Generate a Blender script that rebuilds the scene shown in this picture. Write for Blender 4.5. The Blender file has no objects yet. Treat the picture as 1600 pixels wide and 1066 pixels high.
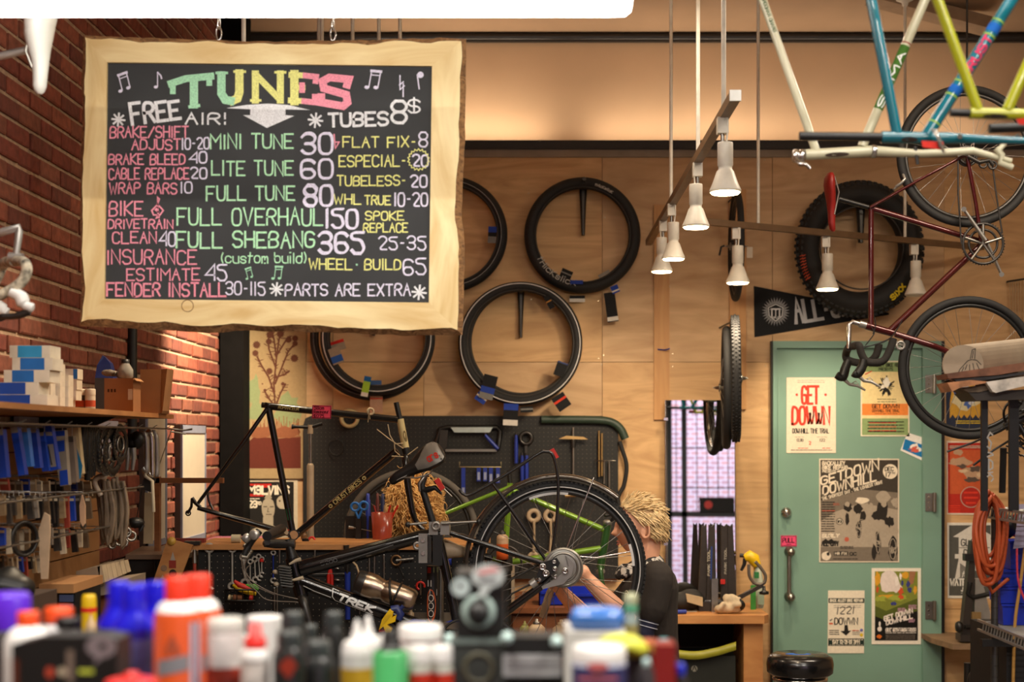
import bpy,math,random
from mathutils import Vector,Matrix,noise
V=Vector
R=random.Random(7)
PI=math.pi
# ---------------------------------------------------------------- camera
CX,CY,F,H=830.0,690.0,1600*50/36,1.65 # principal point and focal length (1600 x 1066 frame), eye height
sc=bpy.context.scene
COL=sc.collection
cd=bpy.data.cameras.new('camera')
cam=bpy.data.objects.new('camera',cd)
COL.objects.link(cam)
cam.location=(0,0,H)
cam.rotation_euler=(PI/2,0,0)
cd.lens,cd.sensor_width=50,36
cd.shift_x,cd.shift_y=-30/1600,157/1600
cd.clip_start,cd.clip_end=0.05,100
cd.dof.use_dof=True
cd.dof.focus_distance=5.9
cd.dof.aperture_fstop=2.7
sc.camera=cam
# ---------------------------------------------------------------- world, exposure
w=bpy.data.worlds.new('world');sc.world=w;w.use_nodes=True
bg=w.node_tree.nodes['Background']
bg.inputs[0].default_value=(0.72,0.80,1.0,1);bg.inputs[1].default_value=5.0
sc.view_settings.view_transform='Standard';sc.view_settings.look='None'
sc.view_settings.gamma=1;sc.view_settings.use_curve_mapping=False
sc.view_settings.exposure=0.0
sc.cycles.use_denoising=True
sc.cycles.max_bounces=6;sc.cycles.diffuse_bounces=3;sc.cycles.glossy_bounces=4
sc.cycles.transmission_bounces=6;sc.cycles.transparent_max_bounces=8
sc.cycles.sample_clamp_indirect=6;sc.cycles.blur_glossy=0.5
sc.cycles.caustics_reflective=False;sc.cycles.caustics_refractive=False
WARM,NEUT,COOL=(1,.79,.54),(1,.93,.83),(.9,.95,1)
def area_lamp(loc,sx,sy,energy,col,rot=(0,0,0)):
 d=bpy.data.lights.new('unseen_light','AREA');d.shape='RECTANGLE';d.size,d.size_y=sx,sy
 d.energy,d.color=energy,col
 o=bpy.data.objects.new('unseen_light',d);COL.objects.link(o);o.location=loc;o.rotation_euler=rot
 return o
def spot_lamp(loc,target,energy,col,ang=80,blend=.6,size=.04):
 d=bpy.data.lights.new('spot_light','SPOT');d.energy,d.color=energy,col
 d.spot_size,d.spot_blend,d.shadow_soft_size=math.radians(ang),blend,size
 o=bpy.data.objects.new('spot_light',d);COL.objects.link(o);o.location=loc
 o.rotation_euler=(V(target)-V(loc)).to_track_quat('-Z','Y').to_euler()
 return o
# added fill lights above the frame, dressed as ceiling fixtures (their housings are built further down)
CEIL_FILL=[(-0.7,1.2,3.45),(1.5,1.2,3.45),(0.25,5.35,3.50),(2.3,5.6,3.62),(1.4,3.2,3.45)]
FIX_E=[80,85,12,48,26]
FIX_UP=[8,8,24,22,8]
for(x,y,z),e,up in zip(CEIL_FILL,FIX_E,FIX_UP):
 c_=NEUT if y<4 else(1,.85,.66)
 area_lamp((x,y,z-.052),1.15,.14,e,c_);area_lamp((x,y,z+.035),1.15,.12,up,c_,(PI,0,0))
# unseen strip lights that uplight the upper wall, in a recess shaped for them
COVE=[(-.5,5.2),(.95,4.0),(2.2,2.6)]
for x,e in COVE:area_lamp((x,8.64,3.475),1.2,.05,e,(1,.80,.58),(PI,0,0))
# ---------------------------------------------------------------- helpers
def P(px,py,Y):
 """the point at depth Y that the photograph shows at (px, py)"""
 return V(((px-CX)/F*Y,Y,H+(CY-py)/F*Y))
def FR(Y):
 return lambda u,v:P(u,v,Y)
def mpp(Y):return Y/F
def lin(c):
 return tuple(((x/255)/12.92 if x/255<=.04045 else((x/255+.055)/1.055)**2.4)for x in c[:3])
MATS={}
def M(name,c=(128,128,128),rough=.55,metal=0,var=.10,scale=18,emit=0,alpha=1,trans=0,bump=0,spec=.5,coat=0):
 if name in MATS:return MATS[name]
 m=bpy.data.materials.new(name);m.use_nodes=True;MATS[name]=m
 nt=m.node_tree;N=nt.nodes;L=nt.links;b=N['Principled BSDF']
 col=lin(c)
 b.inputs['Roughness'].default_value=rough;b.inputs['Metallic'].default_value=metal
 b.inputs['Specular IOR Level'].default_value=spec
 if coat:b.inputs['Coat Weight'].default_value=coat;b.inputs['Coat Roughness'].default_value=.08
 if alpha<1:b.inputs['Alpha'].default_value=alpha
 if trans:b.inputs['Transmission Weight'].default_value=trans
 tc=N.new('ShaderNodeTexCoord');nz=N.new('ShaderNodeTexNoise')
 nz.inputs['Scale'].default_value=scale;nz.inputs['Detail'].default_value=3
 L.new(tc.outputs['Object'],nz.inputs['Vector'])
 rp=N.new('ShaderNodeValToRGB')
 rp.color_ramp.elements[0].position=.3;rp.color_ramp.elements[1].position=.7
 rp.color_ramp.elements[0].color=tuple(max(0,x*(1-var))for x in col)+(1,)
 rp.color_ramp.elements[1].color=tuple(min(1,x*(1+var))for x in col)+(1,)
 L.new(nz.outputs['Fac'],rp.inputs['Fac']);L.new(rp.outputs['Color'],b.inputs['Base Color'])
 if bump:
  bp=N.new('ShaderNodeBump');bp.inputs['Strength'].default_value=bump;bp.inputs['Distance'].default_value=.004
  L.new(nz.outputs['Fac'],bp.inputs['Height']);L.new(bp.outputs['Normal'],b.inputs['Normal'])
 if emit:
  b.inputs['Emission Color'].default_value=col+(1,);b.inputs['Emission Strength'].default_value=emit
 return m
def WOOD(name,c1,c2,stretch=(1,1,8),scale=3,rough=.55,dist=2.5,coat=0):
 if name in MATS:return MATS[name]
 m=M(name,c1,rough=rough,coat=coat);nt=m.node_tree;N=nt.nodes;L=nt.links
 nz=[n for n in N if n.type=='TEX_NOISE'][0];rp=[n for n in N if n.type=='VALTORGB'][0]
 tc=[n for n in N if n.type=='TEX_COORD'][0]
 mp=N.new('ShaderNodeMapping');mp.inputs['Scale'].default_value=stretch
 L.new(tc.outputs['Object'],mp.inputs['Vector']);L.new(mp.outputs['Vector'],nz.inputs['Vector'])
 nz.inputs['Scale'].default_value=scale;nz.inputs['Detail'].default_value=8;nz.inputs['Distortion'].default_value=dist
 rp.color_ramp.elements[0].color=lin(c1)+(1,);rp.color_ramp.elements[1].color=lin(c2)+(1,)
 return m
def link(o,parent=None):
 COL.objects.link(o)
 if parent is not None:
  o.parent=parent
  if parent.type=='EMPTY' or parent.get('based'):
   o.matrix_parent_inverse=Matrix.Translation(-parent.location)
 return o
def tag(o,label=None,cat=None,group=None,kind=None):
 for k,v in(('label',label),('category',cat),('group',group),('kind',kind)):
  if v:o[k]=v
 return o
def thing(name,label,cat,loc,group=None):
 o=bpy.data.objects.new(name,None);o.empty_display_size=.05;COL.objects.link(o);o.location=loc
 return tag(o,label,cat,group)
def frame_of(n):
 n=V(n).normalized();a=V((0,0,1))if abs(n.z)<.9 else V((1,0,0))
 u=a.cross(n).normalized();return u,n.cross(u).normalized(),n
class MB:
 def __init__(s):s.v=[];s.f=[];s.sm=[]
 def add(s,vs,fs,sm=False):
  k=len(s.v);s.v+=[V(p)for p in vs];s.f+=[tuple(i+k for i in f)for f in fs];s.sm+=[sm]*len(fs);return s
 def obox(s,c,a,b,d,ch=0):
  c,a,b,d=V(c),V(a),V(b),V(d)
  vs=[c+a*i+b*j+d*k for i in(-1,1)for j in(-1,1)for k in(-1,1)]
  return s.add(vs,[(0,1,3,2),(4,6,7,5),(0,4,5,1),(2,3,7,6),(0,2,6,4),(1,5,7,3)])
 def box(s,lo,hi):
  lo,hi=V(lo),V(hi);c=(lo+hi)/2;h=(hi-lo)/2
  return s.obox(c,(h.x,0,0),(0,h.y,0),(0,0,h.z))
 def pbox(s,x0,y0,x1,y1,Y,d):
  """box whose front face fills a rectangle of the photograph at depth Y"""
  a,b=P(x0,y1,Y),P(x1,y0,Y);return s.box(a,(b.x,Y+d,b.z))
 def ring(s,c,u,w,r,n):return[V(c)+(V(u)*math.cos(t)+V(w)*math.sin(t))*r for t in(2*PI*i/n for i in range(n))]
 def tube(s,pts,r,n=10,closed=False,caps=True,flat=1.0):
  pts=[V(p)for p in pts];m=len(pts);rs=r if isinstance(r,(list,tuple))else[r]*m
  T=[]
  for i in range(m):
   if closed:t=pts[(i+1)%m]-pts[i-1]
   else:t=pts[min(i+1,m-1)]-pts[max(i-1,0)]
   T.append(t.normalized()if t.length>1e-9 else V((0,0,1)))
  u=frame_of(T[0])[0];vs=[];fs=[]
  for i in range(m):
   u=(u-T[i]*u.dot(T[i]));u=u.normalized()if u.length>1e-6 else frame_of(T[i])[0]
   w=T[i].cross(u)
   vs+=[pts[i]+(u*math.cos(2*PI*k/n)+w*flat*math.sin(2*PI*k/n))*rs[i]for k in range(n)]
  for i in range(m if closed else m-1):
   a,b=i*n,((i+1)%m)*n
   for k in range(n):fs.append((a+k,a+(k+1)%n,b+(k+1)%n,b+k))
  s.add(vs,fs,True)
  if caps and not closed:s.add(vs[:n],[tuple(range(n))[::-1]]);s.add(vs[-n:],[tuple(range(n))])
  return s
 def lathe(s,prof,c,ax=(0,0,1),n=20,sm=True,flat=(1,1)):
  u,w,a=frame_of(ax);c=V(c);vs=[];fs=[]
  for r,t in prof:vs+=[c+a*t+(u*flat[0]*math.cos(2*PI*k/n)+w*flat[1]*math.sin(2*PI*k/n))*max(r,1e-5)for k in range(n)]
  for i in range(len(prof)-1):
   for k in range(n):fs.append((i*n+k,i*n+(k+1)%n,(i+1)*n+(k+1)%n,(i+1)*n+k))
  s.add(vs,fs,sm);s.add(vs[:n],[tuple(range(n))[::-1]]);s.add(vs[-n:],[tuple(range(n))]);return s
 def cyl(s,a,b,r,n=14,r2=None):
  a,b=V(a),V(b);return s.lathe([(r,0),(r if r2 is None else r2,(b-a).length)],a,b-a,n)
 def torus(s,c,nrm,R_,r,nR=56,nr=10,a0=0,a1=2*PI,sq=1.0):
  u,w,a=frame_of(nrm);c=V(c);full=abs(a1-a0-2*PI)<1e-6;m=nR if full else nR+1;vs=[];fs=[]
  for i in range(m):
   t=a0+(a1-a0)*i/nR;d=u*math.cos(t)+w*math.sin(t)
   vs+=[c+d*(R_+r*math.cos(2*PI*k/nr))+a*(r*sq*math.sin(2*PI*k/nr))for k in range(nr)]
  for i in range(nR):
   x,y=i*nr,((i+1)%m)*nr
   for k in range(nr):fs.append((x+k,y+k,y+(k+1)%nr,x+(k+1)%nr))
  s.add(vs,fs,True)
  if not full:s.add(vs[:nr],[tuple(range(nr))]);s.add(vs[-nr:],[tuple(range(nr))[::-1]])
  return s
 def prism(s,pts,off):
  n=len(pts);a=[V(p)for p in pts];b=[p+V(off)for p in a]
  return s.add(a+b,[tuple(range(n)),tuple(range(n,2*n))[::-1]]+[(i,i+n,(i+1)%n+n,(i+1)%n)for i in range(n)])
 def pprism(s,pts,Y,d):return s.prism([P(x,y,Y)for x,y in pts],(0,d,0))
 def lift(s,vs):
  s.n_=(getattr(s,'n_',0)+1)%20;d=V((0,-.000012*s.n_,0));return[p+d for p in vs]
 def sheet(s,fr,pts):return s.add(s.lift([fr(x,y)for x,y in pts]),[tuple(range(len(pts)))])
 def ell(s,c,rad,n=16,m=10,rot=None):
  vs=[];fs=[]
  for i in range(m+1):
   for k in range(n):
    a=PI*i/m;b=2*PI*k/n
    d=V((rad[0]*math.sin(a)*math.cos(b),rad[1]*math.sin(a)*math.sin(b),rad[2]*math.cos(a)))
    if rot:d=rot@d
    vs.append(V(c)+d)
  for i in range(m):
   for k in range(n):fs.append((i*n+k,(i+1)*n+k,(i+1)*n+(k+1)%n,i*n+(k+1)%n))
  return s.add(vs,fs,True)
 def loft(s,secs,caps=True,sm=True):
  n=len(secs[0]);vs=[V(p)for q in secs for p in q];fs=[]
  for i in range(len(secs)-1):
   for k in range(n):fs.append((i*n+k,i*n+(k+1)%n,(i+1)*n+(k+1)%n,(i+1)*n+k))
  s.add(vs,fs,sm)
  if caps:s.add(vs[:n],[tuple(range(n))[::-1]],sm);s.add(vs[-n:],[tuple(range(n))],sm)
  return s
 def ribbon(s,fr,pts,t):
  q=[pts[0]]
  for p in pts[1:]:
   if abs(p[0]-q[-1][0])+abs(p[1]-q[-1][1])>1e-4:q.append(p)
  if len(q)>1:
   if any((fr((c[0]+d[0])/2,(c[1]+d[1])/2)-(fr(*c)+fr(*d))/2).length>2e-4 for c,d in zip(q,q[1:])): # curved ground: finer steps
    q=[(c[0]+(d[0]-c[0])*j/5,c[1]+(d[1]-c[1])*j/5)for c,d in zip(q,q[1:])for j in range(5)]+[q[-1]]
  m=len(q)
  if m<2:q=[(q[0][0]-t*.4,q[0][1]),(q[0][0]+t*.4,q[0][1])];m=2
  vs=[]
  for i in range(m):
   a=q[max(i-1,0)];b=q[i];c=q[min(i+1,m-1)]
   d1=V((b[0]-a[0],b[1]-a[1]));d2=V((c[0]-b[0],c[1]-b[1]))
   if d1.length<1e-9:d1=d2
   if d2.length<1e-9:d2=d1
   d1.normalize();d2.normalize();n1=V((-d1.y,d1.x));n2=V((-d2.y,d2.x))
   k=n1+n2
   k=n1 if k.length<.3 else k.normalized()
   k=k/max(.55,k.dot(n1))*t/2
   e=d1*(-t*.35)if i==0 else(d2*(t*.35)if i==m-1 else V((0,0)))
   vs+=[fr(b[0]+k.x+e.x,b[1]+k.y+e.y),fr(b[0]-k.x+e.x,b[1]-k.y+e.y)]
  return s.add(s.lift(vs),[(2*i,2*i+1,2*i+3,2*i+2)for i in range(m-1)])
 def mesh(s,name,mat):
  me=bpy.data.meshes.new(name);me.from_pydata([tuple(p)for p in s.v],[],s.f)
  me.polygons.foreach_set('use_smooth',s.sm)
  for m in(mat if isinstance(mat,(list,tuple))else[mat]):me.materials.append(m)
  me.update();return me
 def part(s,name,mat,parent,label=None,kind=None):
  o=bpy.data.objects.new(name,s.mesh(name,mat));link(o,parent);return tag(o,label,None,None,kind)
 def thing(s,name,mat,label,cat,group=None,kind=None):
  lo=[min(p[i]for p in s.v)for i in range(3)];hi=[max(p[i]for p in s.v)for i in range(3)]
  b=V(((lo[0]+hi[0])/2,(lo[1]+hi[1])/2,lo[2]));s.v=[p-b for p in s.v]
  o=bpy.data.objects.new(name,s.mesh(name,mat));COL.objects.link(o);o.location=b;o['based']=1
  return tag(o,label,cat,group,kind)
 def setting(s,name,mat,parent=None):
  o=bpy.data.objects.new(name,s.mesh(name,mat));link(o,parent)
  if parent is None:o['kind']='structure'
  return o
def unbase():
 for o in bpy.data.objects:
  if o.get('based'):del o['based']
def copy_thing(t,dloc,label,group=None):
 c=t.copy();COL.objects.link(c);c.location=t.location+V(dloc);c['label']=label
 if group:c['group']=group
 for ch in[x for x in COL.objects if x.parent==t]:
  k=ch.copy();COL.objects.link(k);k.parent=c
  for g in[x for x in COL.objects if x.parent==ch]:
   j=g.copy();COL.objects.link(j);j.parent=k
 return c
# ---------------------------------------------------------------- stroke lettering (hand-written letters as flat ribbons)
GL={'A':'002640 1333','B':'00063645443303 3342413000','C':'45361605011030 3041','D':'00062645412000','E':'46060040 0333','F':'460600 0333','G':'45361605011030414323','H':'0006 4046 0343','I':'2620','J':'4641301001','K':'0006 460340','L':'060040','M':'0006234640','N':'00064046','O':'26160501102030414536 3626','P':'00063645443303','Q':'261605011020304145363626 2240','R':'00063645443303 2340','S':'4536160504133342413010 1001','T':'0646 2620','U':'060110304146','V':'062046','W':'0610243046','X':'0640 0046','Y':'062346 2320','Z':'06460040','0':'26160501102030414536 3626','1':'2620','2':'0516364544330040','3':'05163645443313 1333424130100 1','4':'40460242','5':'46060434424130 301001','6':'45361605011030414233 331302','7':'064610','8':'1605041333424130 3010010213334445 45361 6','9':'0110304145361605041 3 1344','-':'1333','/':'0046','!':'2623 2120','(':'36141230',')':'16343210','.':'2021','*':'2125 0343 0145 0541','$':'4536160504133342413010 1001 2027','&':'40051635240201103042',':':'2122 2425','c':'43341403011030 3041','u':'04011030 4441 4440','s':'43341403123241301001','t':'2610 0444','o':'24140301102030414334 3424','m':'0004 03142422 20 23344440','b':'0600304143341403','i':'2420 2626','l':'2620','d':'46401001031434 3443',"'":'2625',',':'2110','+':'0343 2125','?':'0516364534232 2 2021','n':'0004 0314344340','e':'0242433414030110 1030','r':'0004 031434','a':'4440 4334140301103041'}
NARROW={'I':.28,'1':.3,'!':.28,'.':.25,'i':.25,'l':.25,"'":.25,',':.3,':':.3,'(':.5,')':.5,'-':.7,'J':.85,'t':.8,' ':.6,'M':1.2,'W':1.25}
ROUND=set('CDGOSUJBPR0235689&$()cusomdbnera')
def chaikin(p):
 for _ in range(2):
  q=[p[0]]
  for a,b in zip(p,p[1:]):
   q+=[(a[0]*.75+b[0]*.25,a[1]*.75+b[1]*.25),(a[0]*.25+b[0]*.75,a[1]*.25+b[1]*.75)]
  p=q+[p[-1]]
 return p
def glyph(ch):
 out=[]
 g=GL.get(ch,GL.get(ch.upper(),''))
 digs=[]
 for tok in g.split(' '):digs.append(tok)
 # join odd tokens (a stray blank inside a pair) with the next one
 i=0;toks=[]
 while i<len(digs):
  t=digs[i]
  while len(t)%2 and i+1<len(digs):i+=1;t+=digs[i]
  toks.append(t);i+=1
 for t in toks:
  p=[(int(t[k])/4,int(t[k+1])/6)for k in range(0,len(t)-1,2)]
  if not p:continue
  if ch in ROUND and len(p)>3:p=chaikin(p)
  out.append(p)
 return out
def text(mb,fr,s,x,y,w_,h,t,rot=0,skew=0,gap=.32,jit=.0,grow=0):
 """letters of S on the baseline from (x, y), W_ wide and H high, in the plane FR (v runs down)"""
 ws=[NARROW.get(c,1)for c in s];tot=sum(ws)+gap*(len(s)-1);k=w_/tot;cx=0
 ca,sa=math.cos(rot),math.sin(rot)
 for c,a in zip(s,ws):
  jj=[R.uniform(-jit,jit)for _ in range(3)]
  for p in glyph(c):
   q=[]
   for gx,gy in p:
    if c in NARROW and a<.6:gx=(gx-.5)*1.0+.5 if c not in '()' else gx
    hh=h*(1+grow*cx/tot)
    lx=(cx+(gx*a if not(c in NARROW and a<.45)else a/2+(gx-.5)*.3))*k+jj[0]*k*.5+skew*gy*hh;ly=-(gy*(1+jj[1])+jj[2])*hh
    q.append((x+lx*ca-ly*sa,y+lx*sa+ly*ca))
   mb.ribbon(fr,q,t)
  cx+=a+gap
 return mb
def rect(x0,y0,x1,y1):return[(x0,y0),(x0,y1),(x1,y1),(x1,y0)]
def disc(x,y,rx,ry=None,n=20):return[(x+rx*math.cos(2*PI*i/n),y-(ry or rx)*math.sin(2*PI*i/n))for i in range(n)]
def tubeframe(a,b,r,toward=(0,-1,0)):
 a,b=V(a),V(b);d=(b-a).normalized();n=V(toward);n=(n-d*n.dot(d)).normalized();w=d.cross(n)
 if w.z>0:w=-w
 return lambda u,v:a+d*u+(n*math.cos(v/r)+w*math.sin(v/r))*(r+.0008)
# ---------------------------------------------------------------- shared materials
BLACK=M('black_plastic',(18,18,18),.45);RUBBER=M('tyre_rubber',(27,27,28),.75,bump=.2,scale=60)
GLOSSBLACK=M('black_paint',(16,16,17),.22,coat=.6);CHROME=M('chrome',(205,203,200),.18,1);STEEL=M('steel',(160,157,150),.35,1)
SILVER=M('silver_paint',(172,170,165),.35,.7);WHITE=M('white_plastic',(232,232,228),.4);DARKSTEEL=M('dark_steel',(70,68,66),.4,.8)
RED=M('red_plastic',(200,40,30),.4);BLUE=M('blue_plastic',(28,52,150),.4);PAPER=M('paper',(226,214,194),.8,var=.03)
INK=M('black_ink',(32,30,29),.8);GREYRIM=M('grey_rim',(120,118,112),.35,.8);YELLOW=M('yellow_plastic',(232,190,20),.4)
CLEAR=M('clear_plastic',(235,230,220),.15,trans=.85)
CREAM=M('cream_paint',(214,196,140),.4);TAPE=M('white_reflective',(205,205,205),.5)
# ================================================================ the room
PLY=WOOD('plywood',(186,148,106),(214,178,134),(.7,1,3.2),1.6,.6,3.0)
PLY2=WOOD('plywood_warm',(192,150,102),(222,182,130),(.6,1,3.6),1.9,.6,3.2)
YW=8.5
XL=(350-CX)/F*YW
ZC=H+(CY-20)/F*YW*.985;YU2=8.8
PEACH=M('upper_wall_paint',(214,182,148),.8,var=.04,scale=3)
MB().box((XL-.3,-2.7,-.1),(5.2,9.1,0)).setting('floor',M('concrete_floor',(110,100,90),.6,scale=4,var=.2))
MB().box((XL-.3,-2.7,ZC),(5.2,9.1,ZC+.1)).setting('ceiling',M('ceiling_paint',(178,150,122),.85,var=.05,scale=3))
zB=P(0,233,YW).z
wb=MB().box((XL-.3,YW+.03,0),(5.2,9.1,zB-.012)).box((XL-.3,YU2,zB-.012),(5.2,9.1,ZC)).setting('wall_back',PEACH)
MB().box((5.0,-2.7,0),(5.2,9.1,ZC)).setting('wall_right',M('right_wall_paint',(190,170,145),.8,var=.05))
# front wall with the street window that the mirror shows
wx0,wx1,wz0,wz1=.72,3.4,.45,3.35
fw=MB()
fw.box((XL-.3,-2.7,0),(wx0,-2.5,ZC));fw.box((wx1,-2.7,0),(5.2,-2.5,ZC))
fw.box((wx0,-2.7,0),(wx1,-2.5,wz0));fw.box((wx0,-2.7,wz1),(wx1,-2.5,ZC))
fw.setting('wall_front',M('front_wall_paint',(180,165,145),.8,var=.05))
wn=MB()
FRM=M('window_frame_paint',(34,36,40),.5)
for z in(wz0,1.66,wz1-.07):wn.box((wx0,-2.62,z),(wx1,-2.52,z+.07))
for x in(wx0,wx0+.2,2.2,wx1-.07):wn.box((x,-2.62,wz0),(x+.07,-2.52,wz1))
win=wn.setting('window_1',FRM)
g=MB()
for i in range(18):g.box((wx0+.12+i*.14,-2.66,1.7),(wx0+.132+i*.14,-2.645,wz1))
for z in(2.05,2.6):g.box((wx0,-2.66,z),(wx1,-2.645,z+.014))
g.part('security_grille',FRM,win)
sg=MB().box((1.15,-2.5,1.72),(1.62,-2.49,1.92))
o=sg.part('window_sign',INK,win,'dark sign with a red dot')
MB().lathe([(.055,0),(.055,.004)],(1.27,-2.489,1.82),(0,1,0)).part('red_dot',RED,o)
# brick building across the street, seen in the mirror
bm_=M('street_brick',(186,150,150),.8);nt=bm_.node_tree
bk=nt.nodes.new('ShaderNodeTexBrick');bk.inputs['Color1'].default_value=lin((202,146,142))+(1,);bk.inputs['Color2'].default_value=lin((176,134,140))+(1,)
bk.inputs['Mortar'].default_value=lin((206,190,196))+(1,);bk.inputs['Scale'].default_value=3.0;bk.inputs['Mortar Size'].default_value=.035
mp=nt.nodes.new('ShaderNodeMapping');mp.inputs['Rotation'].default_value=(PI/2,0,0)
tc=[n for n in nt.nodes if n.type=='TEX_COORD'][0]
nt.links.new(tc.outputs['Object'],mp.inputs['Vector']);nt.links.new(mp.outputs['Vector'],bk.inputs['Vector'])
nt.links.new(bk.outputs['Color'],nt.nodes['Principled BSDF'].inputs['Base Color'])
MB().box((-3,-8.4,-.1),(12,-7.6,7)).setting('building_wall',bm_)
MB().box((-12,-40,-.2),(20,-2.7,-.1)).setting('street',M('asphalt',(120,120,124),.8))
# plywood panels on the lower back wall
def pX(px):return P(px,0,YW).x
zs=P(0,566,YW).z
cols=[383,520,662,941,1207]
for i in range(4):
 a,b=pX(cols[i])+.0015,pX(cols[i+1])-.0015
 for z0,z1 in((.0,zs-.0015),(zs+.0015,zB)):
  y0=YW+R.uniform(0,.004)
  MB().box((a,y0,z0),(b,YW+.031,z1)).part('plywood_panel',(PLY,PLY2)[(i+(z0>0))%2],wb)
MB().box((pX(1207)+.0015,YW,P(0,536,YW).z),(pX(1475),YW+.031,zB)).part('plywood_panel',PLY,wb)
for z0,z1 in((.0,P(0,952,YW).z-.0015),(P(0,952,YW).z+.0015,zs),(zs+.003,zB)):
 MB().box((pX(1475)+.0015,YW,z0),(5.0,YW+.031,z1)).part('plywood_panel',PLY2,wb)
scr=MB()
for x,y in[(937,300),(945,340),(935,470),(943,555),(935,560),(716,630),(830,468),(723,246),(1051,553),(1051,573),(1046,448),(1196,572),(1190,640),(1197,860),(1200,795),(1478,830),(1476,960),(1480,1010),(1195,250),(1478,460),(826,302),(940,570),(660,240),(1000,640),(560,620),(1198,480)]:
 scr.lathe([(.005,0),(.004,.002)],P(x,y,YW+.002),(0,-1,0),8)
scr.part('panel_screw_heads',M('screw_heads',(190,170,140),.3,.8),wb,kind='stuff')
# ledges and beams of the back wall
MB().box((pX(383),YW-.035,zB-.005),(5.0,8.50,P(0,221,YW).z)).setting('trim_1',M('ledge_black',(30,29,30),.5))
MB().box((pX(383),YW-.012,P(0,246,YW).z),(5.0,YW+.031,zB-.004)).setting('trim_2',M('ledge_grey',(150,138,122),.6,var=.15,scale=6))
MB().box((XL,YU2-.03,P(0,67,YU2).z),(5.0,YU2,P(0,54,YU2).z)).cyl(V((XL,YU2-.03,P(0,60,YU2).z)),V((5.0,YU2-.03,P(0,60,YU2).z)),.021).setting('trim_3',M('pipe_black',(40,38,38),.35))
MB().box((P(347,0,8.35).x,8.30,0),(P(383,0,8.35).x,YW+.02,ZC)).setting('column_1',M('post_black',(14,13,13),.9,var=.2,spec=.1))
# sloping strut under the ceiling at the upper right
o=MB();a,b=P(1290,-25,8.1),P(1545,42,8.3);d=(b-a).normalized()
o.obox((a+b)/2,d*(b-a).length/2,V((0,.08,0)),d.cross(V((0,1,0)))*.035)
o.setting('trim_4',M('strut_paint',(150,124,98),.7))
# ---- brick wall on the left: a mortar bed and single bricks in running bond
wl=MB().box((XL-.3,-2.7,0),(XL,9.1,ZC)).setting('wall_left',M('mortar',(168,140,114),.95,bump=.5,scale=40,var=.25))
BRM=[M('brick_red_%d'%i,c,.9,bump=.5,scale=30,var=.25)for i,c in enumerate([(126,64,46),(114,54,40),(136,74,54),(102,52,40),(120,68,50)])]
def brick_geo(y0,y1,z0,z1,d):
 e=.006
 a=[(XL-.002,y0,z0),(XL-.002,y1,z0),(XL-.002,y1,z1),(XL-.002,y0,z1)]
 b=[(XL+d-.004,y0,z0),(XL+d-.004,y1,z0),(XL+d-.004,y1,z1),(XL+d-.004,y0,z1)]
 c=[(XL+d,y0+e,z0+e),(XL+d,y1-e,z0+e),(XL+d,y1-e,z1-e),(XL+d,y0+e,z1-e)]
 fs=[(8,9,10,11)]
 for i in range(4):j=(i+1)%4;fs+=[(i,j,4+j,4+i),(4+i,4+j,8+j,8+i)]
 return a+b+c,fs
PY,PZ=.226,.0755
bricks=[]
for r in range(int(ZC/PZ)):
 for k in range(-12,38):
  y0=k*PY+(r%2)*PY/2;y1=y0+PY-.014;z0=r*PZ;z1=z0+PZ-.016
  if y1>YW or y0<-2.4:continue
  ym=(y0+y1)/2;px=CX+F*XL/ym if ym>.5 else-999;py=CY-F*((z0+z1)/2-H)/ym if ym>.5 else-999
  vis=0<px<350 and 0<py<1000 and not(122<px<350 and 52<py<515)and not(py>640 and px<130)
  ar=(F*abs(XL)*PY/ym**2)*(F*PZ/ym)if vis else 0
  bricks.append((ar,y0,y1,z0,z1))
bricks.sort(key=lambda t:-t[0])
rest=[MB()for _ in BRM]
for i,(ar,y0,y1,z0,z1)in enumerate(bricks):
 j=R.randrange(len(BRM));vs,fs=brick_geo(y0+R.uniform(-.003,.003),y1+R.uniform(-.003,.003),z0+R.uniform(-.002,.002),z1+R.uniform(-.002,.002),R.uniform(.007,.014))
 if i<299 and ar>0:MB().add(vs,fs).part('brick',BRM[j],wl)
 else:rest[j].add(vs,fs)
br=MB();mi=[]
for j,m_ in enumerate(rest):br.add(m_.v,m_.f);mi+=[j]*len(m_.f)
o=br.part('bricks_beyond_the_nearest',BRM,wl,kind='stuff');o.data.polygons.foreach_set('material_index',mi)
# black conduit on the brick
o=MB().cyl(P(186,700,6.45)+V((.06,0,0)),P(186,330,6.45)+V((.06,0,0)),.022).setting('trim_5',BLACK)
# ---- housings of the added fill lights, unseen above the frame
for i,(x,y,z)in enumerate(CEIL_FILL):
 t=thing('fill_light',['added fill light hung above the front left of the counter','added fill light hung above the front right of the counter','added fill light hung over the repair stand','added fill light hung over the teal door side','added fill light hung over the hanging frames'][i],'lamp',(x,y,z),'added fill lights above the shop')
 MB().box((x-.62,y-.09,z-.05),(x+.62,y+.09,z+.03)).part('housing',WHITE,t)
 MB().box((x-.58,y-.07,z-.051),(x+.58,y+.07,z-.0502)).part('diffuser',M('unseen_diffuser',(255,240,220),emit=2),t)
 c=MB()
 for s in(-.5,.5):c.cyl((x+s,y,z+.03),(x+s,y,ZC),.004,6)
 c.part('suspension_rods',STEEL,t)
for x,e in COVE:
 t=thing('unseen_strip_light','unseen strip light in the recess above the plywood partition, %s'%{-.5:'left',.95:'middle',2.2:'right'}[x],'lamp',(x,8.64,3.44),'unseen strip lights in the wall recess')
 MB().box((x-.62,8.6,zB-.012),(x+.62,8.68,3.468)).part('housing',WHITE,t);MB().box((x-.6,8.615,3.4682),(x+.6,8.665,3.469)).part('diffuser',M('unseen_diffuser'),t)
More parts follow.
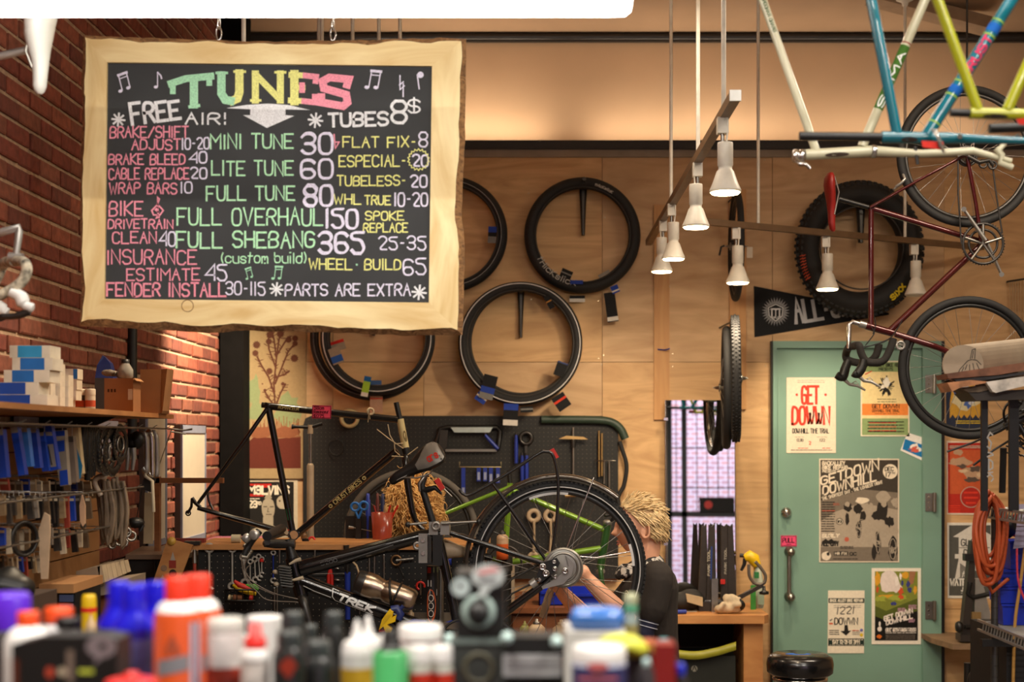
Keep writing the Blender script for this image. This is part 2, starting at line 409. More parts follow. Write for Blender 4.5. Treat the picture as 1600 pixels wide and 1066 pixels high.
# ================================================================ chalkboard sign, its chains and the tube light in front of it
YS=4.5
SW=WOOD('pine_sign',(212,176,114),(246,228,176),(1.2,1,5),2.2,.6,1.2)
SWV=WOOD('pine_sign_upright',(214,180,118),(246,228,176),(5,1,1.2),2.2,.6,1.2)
BARK=WOOD('bark_edge',(96,66,40),(176,132,84),(6,4,9),5,.9,2)
sign=thing('menu_board','chalkboard price list in a live-edge pine frame hung on two chains','sign',P(424,515,YS)+V((0,.02,0)))
def plank(outer,ia,ib,ins,mat,sgn):
 q=[]
 for(x0,y0),(x1,y1)in zip(outer,outer[1:]):
  k=max(2,int(math.hypot(x1-x0,y1-y0)/14))
  q+=[(x0+(x1-x0)*i/k,y0+(y1-y0)*i/k)for i in range(k)]
 q.append(outer[-1]);fr_=[];bk_=[]
 for i,(x,y)in enumerate(q):
  e=min(1,i/3,(len(q)-1-i)/3);dx,dy=R.uniform(-1.1,1.1)*e,R.uniform(-1.1,1.1)*e
  n_=noise.noise(V((x*.02,y*.02,3)))*.5+.5
  s_=ins[0]+(ins[1]-ins[0])*n_
  bk_.append((x+dx,y+dy))
  if i in(0,len(q)-1):
   c_=ia if i==0 else ib;fr_.append((x+(c_[0]-x)*.14,y+(c_[1]-y)*.14))
  else:fr_.append((x+dx+sgn[0]*s_,y+dy+sgn[1]*s_))
 m=MB();F_=[P(x,y,YS)for x,y in fr_];I=[P(*ib,YS),P(*ia,YS)]
 front=F_+I
 m.prism(front,(0,.032,0));o=m.part('frame_plank',mat,sign)
 b=MB();vs=[P(x,y,YS)for x,y in fr_]+[P(x,y,YS)+V((0,.022,0))for x,y in bk_]+[P(x,y,YS)+V((0,.036,0))for x,y in fr_];n=len(q)
 b.add(vs,[(i,i+1,n+i+1,n+i)for i in range(n-1)]+[(n+i,n+i+1,2*n+i+1,2*n+i)for i in range(n-1)]+[(0,n,2*n),(n-1,2*n-1,3*n-1)])
 b.part('bark_edge',BARK,o)
TL,TR,BR,BL=(127,52),(728,58),(722,523),(121,509)
iTL,iTR,iBR,iBL=(167,97),(675,103),(670,473),(163,467)
plank([TL,(250,57),(400,62),(560,60),(700,56),TR],iTL,iTR,(3,13),SW,(0,1))
plank([TR,(727,150),(725,250),(721,330),(726,400),(724,470),BR],iTR,iBR,(5,12),SWV,(-1,0))
plank([BR,(640,524),(500,518),(380,516),(330,520),(300,518),(200,513),BL],iBR,iBL,(5,15),SW,(0,-1))
plank([BL,(124,450),(122,350),(123,250),(127,152),(124,140),(125,110),TL],iBL,iTL,(3,12),SWV,(1,0))
MB().torus(P(293,478,YS-.0005),(0,1,0),.0185,.0012,28,6).part('knot',BARK,sign)
SLATE=M('slate_board',(46,48,50),.75,var=.18,scale=5)
MB().pprism([(164,95),(163,470),(671,476),(677,101)],YS+.012,.012).part('slate',SLATE,sign)
CH={k:M('chalk_'+k,c,.95,var=.22,scale=260,spec=.1)for k,c in dict(pink=(234,150,168),green=(178,228,186),yellow=(226,226,142),lilac=(220,216,240),white=(228,230,234),mint=(164,216,180)).items()}
LET={k:MB()for k in CH};fb=FR(YS+.0108)
RUNS='''pink|BRAKE/SHIFT|172|215|122|17|2.4
pink|ADJUST|206|234|76|16|2.4
lilac|10-20|284|233|43|17|2.4
pink|BRAKE BLEED|170|257|119|16|2.4
lilac|40|296|255|27|17|2.6
pink|CABLE REPLACE|170|280|125|17|2.4
lilac|20|298|279|25|17|2.6
pink|WRAP BARS|171|303|105|17|2.4
lilac|10|282|302|18|17|2.4
pink|BIKE|171|337|52|22|2.6
pink|DRIVETRAIN|169|357|101|14|2.3
pink|CLEAN|176|380|68|18|2.4
lilac|40|249|384|25|22|2.6
pink|INSURANCE|167|413|140|22|2.5
pink|ESTIMATE|198|438|114|18|2.4
lilac|45|321|438|33|24|2.8
pink|FENDER INSTALL|167|463|186|20|3
lilac|30-115|353|461|61|20|2.4
green|MINI TUNE|329|232|129|22|2.8
green|LITE TUNE|331|274|127|22|2.8
green|FULL TUNE|323|313|137|22|2.9
green|FULL OVERHAUL|277|352|227|26|2.9
green|FULL SHEBANG|276|387|215|24|3.2
green|(custom build)|345|411|134|16|2
lilac|30|471|240|48|32|3.6
lilac|60|470|279|49|29|3.6
lilac|80|475|322|44|32|3.8
lilac|150|508|357|50|29|3.4
lilac|365|498|396|70|32|3.8
yellow|FLAT FIX-|536|230|114|16|2.3
lilac|8|655|230|13|22|2.6
yellow|ESPECIAL-|530|260|104|17|2.3
lilac|20|645|260|24|18|2.8
yellow|TUBELESS-|527|290|107|15|2.3
lilac|20|642|292|25|18|2.8
yellow|WHL|522|319|42|15|2.3
yellow|TRUE|570|320|40|14|2.3
lilac|10-20|616|322|52|20|2.7
yellow|SPOKE|571|344|60|13.5|2.2
yellow|REPLACE|568|363|69|14|2.2
lilac|25-35|592|390|73|20|2.5
yellow|WHEEL|483|421|67|16|2.4
mint|.|554|414|8|5|3
yellow|BUILD|570|421|56|16|2.4
lilac|65|630|429|35|25|2.8
lilac|PARTS ARE EXTRA|446|462|195|18|2.6'''
for ln in RUNS.split('\n'):
 k,s,x,y,w_,h,t=ln.split('|');text(LET[k],fb,s,float(x),float(y),float(w_),float(h),float(t),jit=.035)
 if float(t)>=3.4:text(LET[k],fb,s,float(x)+1.4,float(y)-.6,float(w_),float(h),float(t)*.8,jit=.03)
text(LET['white'],fb,'FREE',207,195,76,33,5.2,rot=-.135,grow=-.22)
text(LET['white'],fb,'AIR!',290,194,64,17,3)
text(LET['white'],fb,'TUBES',514,198,92,20,4.2,rot=-.03)
text(LET['white'],fb,'8',612,192,23,34,4.6);text(LET['white'],fb,'$',638,176,18,20,2.8)
def star(k,x,y,r,t):
 for i in range(4):
  a=PI*i/4+.1;LET[k].ribbon(fb,[(x-r*math.cos(a),y-r*math.sin(a)),(x+r*math.cos(a),y+r*math.sin(a))],t)
star('white',185,187,10,3);star('white',493,188,11,3);star('white',432,452,10,2.8);star('white',655,457,11,3)
def note(k,x,y,s,rot=0,beam=True):
 ca,sa=math.cos(rot),math.sin(rot);T=lambda u,v:(x+(u*ca-v*sa)*s,y+(u*sa+v*ca)*s)
 def head(u,v):LET[k].sheet(fb,[T(u+.26*math.cos(a),v+.2*math.sin(a))for a in(2*PI*i/12 for i in range(12))])
 head(-.55,1)
 LET[k].ribbon(fb,[T(-.32,1),T(-.32,-.9)],s*.13)
 if beam:
  head(.45,.85);LET[k].ribbon(fb,[T(.68,.85),T(.68,-1)],s*.13)
  LET[k].ribbon(fb,[T(-.38,-.9),T(.74,-1)],s*.3);LET[k].ribbon(fb,[T(-.32,-.45),T(.68,-.55)],s*.12)
 else:LET[k].ribbon(fb,[T(-.32,-.9),T(.1,-.5),T(.2,-.1)],s*.2)
note('lilac',192,128,13,-.25);note('lilac',250,124,12,0,False);note('lilac',583,124,14,.18)
note('mint',388,427,8,-.25);note('mint',433,426,10,.12)
L_=LET['lilac'];L_.ribbon(fb,[(625,118),(625,140),(632,134)],2);L_.ribbon(fb,[(630,151),(630,128),(624,133)],2)
L_.sheet(fb,disc(657,117,5,5));L_.ribbon(fb,[(652,117),(655,139)],2)
LET['pink'].ribbon(fb,[(522,210),(524,232),(530,222),(524,222)],2.2)
LET['pink'].ribbon(fb,[(249,339),(244,341),(247,335),(246,308),(249,311),(246,320),(237,329),(240,336),(250,336),(255,329),(249,322),(243,328),(248,332)],2.4)
LET['yellow'].ribbon(fb,[(654+(17 if i%2 else 14.5)*math.cos(PI*i/18),249.5+(17 if i%2 else 14)*math.sin(PI*i/18))for i in range(37)],1.5)
LET['white'].sheet(fb,[(391,166),(391,180),(380,180),(417,200),(460,181),(446,180),(446,166)])
LET['white'].sheet(fb,[(354,169),(391,171),(446,171),(485,172),(450,164),(419,162),(385,164)])
# the big word on top
fb2=FR(YS+.0104)
def big(k,*ps,t=13):
 for p in ps:LET[k].ribbon(fb,p,t)
big('mint',[(270,144),(270,132)],[(327,131),(327,120)],t=9);big('mint',[(266,131),(290,123),(331,119)],t=11);big('mint',[(303,124),(303,165)]);big('mint',[(296,167),(311,165)],t=5)
big('mint',[(346,116),(346,146),(352,156),(362,158)]);big('mint',[(338,114),(355,114)],t=4)
big('yellow',[(362,158),(371,154),(374,144),(374,113)]);big('yellow',[(366,112),(383,112)],t=4)
big('yellow',[(399,158),(399,114)],[(438,158),(438,114)],t=11);big('yellow',[(399,116),(437,155)],t=10);big('yellow',[(392,157),(407,157)],[(430,113),(446,113)],t=4)
big('yellow',[(460,160),(460,114)]);big('yellow',[(454,117),(476,118)],[(460,137),(474,137)],[(453,157),(474,158)],t=9)
big('pink',[(476,118),(494,120),(493,128)],[(474,158),(492,160),(492,150)],[(472,132),(472,142)],t=9)
big('pink',[(542,134),(545,124),(515,121),(504,127),(506,138),(541,148),(543,160),(536,166),(502,160),(502,150)],t=12)
for k in LET:LET[k].part('chalk_lettering',CH[k],sign,kind='stuff')
# chains
def chain(px,top,label):
 a=P(px,top,YS)+V((0,.015,0));t=thing('hanging_chain',label,'chain',a,'chains of the chalkboard');n=int((ZC-a.z)/.034);m=MB()
 def lk(mb,i):
  z=a.z+.008+i*.034;w_=V((1,0,0))if i%2==0 else V((.25,.97,0)).normalized();pts=[]
  for k in range(16):
   b=2*PI*k/16;pts.append(V((a.x,a.y,z+.012))+w_*(.0085*math.cos(b))+V((0,0,1))*(.021*math.sin(b)))
  mb.tube(pts,.0028,6,closed=True)
 for i in range(n):
  if i<4:q=MB();lk(q,i);q.part('chain_link',CHROME,t)
  else:lk(m,i)
 m.part('links_above',CHROME,t,kind='stuff')
chain(340,60,'steel chain holding the chalkboard near its left end');chain(519,61,'steel chain holding the chalkboard past its middle')
# tube light in front of the sign, its housing leaves the frame at the top
YL=3.45
t=thing('tube_light','long glowing white tube light hanging in front of the chalkboard','lamp',P(480,34,YL))
a,b=P(-50,31,YL)+V((0,0,.042)),P(990,40,YL);xs=[(b.x-.045,1),(b.x-.012,.97),(b.x,.72)]
prof=[(-.085,.03),(-.085,.115),(.085,.115),(.085,.03),(.06,.008),(.02,0),(-.02,0),(-.06,.008)]
secs=[[V((x,YL+.085+py*k,a.z+.03+(pz-.03)*k))for py,pz in prof]for x,k in[(a.x,1)]+xs]
MB().loft(secs,sm=False).part('diffuser',M('glowing_diffuser',(255,248,238),emit=13,var=0),t)
MB().box((a.x,YL+.01,a.z+.146),(b.x-.01,YL+.16,a.z+.18)).part('housing',WHITE,t)
c=MB();c.cyl((-1.2,YL+.085,a.z+.17),(-1.2,YL+.085,ZC),.004,6);c.part('suspension_wire',STEEL,t)
c=MB();c.cyl((.1,YL+.085,a.z+.17),(.1,YL+.085,ZC),.004,6);c.part('suspension_wire',STEEL,t)
# ================================================================ track lights
ZT=H+305/F*8.3
TRK=M('track_bronze',(122,96,70),.45,.3);BONE=M('lamp_bone_white',(226,220,206),.4);LENS=M('lit_lamp_lens',(255,226,176),emit=22,var=0);OFFL=M('unlit_lens',(214,204,188),.3)
def track(label,pts,rods):
 a,b=pts;t=thing('light_track',label,'light track',(a+b)/2-V((0,0,.02)),'ceiling light tracks');d=(b-a).normalized();s=d.cross(V((0,0,1)))
 MB().obox((a+b)/2,d*(b-a).length/2,s*.017,V((0,0,.016))).part('rail',TRK,t)
 MB().obox(a-d*.006,d*.006,s*.019,V((0,0,.018))).part('end_cap',SILVER,t)
 for r in rods:
  p=a+(b-a)*r;MB().cyl(p+V((0,0,.015)),V((p.x,p.y,ZC)),.0085,10).part('suspension_rod',BONE,t)
  MB().lathe([(.06,-.012),(.05,-.035),(.02,-.05),(.015,-.07)][::-1],(p.x,p.y,ZC+.012),(0,0,1),18).part('ceiling_rose',BONE,t)
TX=.672
t1a,t1b=V((TX,4.69,ZT)),V((TX,8.15,ZT))
track('bronze light track running straight back from the tall pendant rods',(t1a,t1b),[.08,.3,.62])
for px in(503,551,592,625):
 p=P(px,30,6.9);MB().cyl((p.x,p.y,3.05),(p.x,p.y,ZC),.009,8).thing('pendant_rod',BONE,'thin ceiling rod behind the chalkboard chains, %s from the chain'%['first','second','third','fourth'][(503,551,592,625).index(px)],'rod','ceiling rods behind the chalkboard')
t2a,t2b=P(1085,345,(ZT-H)*F/(CY-345)),P(1535,405,(ZT-H)*F/(CY-405))
t2b.y=8.35;t2b.x=(1535-CX)/F*8.35;t2b.z=t2a.z
track('bronze light track crossing in front of the fat tyre to the red bicycle',(t2a,t2b),[.2,.705])
def lamp(top,label,sz=1.0,lit=True,energy=14,aim=None,cable=1,ang=95):
 """a bell-shaped reflector lamp hung from the track at TOP"""
 t=thing('track_lamp',label,'lamp',top-V((0,0,.27*sz)),'lamps on the light tracks')
 z=top.z;s=sz
 MB().box((top.x-.019*s,top.y-.02,z-.052*s),(top.x+.019*s,top.y+.02,z+.004)).part('track_adapter',BONE,t)
 MB().cyl(top-V((0,0,.05*s)),top-V((0,0,.09*s)),.007*s,8).part('swivel',STEEL,t)
 p=top+V((.022*s*cable,-.012,0))
 MB().lathe([(.0,-.085*s),(.026*s,-.085*s),(.027*s,-.09*s),(.027*s,-.165*s),(.024*s,-.167*s),(.024*s,-.178*s),(.030*s,-.185*s),(.044*s,-.225*s),(.055*s,-.25*s),(.055*s,-.258*s),(.052*s,-.258*s),(.05*s,-.25*s)],p,(0,0,1),26).part('lamp_shade',BONE,t)
 MB().lathe([(.05*s,-.259*s),(.047*s,-.263*s),(.0,-.268*s)],p,(0,0,1),24).part('lens',LENS if lit else OFFL,t)
 q=[top+V((.012*cable,-.02,-.01)),top+V((.034*cable,-.022,.008)),top+V((.045*cable,-.018,-.03)),p+V((.012*cable,0,-.088*s))]
 MB().tube(q,.0035*s,6).part('cord',BONE,t)
 if lit:spot_lamp(p-V((0,0,.275*s)),p+V(aim or(0,.15,-2)),energy,WARM,ang,.7,.045)
ytr=lambda py:(ZT-H)*F/(CY-py)
for px,py,y,lab,aim,cab in[(1126,178,4.95,'lit bell lamp nearest the end cap of the receding track',(.3,1.2,-1.5),1),(1086,250,5.75,'lit bell lamp second from the near end of the receding track',(.1,1.6,-1.4),-1),(1058,300,6.75,'lit bell lamp nearly touching its neighbour, right of the pair',(.3,1.6,-1.6),1),(1038,328,7.25,'lit bell lamp at the far end of the receding track',(-.8,1.2,-1.6),-1)]:
 lamp(V((TX-.006 if cab>0 else TX,y,ZT-.0165)),lab,1.0,True,52,aim,cab*.35)
for px,lab,lit in[(1150,'lit bell lamp below the crossing track before the wheel on the wall',True),(1290,'lit bell lamp shining inside the ring of the fat tyre',True),(1428,'unlit white bell lamp below the crossing track beside the red frame',False)]:
 f_=(px-1085)/450;p=t2a+(t2b-t2a)*f_;p.x=(px-CX)/F*p.y;lamp(p-V((0,0,.0165)),lab,1.12,lit,56,(.1,.6,-1.6),.3)
# extra lamps of the same kind hidden behind the chalkboard: they wash the brick corner
t3a,t3b=V((-1.1,5.2,3.05)),V((-1.1,7.6,3.05))
track('bronze light track above the brick wall behind the chalkboard',(t3a,t3b),[.1,.9])
lamp(V((-1.1,7.35,3.0335)),'lit bell lamp washing the brick corner behind the chalkboard',1,True,430,(-.76,.42,-1.0),.3,88)
lamp(V((-1.1,6.2,3.0335)),'lit bell lamp over the workbench behind the chalkboard',1,True,40,(.5,.6,-1.7),.3)
lamp(V((-1.1,5.3,3.0335)),'lit bell lamp over the hanging goods behind the chalkboard',1,True,75,(-.45,-.5,-1.5),.3,80)
# ================================================================ door, posters, pennant
TEAL=M('teal_door_paint',(122,158,142),.5,var=.05,scale=3);TEALF=M('teal_frame_paint',(118,154,140),.4,var=.04,scale=3)
YD=8.47
door=bpy.data.objects.new('door_1',None);COL.objects.link(door);door.location=P(1340,1115,YD);door['kind']='structure'
zf=690+F*H/YD
MB().pbox(1214,545,1441,zf,YD,.05).part('door_slab',TEAL,door)
MB().pbox(1208,533,1214,zf,YD-.03,.09).part('door_jamb',TEALF,door)
MB().pbox(1442,533,1471,zf,YD-.03,.09).part('door_jamb',TEALF,door)
MB().pbox(1214,533,1442,544,YD-.03,.09).part('door_head',TEALF,door)
MB().pbox(1205,533,1208.3,zf,YD-.01,.04).pbox(1471,533,1476,zf,YD-.01,.04).part('gap_shadow_strip',BLACK,door)
for py in(600,785,954):
 m=MB().pbox(1446,py-14,1457,py+14,YD-.036,.007);h=m.part('hinge',STEEL,door)
 m=MB().cyl(P(1460,py+15,YD-.042),P(1460,py-15,YD-.042),.011,12);m.part('hinge_pin',STEEL,h)
 m=MB()
 for k in(-8,0,8):m.lathe([(.006,0),(.005,.003)],P(1451,py+k,YD-.036),(0,-1,0),8)
 m.part('hinge_screws',CHROME,h,kind='stuff')
m=MB().lathe([(.032,0),(.032,.012),(.026,.02),(.021,.022),(.021,.03),(.0,.032)],P(1228,801,YD),(0,-1,0),24);o=m.part('deadbolt',CHROME,door)
MB().obox(P(1229,803,YD-.038),(.004,0,.004),(0,.008,0),(-.009,0,.009)).part('thumb_turn',STEEL,o)
m=MB().tube([P(1233,862,YD-.05),P(1233,932,YD-.05)],.0125,14);pull=m.part('pull_handle',STEEL,door)
for py in(862,932):
 MB().lathe([(.03,0),(.03,.006),(.014,.012),(.013,.04),(.022,.045),(.026,.06),(.018,.075),(0,.08)],P(1233,py,YD),(0,-1,0),20).part('handle_mount',STEEL,pull)
FLAT={}
def ink(c):return M('print_%02x%02x%02x'%c,c,.8,var=.06,scale=70,spec=.2)
def poster(name,label,pts,col,layers,Y=YD-.0035,cat='poster',thick=.003,d0=.0004):
 """a printed sheet: its outline, then print layers as (part name, colour, [shapes or callables])"""
 m=MB().pprism(pts,Y,thick);o=m.thing(name,ink(col),label,cat)
 for i,(nm,c,shp)in enumerate(layers):
  q=MB();f_=FR(Y-d0-.00025*i)
  for s in shp:
   if callable(s):s(q,f_)
   else:q.sheet(f_,s)
  q.part(nm,ink(c),o,kind='stuff')
 return o
def T(s,x,y,w_,h,t,**k):return lambda q,f_:text(q,f_,s,x,y,w_,h,t,**k)
def LN(pts,t):return lambda q,f_:q.ribbon(f_,pts,t)
def GREEK(x0,y0,x1,y1,rows,t=1.0,gaps=.12):
 """rows of small print"""
 def go(q,f_):
  for i in range(rows):
   y=y0+(y1-y0)*(i+.5)/rows;x=x0
   while x<x1:
    l_=R.uniform(2.5,7);q.ribbon(f_,[(x,y),(min(x+l_,x1),y)],t);x+=l_+R.uniform(1,2)
 return go
def BLOB(x,y,rx,ry,k=.25,n=16):
 return[(x+rx*(1+R.uniform(-k,k))*math.cos(2*PI*i/n),y-ry*(1+R.uniform(-k,k))*math.sin(2*PI*i/n))for i in range(n)]
RD=(206,68,52);BK=(38,36,34);CR=(232,218,196)
poster('poster','cream poster with tall red GET DOWWN letters at the door top left',rect(1229,590,1306,708),CR,[('red_lettering',RD,[T('GET',1253,631,26,27,4),T('DOWWN',1238,663,58,27,4),disc(1290,617,2,2),disc(1245,617,2,2),T('2',1264,695,3,5,1),GREEK(1247,699.5,1262,701.5,1),GREEK(1285,699.5,1297,701.5,1)]),('black_lettering',BK,[T('DOWNHILL TIME TRIAL',1238.5,677,56.5,7,1.2),T('12.30',1245,690,10,4,.8),T('122',1281,690,8,4,.8),GREEK(1246,593,1289,599,2,.5),GREEK(1236,702.5,1300,704.5,1,.9),LN([(1256,646),(1262,652),(1268,640),(1266,655),(1273,648),(1270,660),(1276,654),(1275,663)],.3),GREEK(1242,682.5,1257,683.5,1,.5),GREEK(1276,682.5,1292,683.5,1,.5)])])
GRN,ORG,YCR=(140,164,112),(236,140,68),(236,216,160)
poster('poster','cream, orange and green event poster behind the drop bars at the door top right',rect(1345,564,1421,682),(230,222,200),[('green_bands',GRN,[rect(1347,566,1419,581),rect(1347,654,1419,680)]),('cream_field',YCR,[rect(1347,581,1419,631),rect(1347,649,1419,654)]),('orange_band',ORG,[rect(1347,631,1419,649)]),('black_print',BK,[T('BACKALLEY BIKE REPAIR',1352,573,64,5,1),T('PRESENTS',1373,579,22,4,.8),T('GET DOWWN',1363,638,42,6,1.2),T('DOWNHILL TIME TRIAL',1363,644,42,4,.7),GREEK(1371,622,1400,630,2,.9),GREEK(1367,645,1402,648,1,.6),GREEK(1356,657,1412,677,4,1.5),lambda q,f_:[q.ribbon(f_,[(1384+5*math.cos(a),604-5*math.sin(a)),(1384+R.uniform(9,15)*math.cos(a),604-R.uniform(8,17)*math.sin(a))],R.uniform(.8,2.2))for a in(i*.24 for i in range(26))],[(1378,615),(1382,605),(1386,606),(1392,618),(1389,618),(1385,611),(1380,618)]]),('red_print',RD,[GREEK(1358,658,1400,676,3,1.2),LN([(1352,585),(1362,580)],1.6)]),('pale_print',(240,236,224),[BLOB(1385,598,5,8,.4),BLOB(1379,605,3,3,.4)])])
poster('photo_print','small tilted blue photo print taped below the orange and green poster',[(1418,676),(1452,687),(1441,720),(1407,704)],(236,234,230),[('picture',(34,120,184),[[(1414,686),(1447,697),(1440,715),(1410,702)]]),('splash',(240,236,230),[BLOB(1429,699,8,5,.5),BLOB(1437,703,3,3,.4)]),('red_patch',(206,96,80),[BLOB(1428,703,7,3.5,.5),BLOB(1431,699,2,2,.5)])],cat='photo')
W1,G1,G2,G3=(226,214,194),(64,58,52),(122,112,100),(168,156,140)
fx,fy=1260,700
def K(x,y):return(1260+x/5.331,700+y/5.33)
poster('poster','large black and white downhill race poster with a date disc mid-door',rect(1280,717,1405,879),(222,210,190),[('dark_ground',G1,[rect(1282,719,1403,783)]),('grey_ground',G2,[[(1282,783),(1282,815),(1340,790),(1403,800),(1403,770),(1350,765)],rect(1282,852,1403,877)]),('pale_ground',G3,[[(1282,815),(1282,855),(1403,855),(1403,797),(1345,786),(1305,800)],BLOB(1395,830,8,22,.3)]),('dark_figures',(44,40,37),[BLOB(1379,797,9,17,.15),BLOB(1370,806,9,7),BLOB(1341,795,7,8),BLOB(1325,793,7,6),BLOB(1324,811,3,10),BLOB(1342,827,4,13),BLOB(1395,858,7,18),BLOB(1372,848,4,18),BLOB(1366,862,4,12),[(1345,800),(1356,797),(1352,812),(1343,815)],BLOB(1390,815,6,9,.4)]),('pale_figures',G3,[BLOB(1380,777,10.5,9,.15),BLOB(1381,787,4,6,.2),BLOB(1343,783,4,5),BLOB(1358,797,7,11,.3),BLOB(1324,788,4,4),BLOB(1398,785,5,8,.3),BLOB(1371,826,8,5,.4),LN(disc(1395,858,5,16,24)+[(1400,858)],1.1),LN(disc(1372,848,3,16,24)+[(1375,848)],.9),LN(disc(1342,828,3,11,20)+[(1345,828)],.8),LN([(1362,826),(1372,822),(1384,826)],1.2),LN([(1386,832),(1396,827),(1403,832)],1.2),LN([(1336,813),(1348,812)],.9),lambda q,f_:[q.ribbon(f_,[(x+R.uniform(-6,6),y+R.uniform(-6,6)),(x+R.uniform(-6,6),y+R.uniform(-6,6))],.9)for x,y in([(1372,850)]*9+[(1395,860)]*12+[(1342,828)]*8+[(1380,835)]*9)]]),('white_lettering',W1,[T('BACKALLEY',1285,726.6,35,5.4,1.4),T('BIKE REPAIR',1285,733.5,39,5.4,1.4),T('PRESENTS',1285,738.5,21,3.6,.8),T('GETDOWN',1283,758,93,12,2.6,rot=-.26,skew=.25,grow=.45),T('DOWNHILL',1286,774,86,13,2.6,rot=-.27,skew=.25,grow=.3),T('THE SHORTEST DAY . THE LONGEST NIGHT',1285,782,98,4.4,1,rot=-.275),disc(1391,737,11.6),BLOB(1347,782,10,5,.2),T('SURLY',1284.5,840,26,5,1.8,rot=-.02,skew=.2),BLOB(1291,869,7,7,.1)]),('black_lettering',BK,[T('DEC',1383,736,13,6,1.3),T('17',1384,745,7.5,6.5,1.4),T('TH',1393,741,5,3,.7),GREEK(1284,783,1304,832,13,1.3),disc(1312,815,5.4),T('ALL-CITY',1284,853,26,7,2),GREEK(1313,853,1333,858,2,1),rect(1303,862,1325,868),T('OC',1328,868,10,4.5,1.2),GREEK(1302,872,1340,875,1,1),[(1284,847),(1290,842),(1294,845),(1299,842),(1305,847),(1311,850),(1284,850)],BLOB(1294,866,2.5,3,.2)]),('red_print',(184,96,76),[GREEK(1302,786,1312,790,2,.8),GREEK(1285,797.5,1304,799,1,1.4),disc(1323,843,3.6)]),('band_lettering',W1,[T('MR FIX',1305,867,18,3.6,.9),LN(disc(1312,815,4)+[(1316,815)],.8),T('2',1310.5,817.5,3,5,.9)])])
poster('poster','narrow white flyer with a black down arrow low on the door',[(1294,923),(1351,923),(1350,1021),(1293,1021)],(236,226,206),[('dark_bands',(36,52,46),[rect(1294.5,935,1350.5,942.5),rect(1294,998,1350,1009.5)]),('band_lettering',(236,226,206),[T('BACK ALLEY BIKE REPAIR',1297,940.5,51,4,1.1),T('SAT 12-21-13 2PM',1301,1006,42,5,1.3),GREEK(1296,999,1348,1001,1,.9),GREEK(1296,1007,1348,1009,1,.5)]),('black_lettering',BK,[T('1221',1307,960,27,11,1.3,rot=-.03,skew=.15),T('DOWWN',1304,976,36,10,1.7),[(1319.5,977),(1324.5,977),(1325.5,986),(1330,985.5),(1322,993.5),(1313,986.5),(1319,986)],GREEK(1303,945,1345,951,2,.5),GREEK(1296,984,1311,993,3,1.2),GREEK(1332,985,1344,993,3,.8),LN([(1297,970),(1300,968)],1.5)]),('red_stamp',(210,92,60),[rect(1295.5,973.5,1301.5,976),GREEK(1332,985,1341,986,1,1.2)]),('yellow_stamp',(222,190,40),[disc(1346,992.5,2.6)]),('blue_stamp',(110,110,180),[disc(1346,985,2.4)])])
def pj(x,y):return(1270+x/6.663,880+y/6.663)
poster('poster','white-bordered poster with riders on a green grassy slope low on the door',rect(1362,888,1439,1007),(236,228,214),[('grass',(128,136,56),[rect(1367,893,1434,1001)]),('light_haze',(228,216,210),[BLOB(1390,910,15,17,.15),BLOB(1401,918,7,9,.3)]),('autumn_leaves',(216,160,50),[BLOB(1371,905,5,11,.3),BLOB(1414,899,6,5,.3),BLOB(1430,922,3,6,.3),BLOB(1386,932,12,3,.3)]),('tree_trunk',(160,112,80),[[(1421,893),(1431,893),(1427,912),(1420,915)]]),('dark_slope',(86,96,40),[[(1367,947),(1385,955),(1396,950),(1434,935),(1434,975),(1367,975)]]),('bright_grass',(160,170,70),[BLOB(1403,934,14,5,.3),BLOB(1377,936,8,5,.4)]),('black_panel',(26,24,22),[[(1367,963),(1380,968),(1434,955),(1434,1001),(1367,1001)]]),('riders',(62,66,130),[BLOB(1419,913,3,5),BLOB(1421,922,4,4,.4),BLOB(1396,943,4,3,.4),BLOB(1410,911,2,4)]),('red_riders',(204,84,48),[BLOB(1408,924,4,5,.4),BLOB(1408,933,4,4,.4),BLOB(1371,921,2,5,.4)]),('white_figure',(240,232,226),[BLOB(1401,909,3,9,.3),BLOB(1407,901,2,5,.3)]),('white_lettering',(238,228,220),[T('GET DOWWN',1382,971,46,7,2,rot=-.3,skew=.2),T('DOWNHILL',1385,977,42,6,1.9,rot=-.26,skew=.2),T('DEC 16TH HIGH NOON',1384,987,47,4,1.1),GREEK(1385,980.5,1431,983,1,1),GREEK(1384,988,1431,990.5,1,.9),BLOB(1374.5,983,3.4,4,.1),BLOB(1374.5,975,1.6,4,.1)]),('small_print',(110,100,92),[GREEK(1384,991.5,1430,1000,6,.7)]),('pink_print',(196,150,170),[GREEK(1403,950,1414,956,3,1.2),GREEK(1420,945,1432,952,3,1.2),GREEK(1420,967,1429,973,3,1.2)]),('logo',(214,110,40),[BLOB(1374,995,4,3,.2)])])
poster('paper_note','pink paper note reading PULL above the door handle',rect(1220,837,1245,854),(238,84,128),[('lettering',(60,20,30),[T('PULL',1223,848,18,7,1.2),LN([(1221,838),(1244,838),(1244,853),(1221,853),(1221,838)],.7),LN([(1229,851),(1236,851)],.8)])],cat='note')
YP=YW-.0035
poster('poster','dark blue poster with a blue and yellow fireball right of the door',[(1478,590),(1541,588),(1540,680),(1479,680)],(54,62,84),[('flames',(222,172,70),[[(1484,630)]+[(1484+i*4.5,640+(8 if i%2 else 14))for i in range(13)]+[(1540,625),(1538,600),(1510,596),(1488,604)]]),('pale_flames',(232,222,180),[BLOB(1511,624,21,16,.3)]),('blue_smoke',(86,116,190),[BLOB(1500,612,9,8,.3),BLOB(1522,616,9,12,.3),BLOB(1512,630,5,8,.4)]),('white_smoke',(226,230,236),[BLOB(1509,606,7,6,.4),BLOB(1517,628,4,5,.4)]),('yellow_lettering',(226,196,60),[GREEK(1494,656.5,1538,663,2,1.6)])],Y=YP)
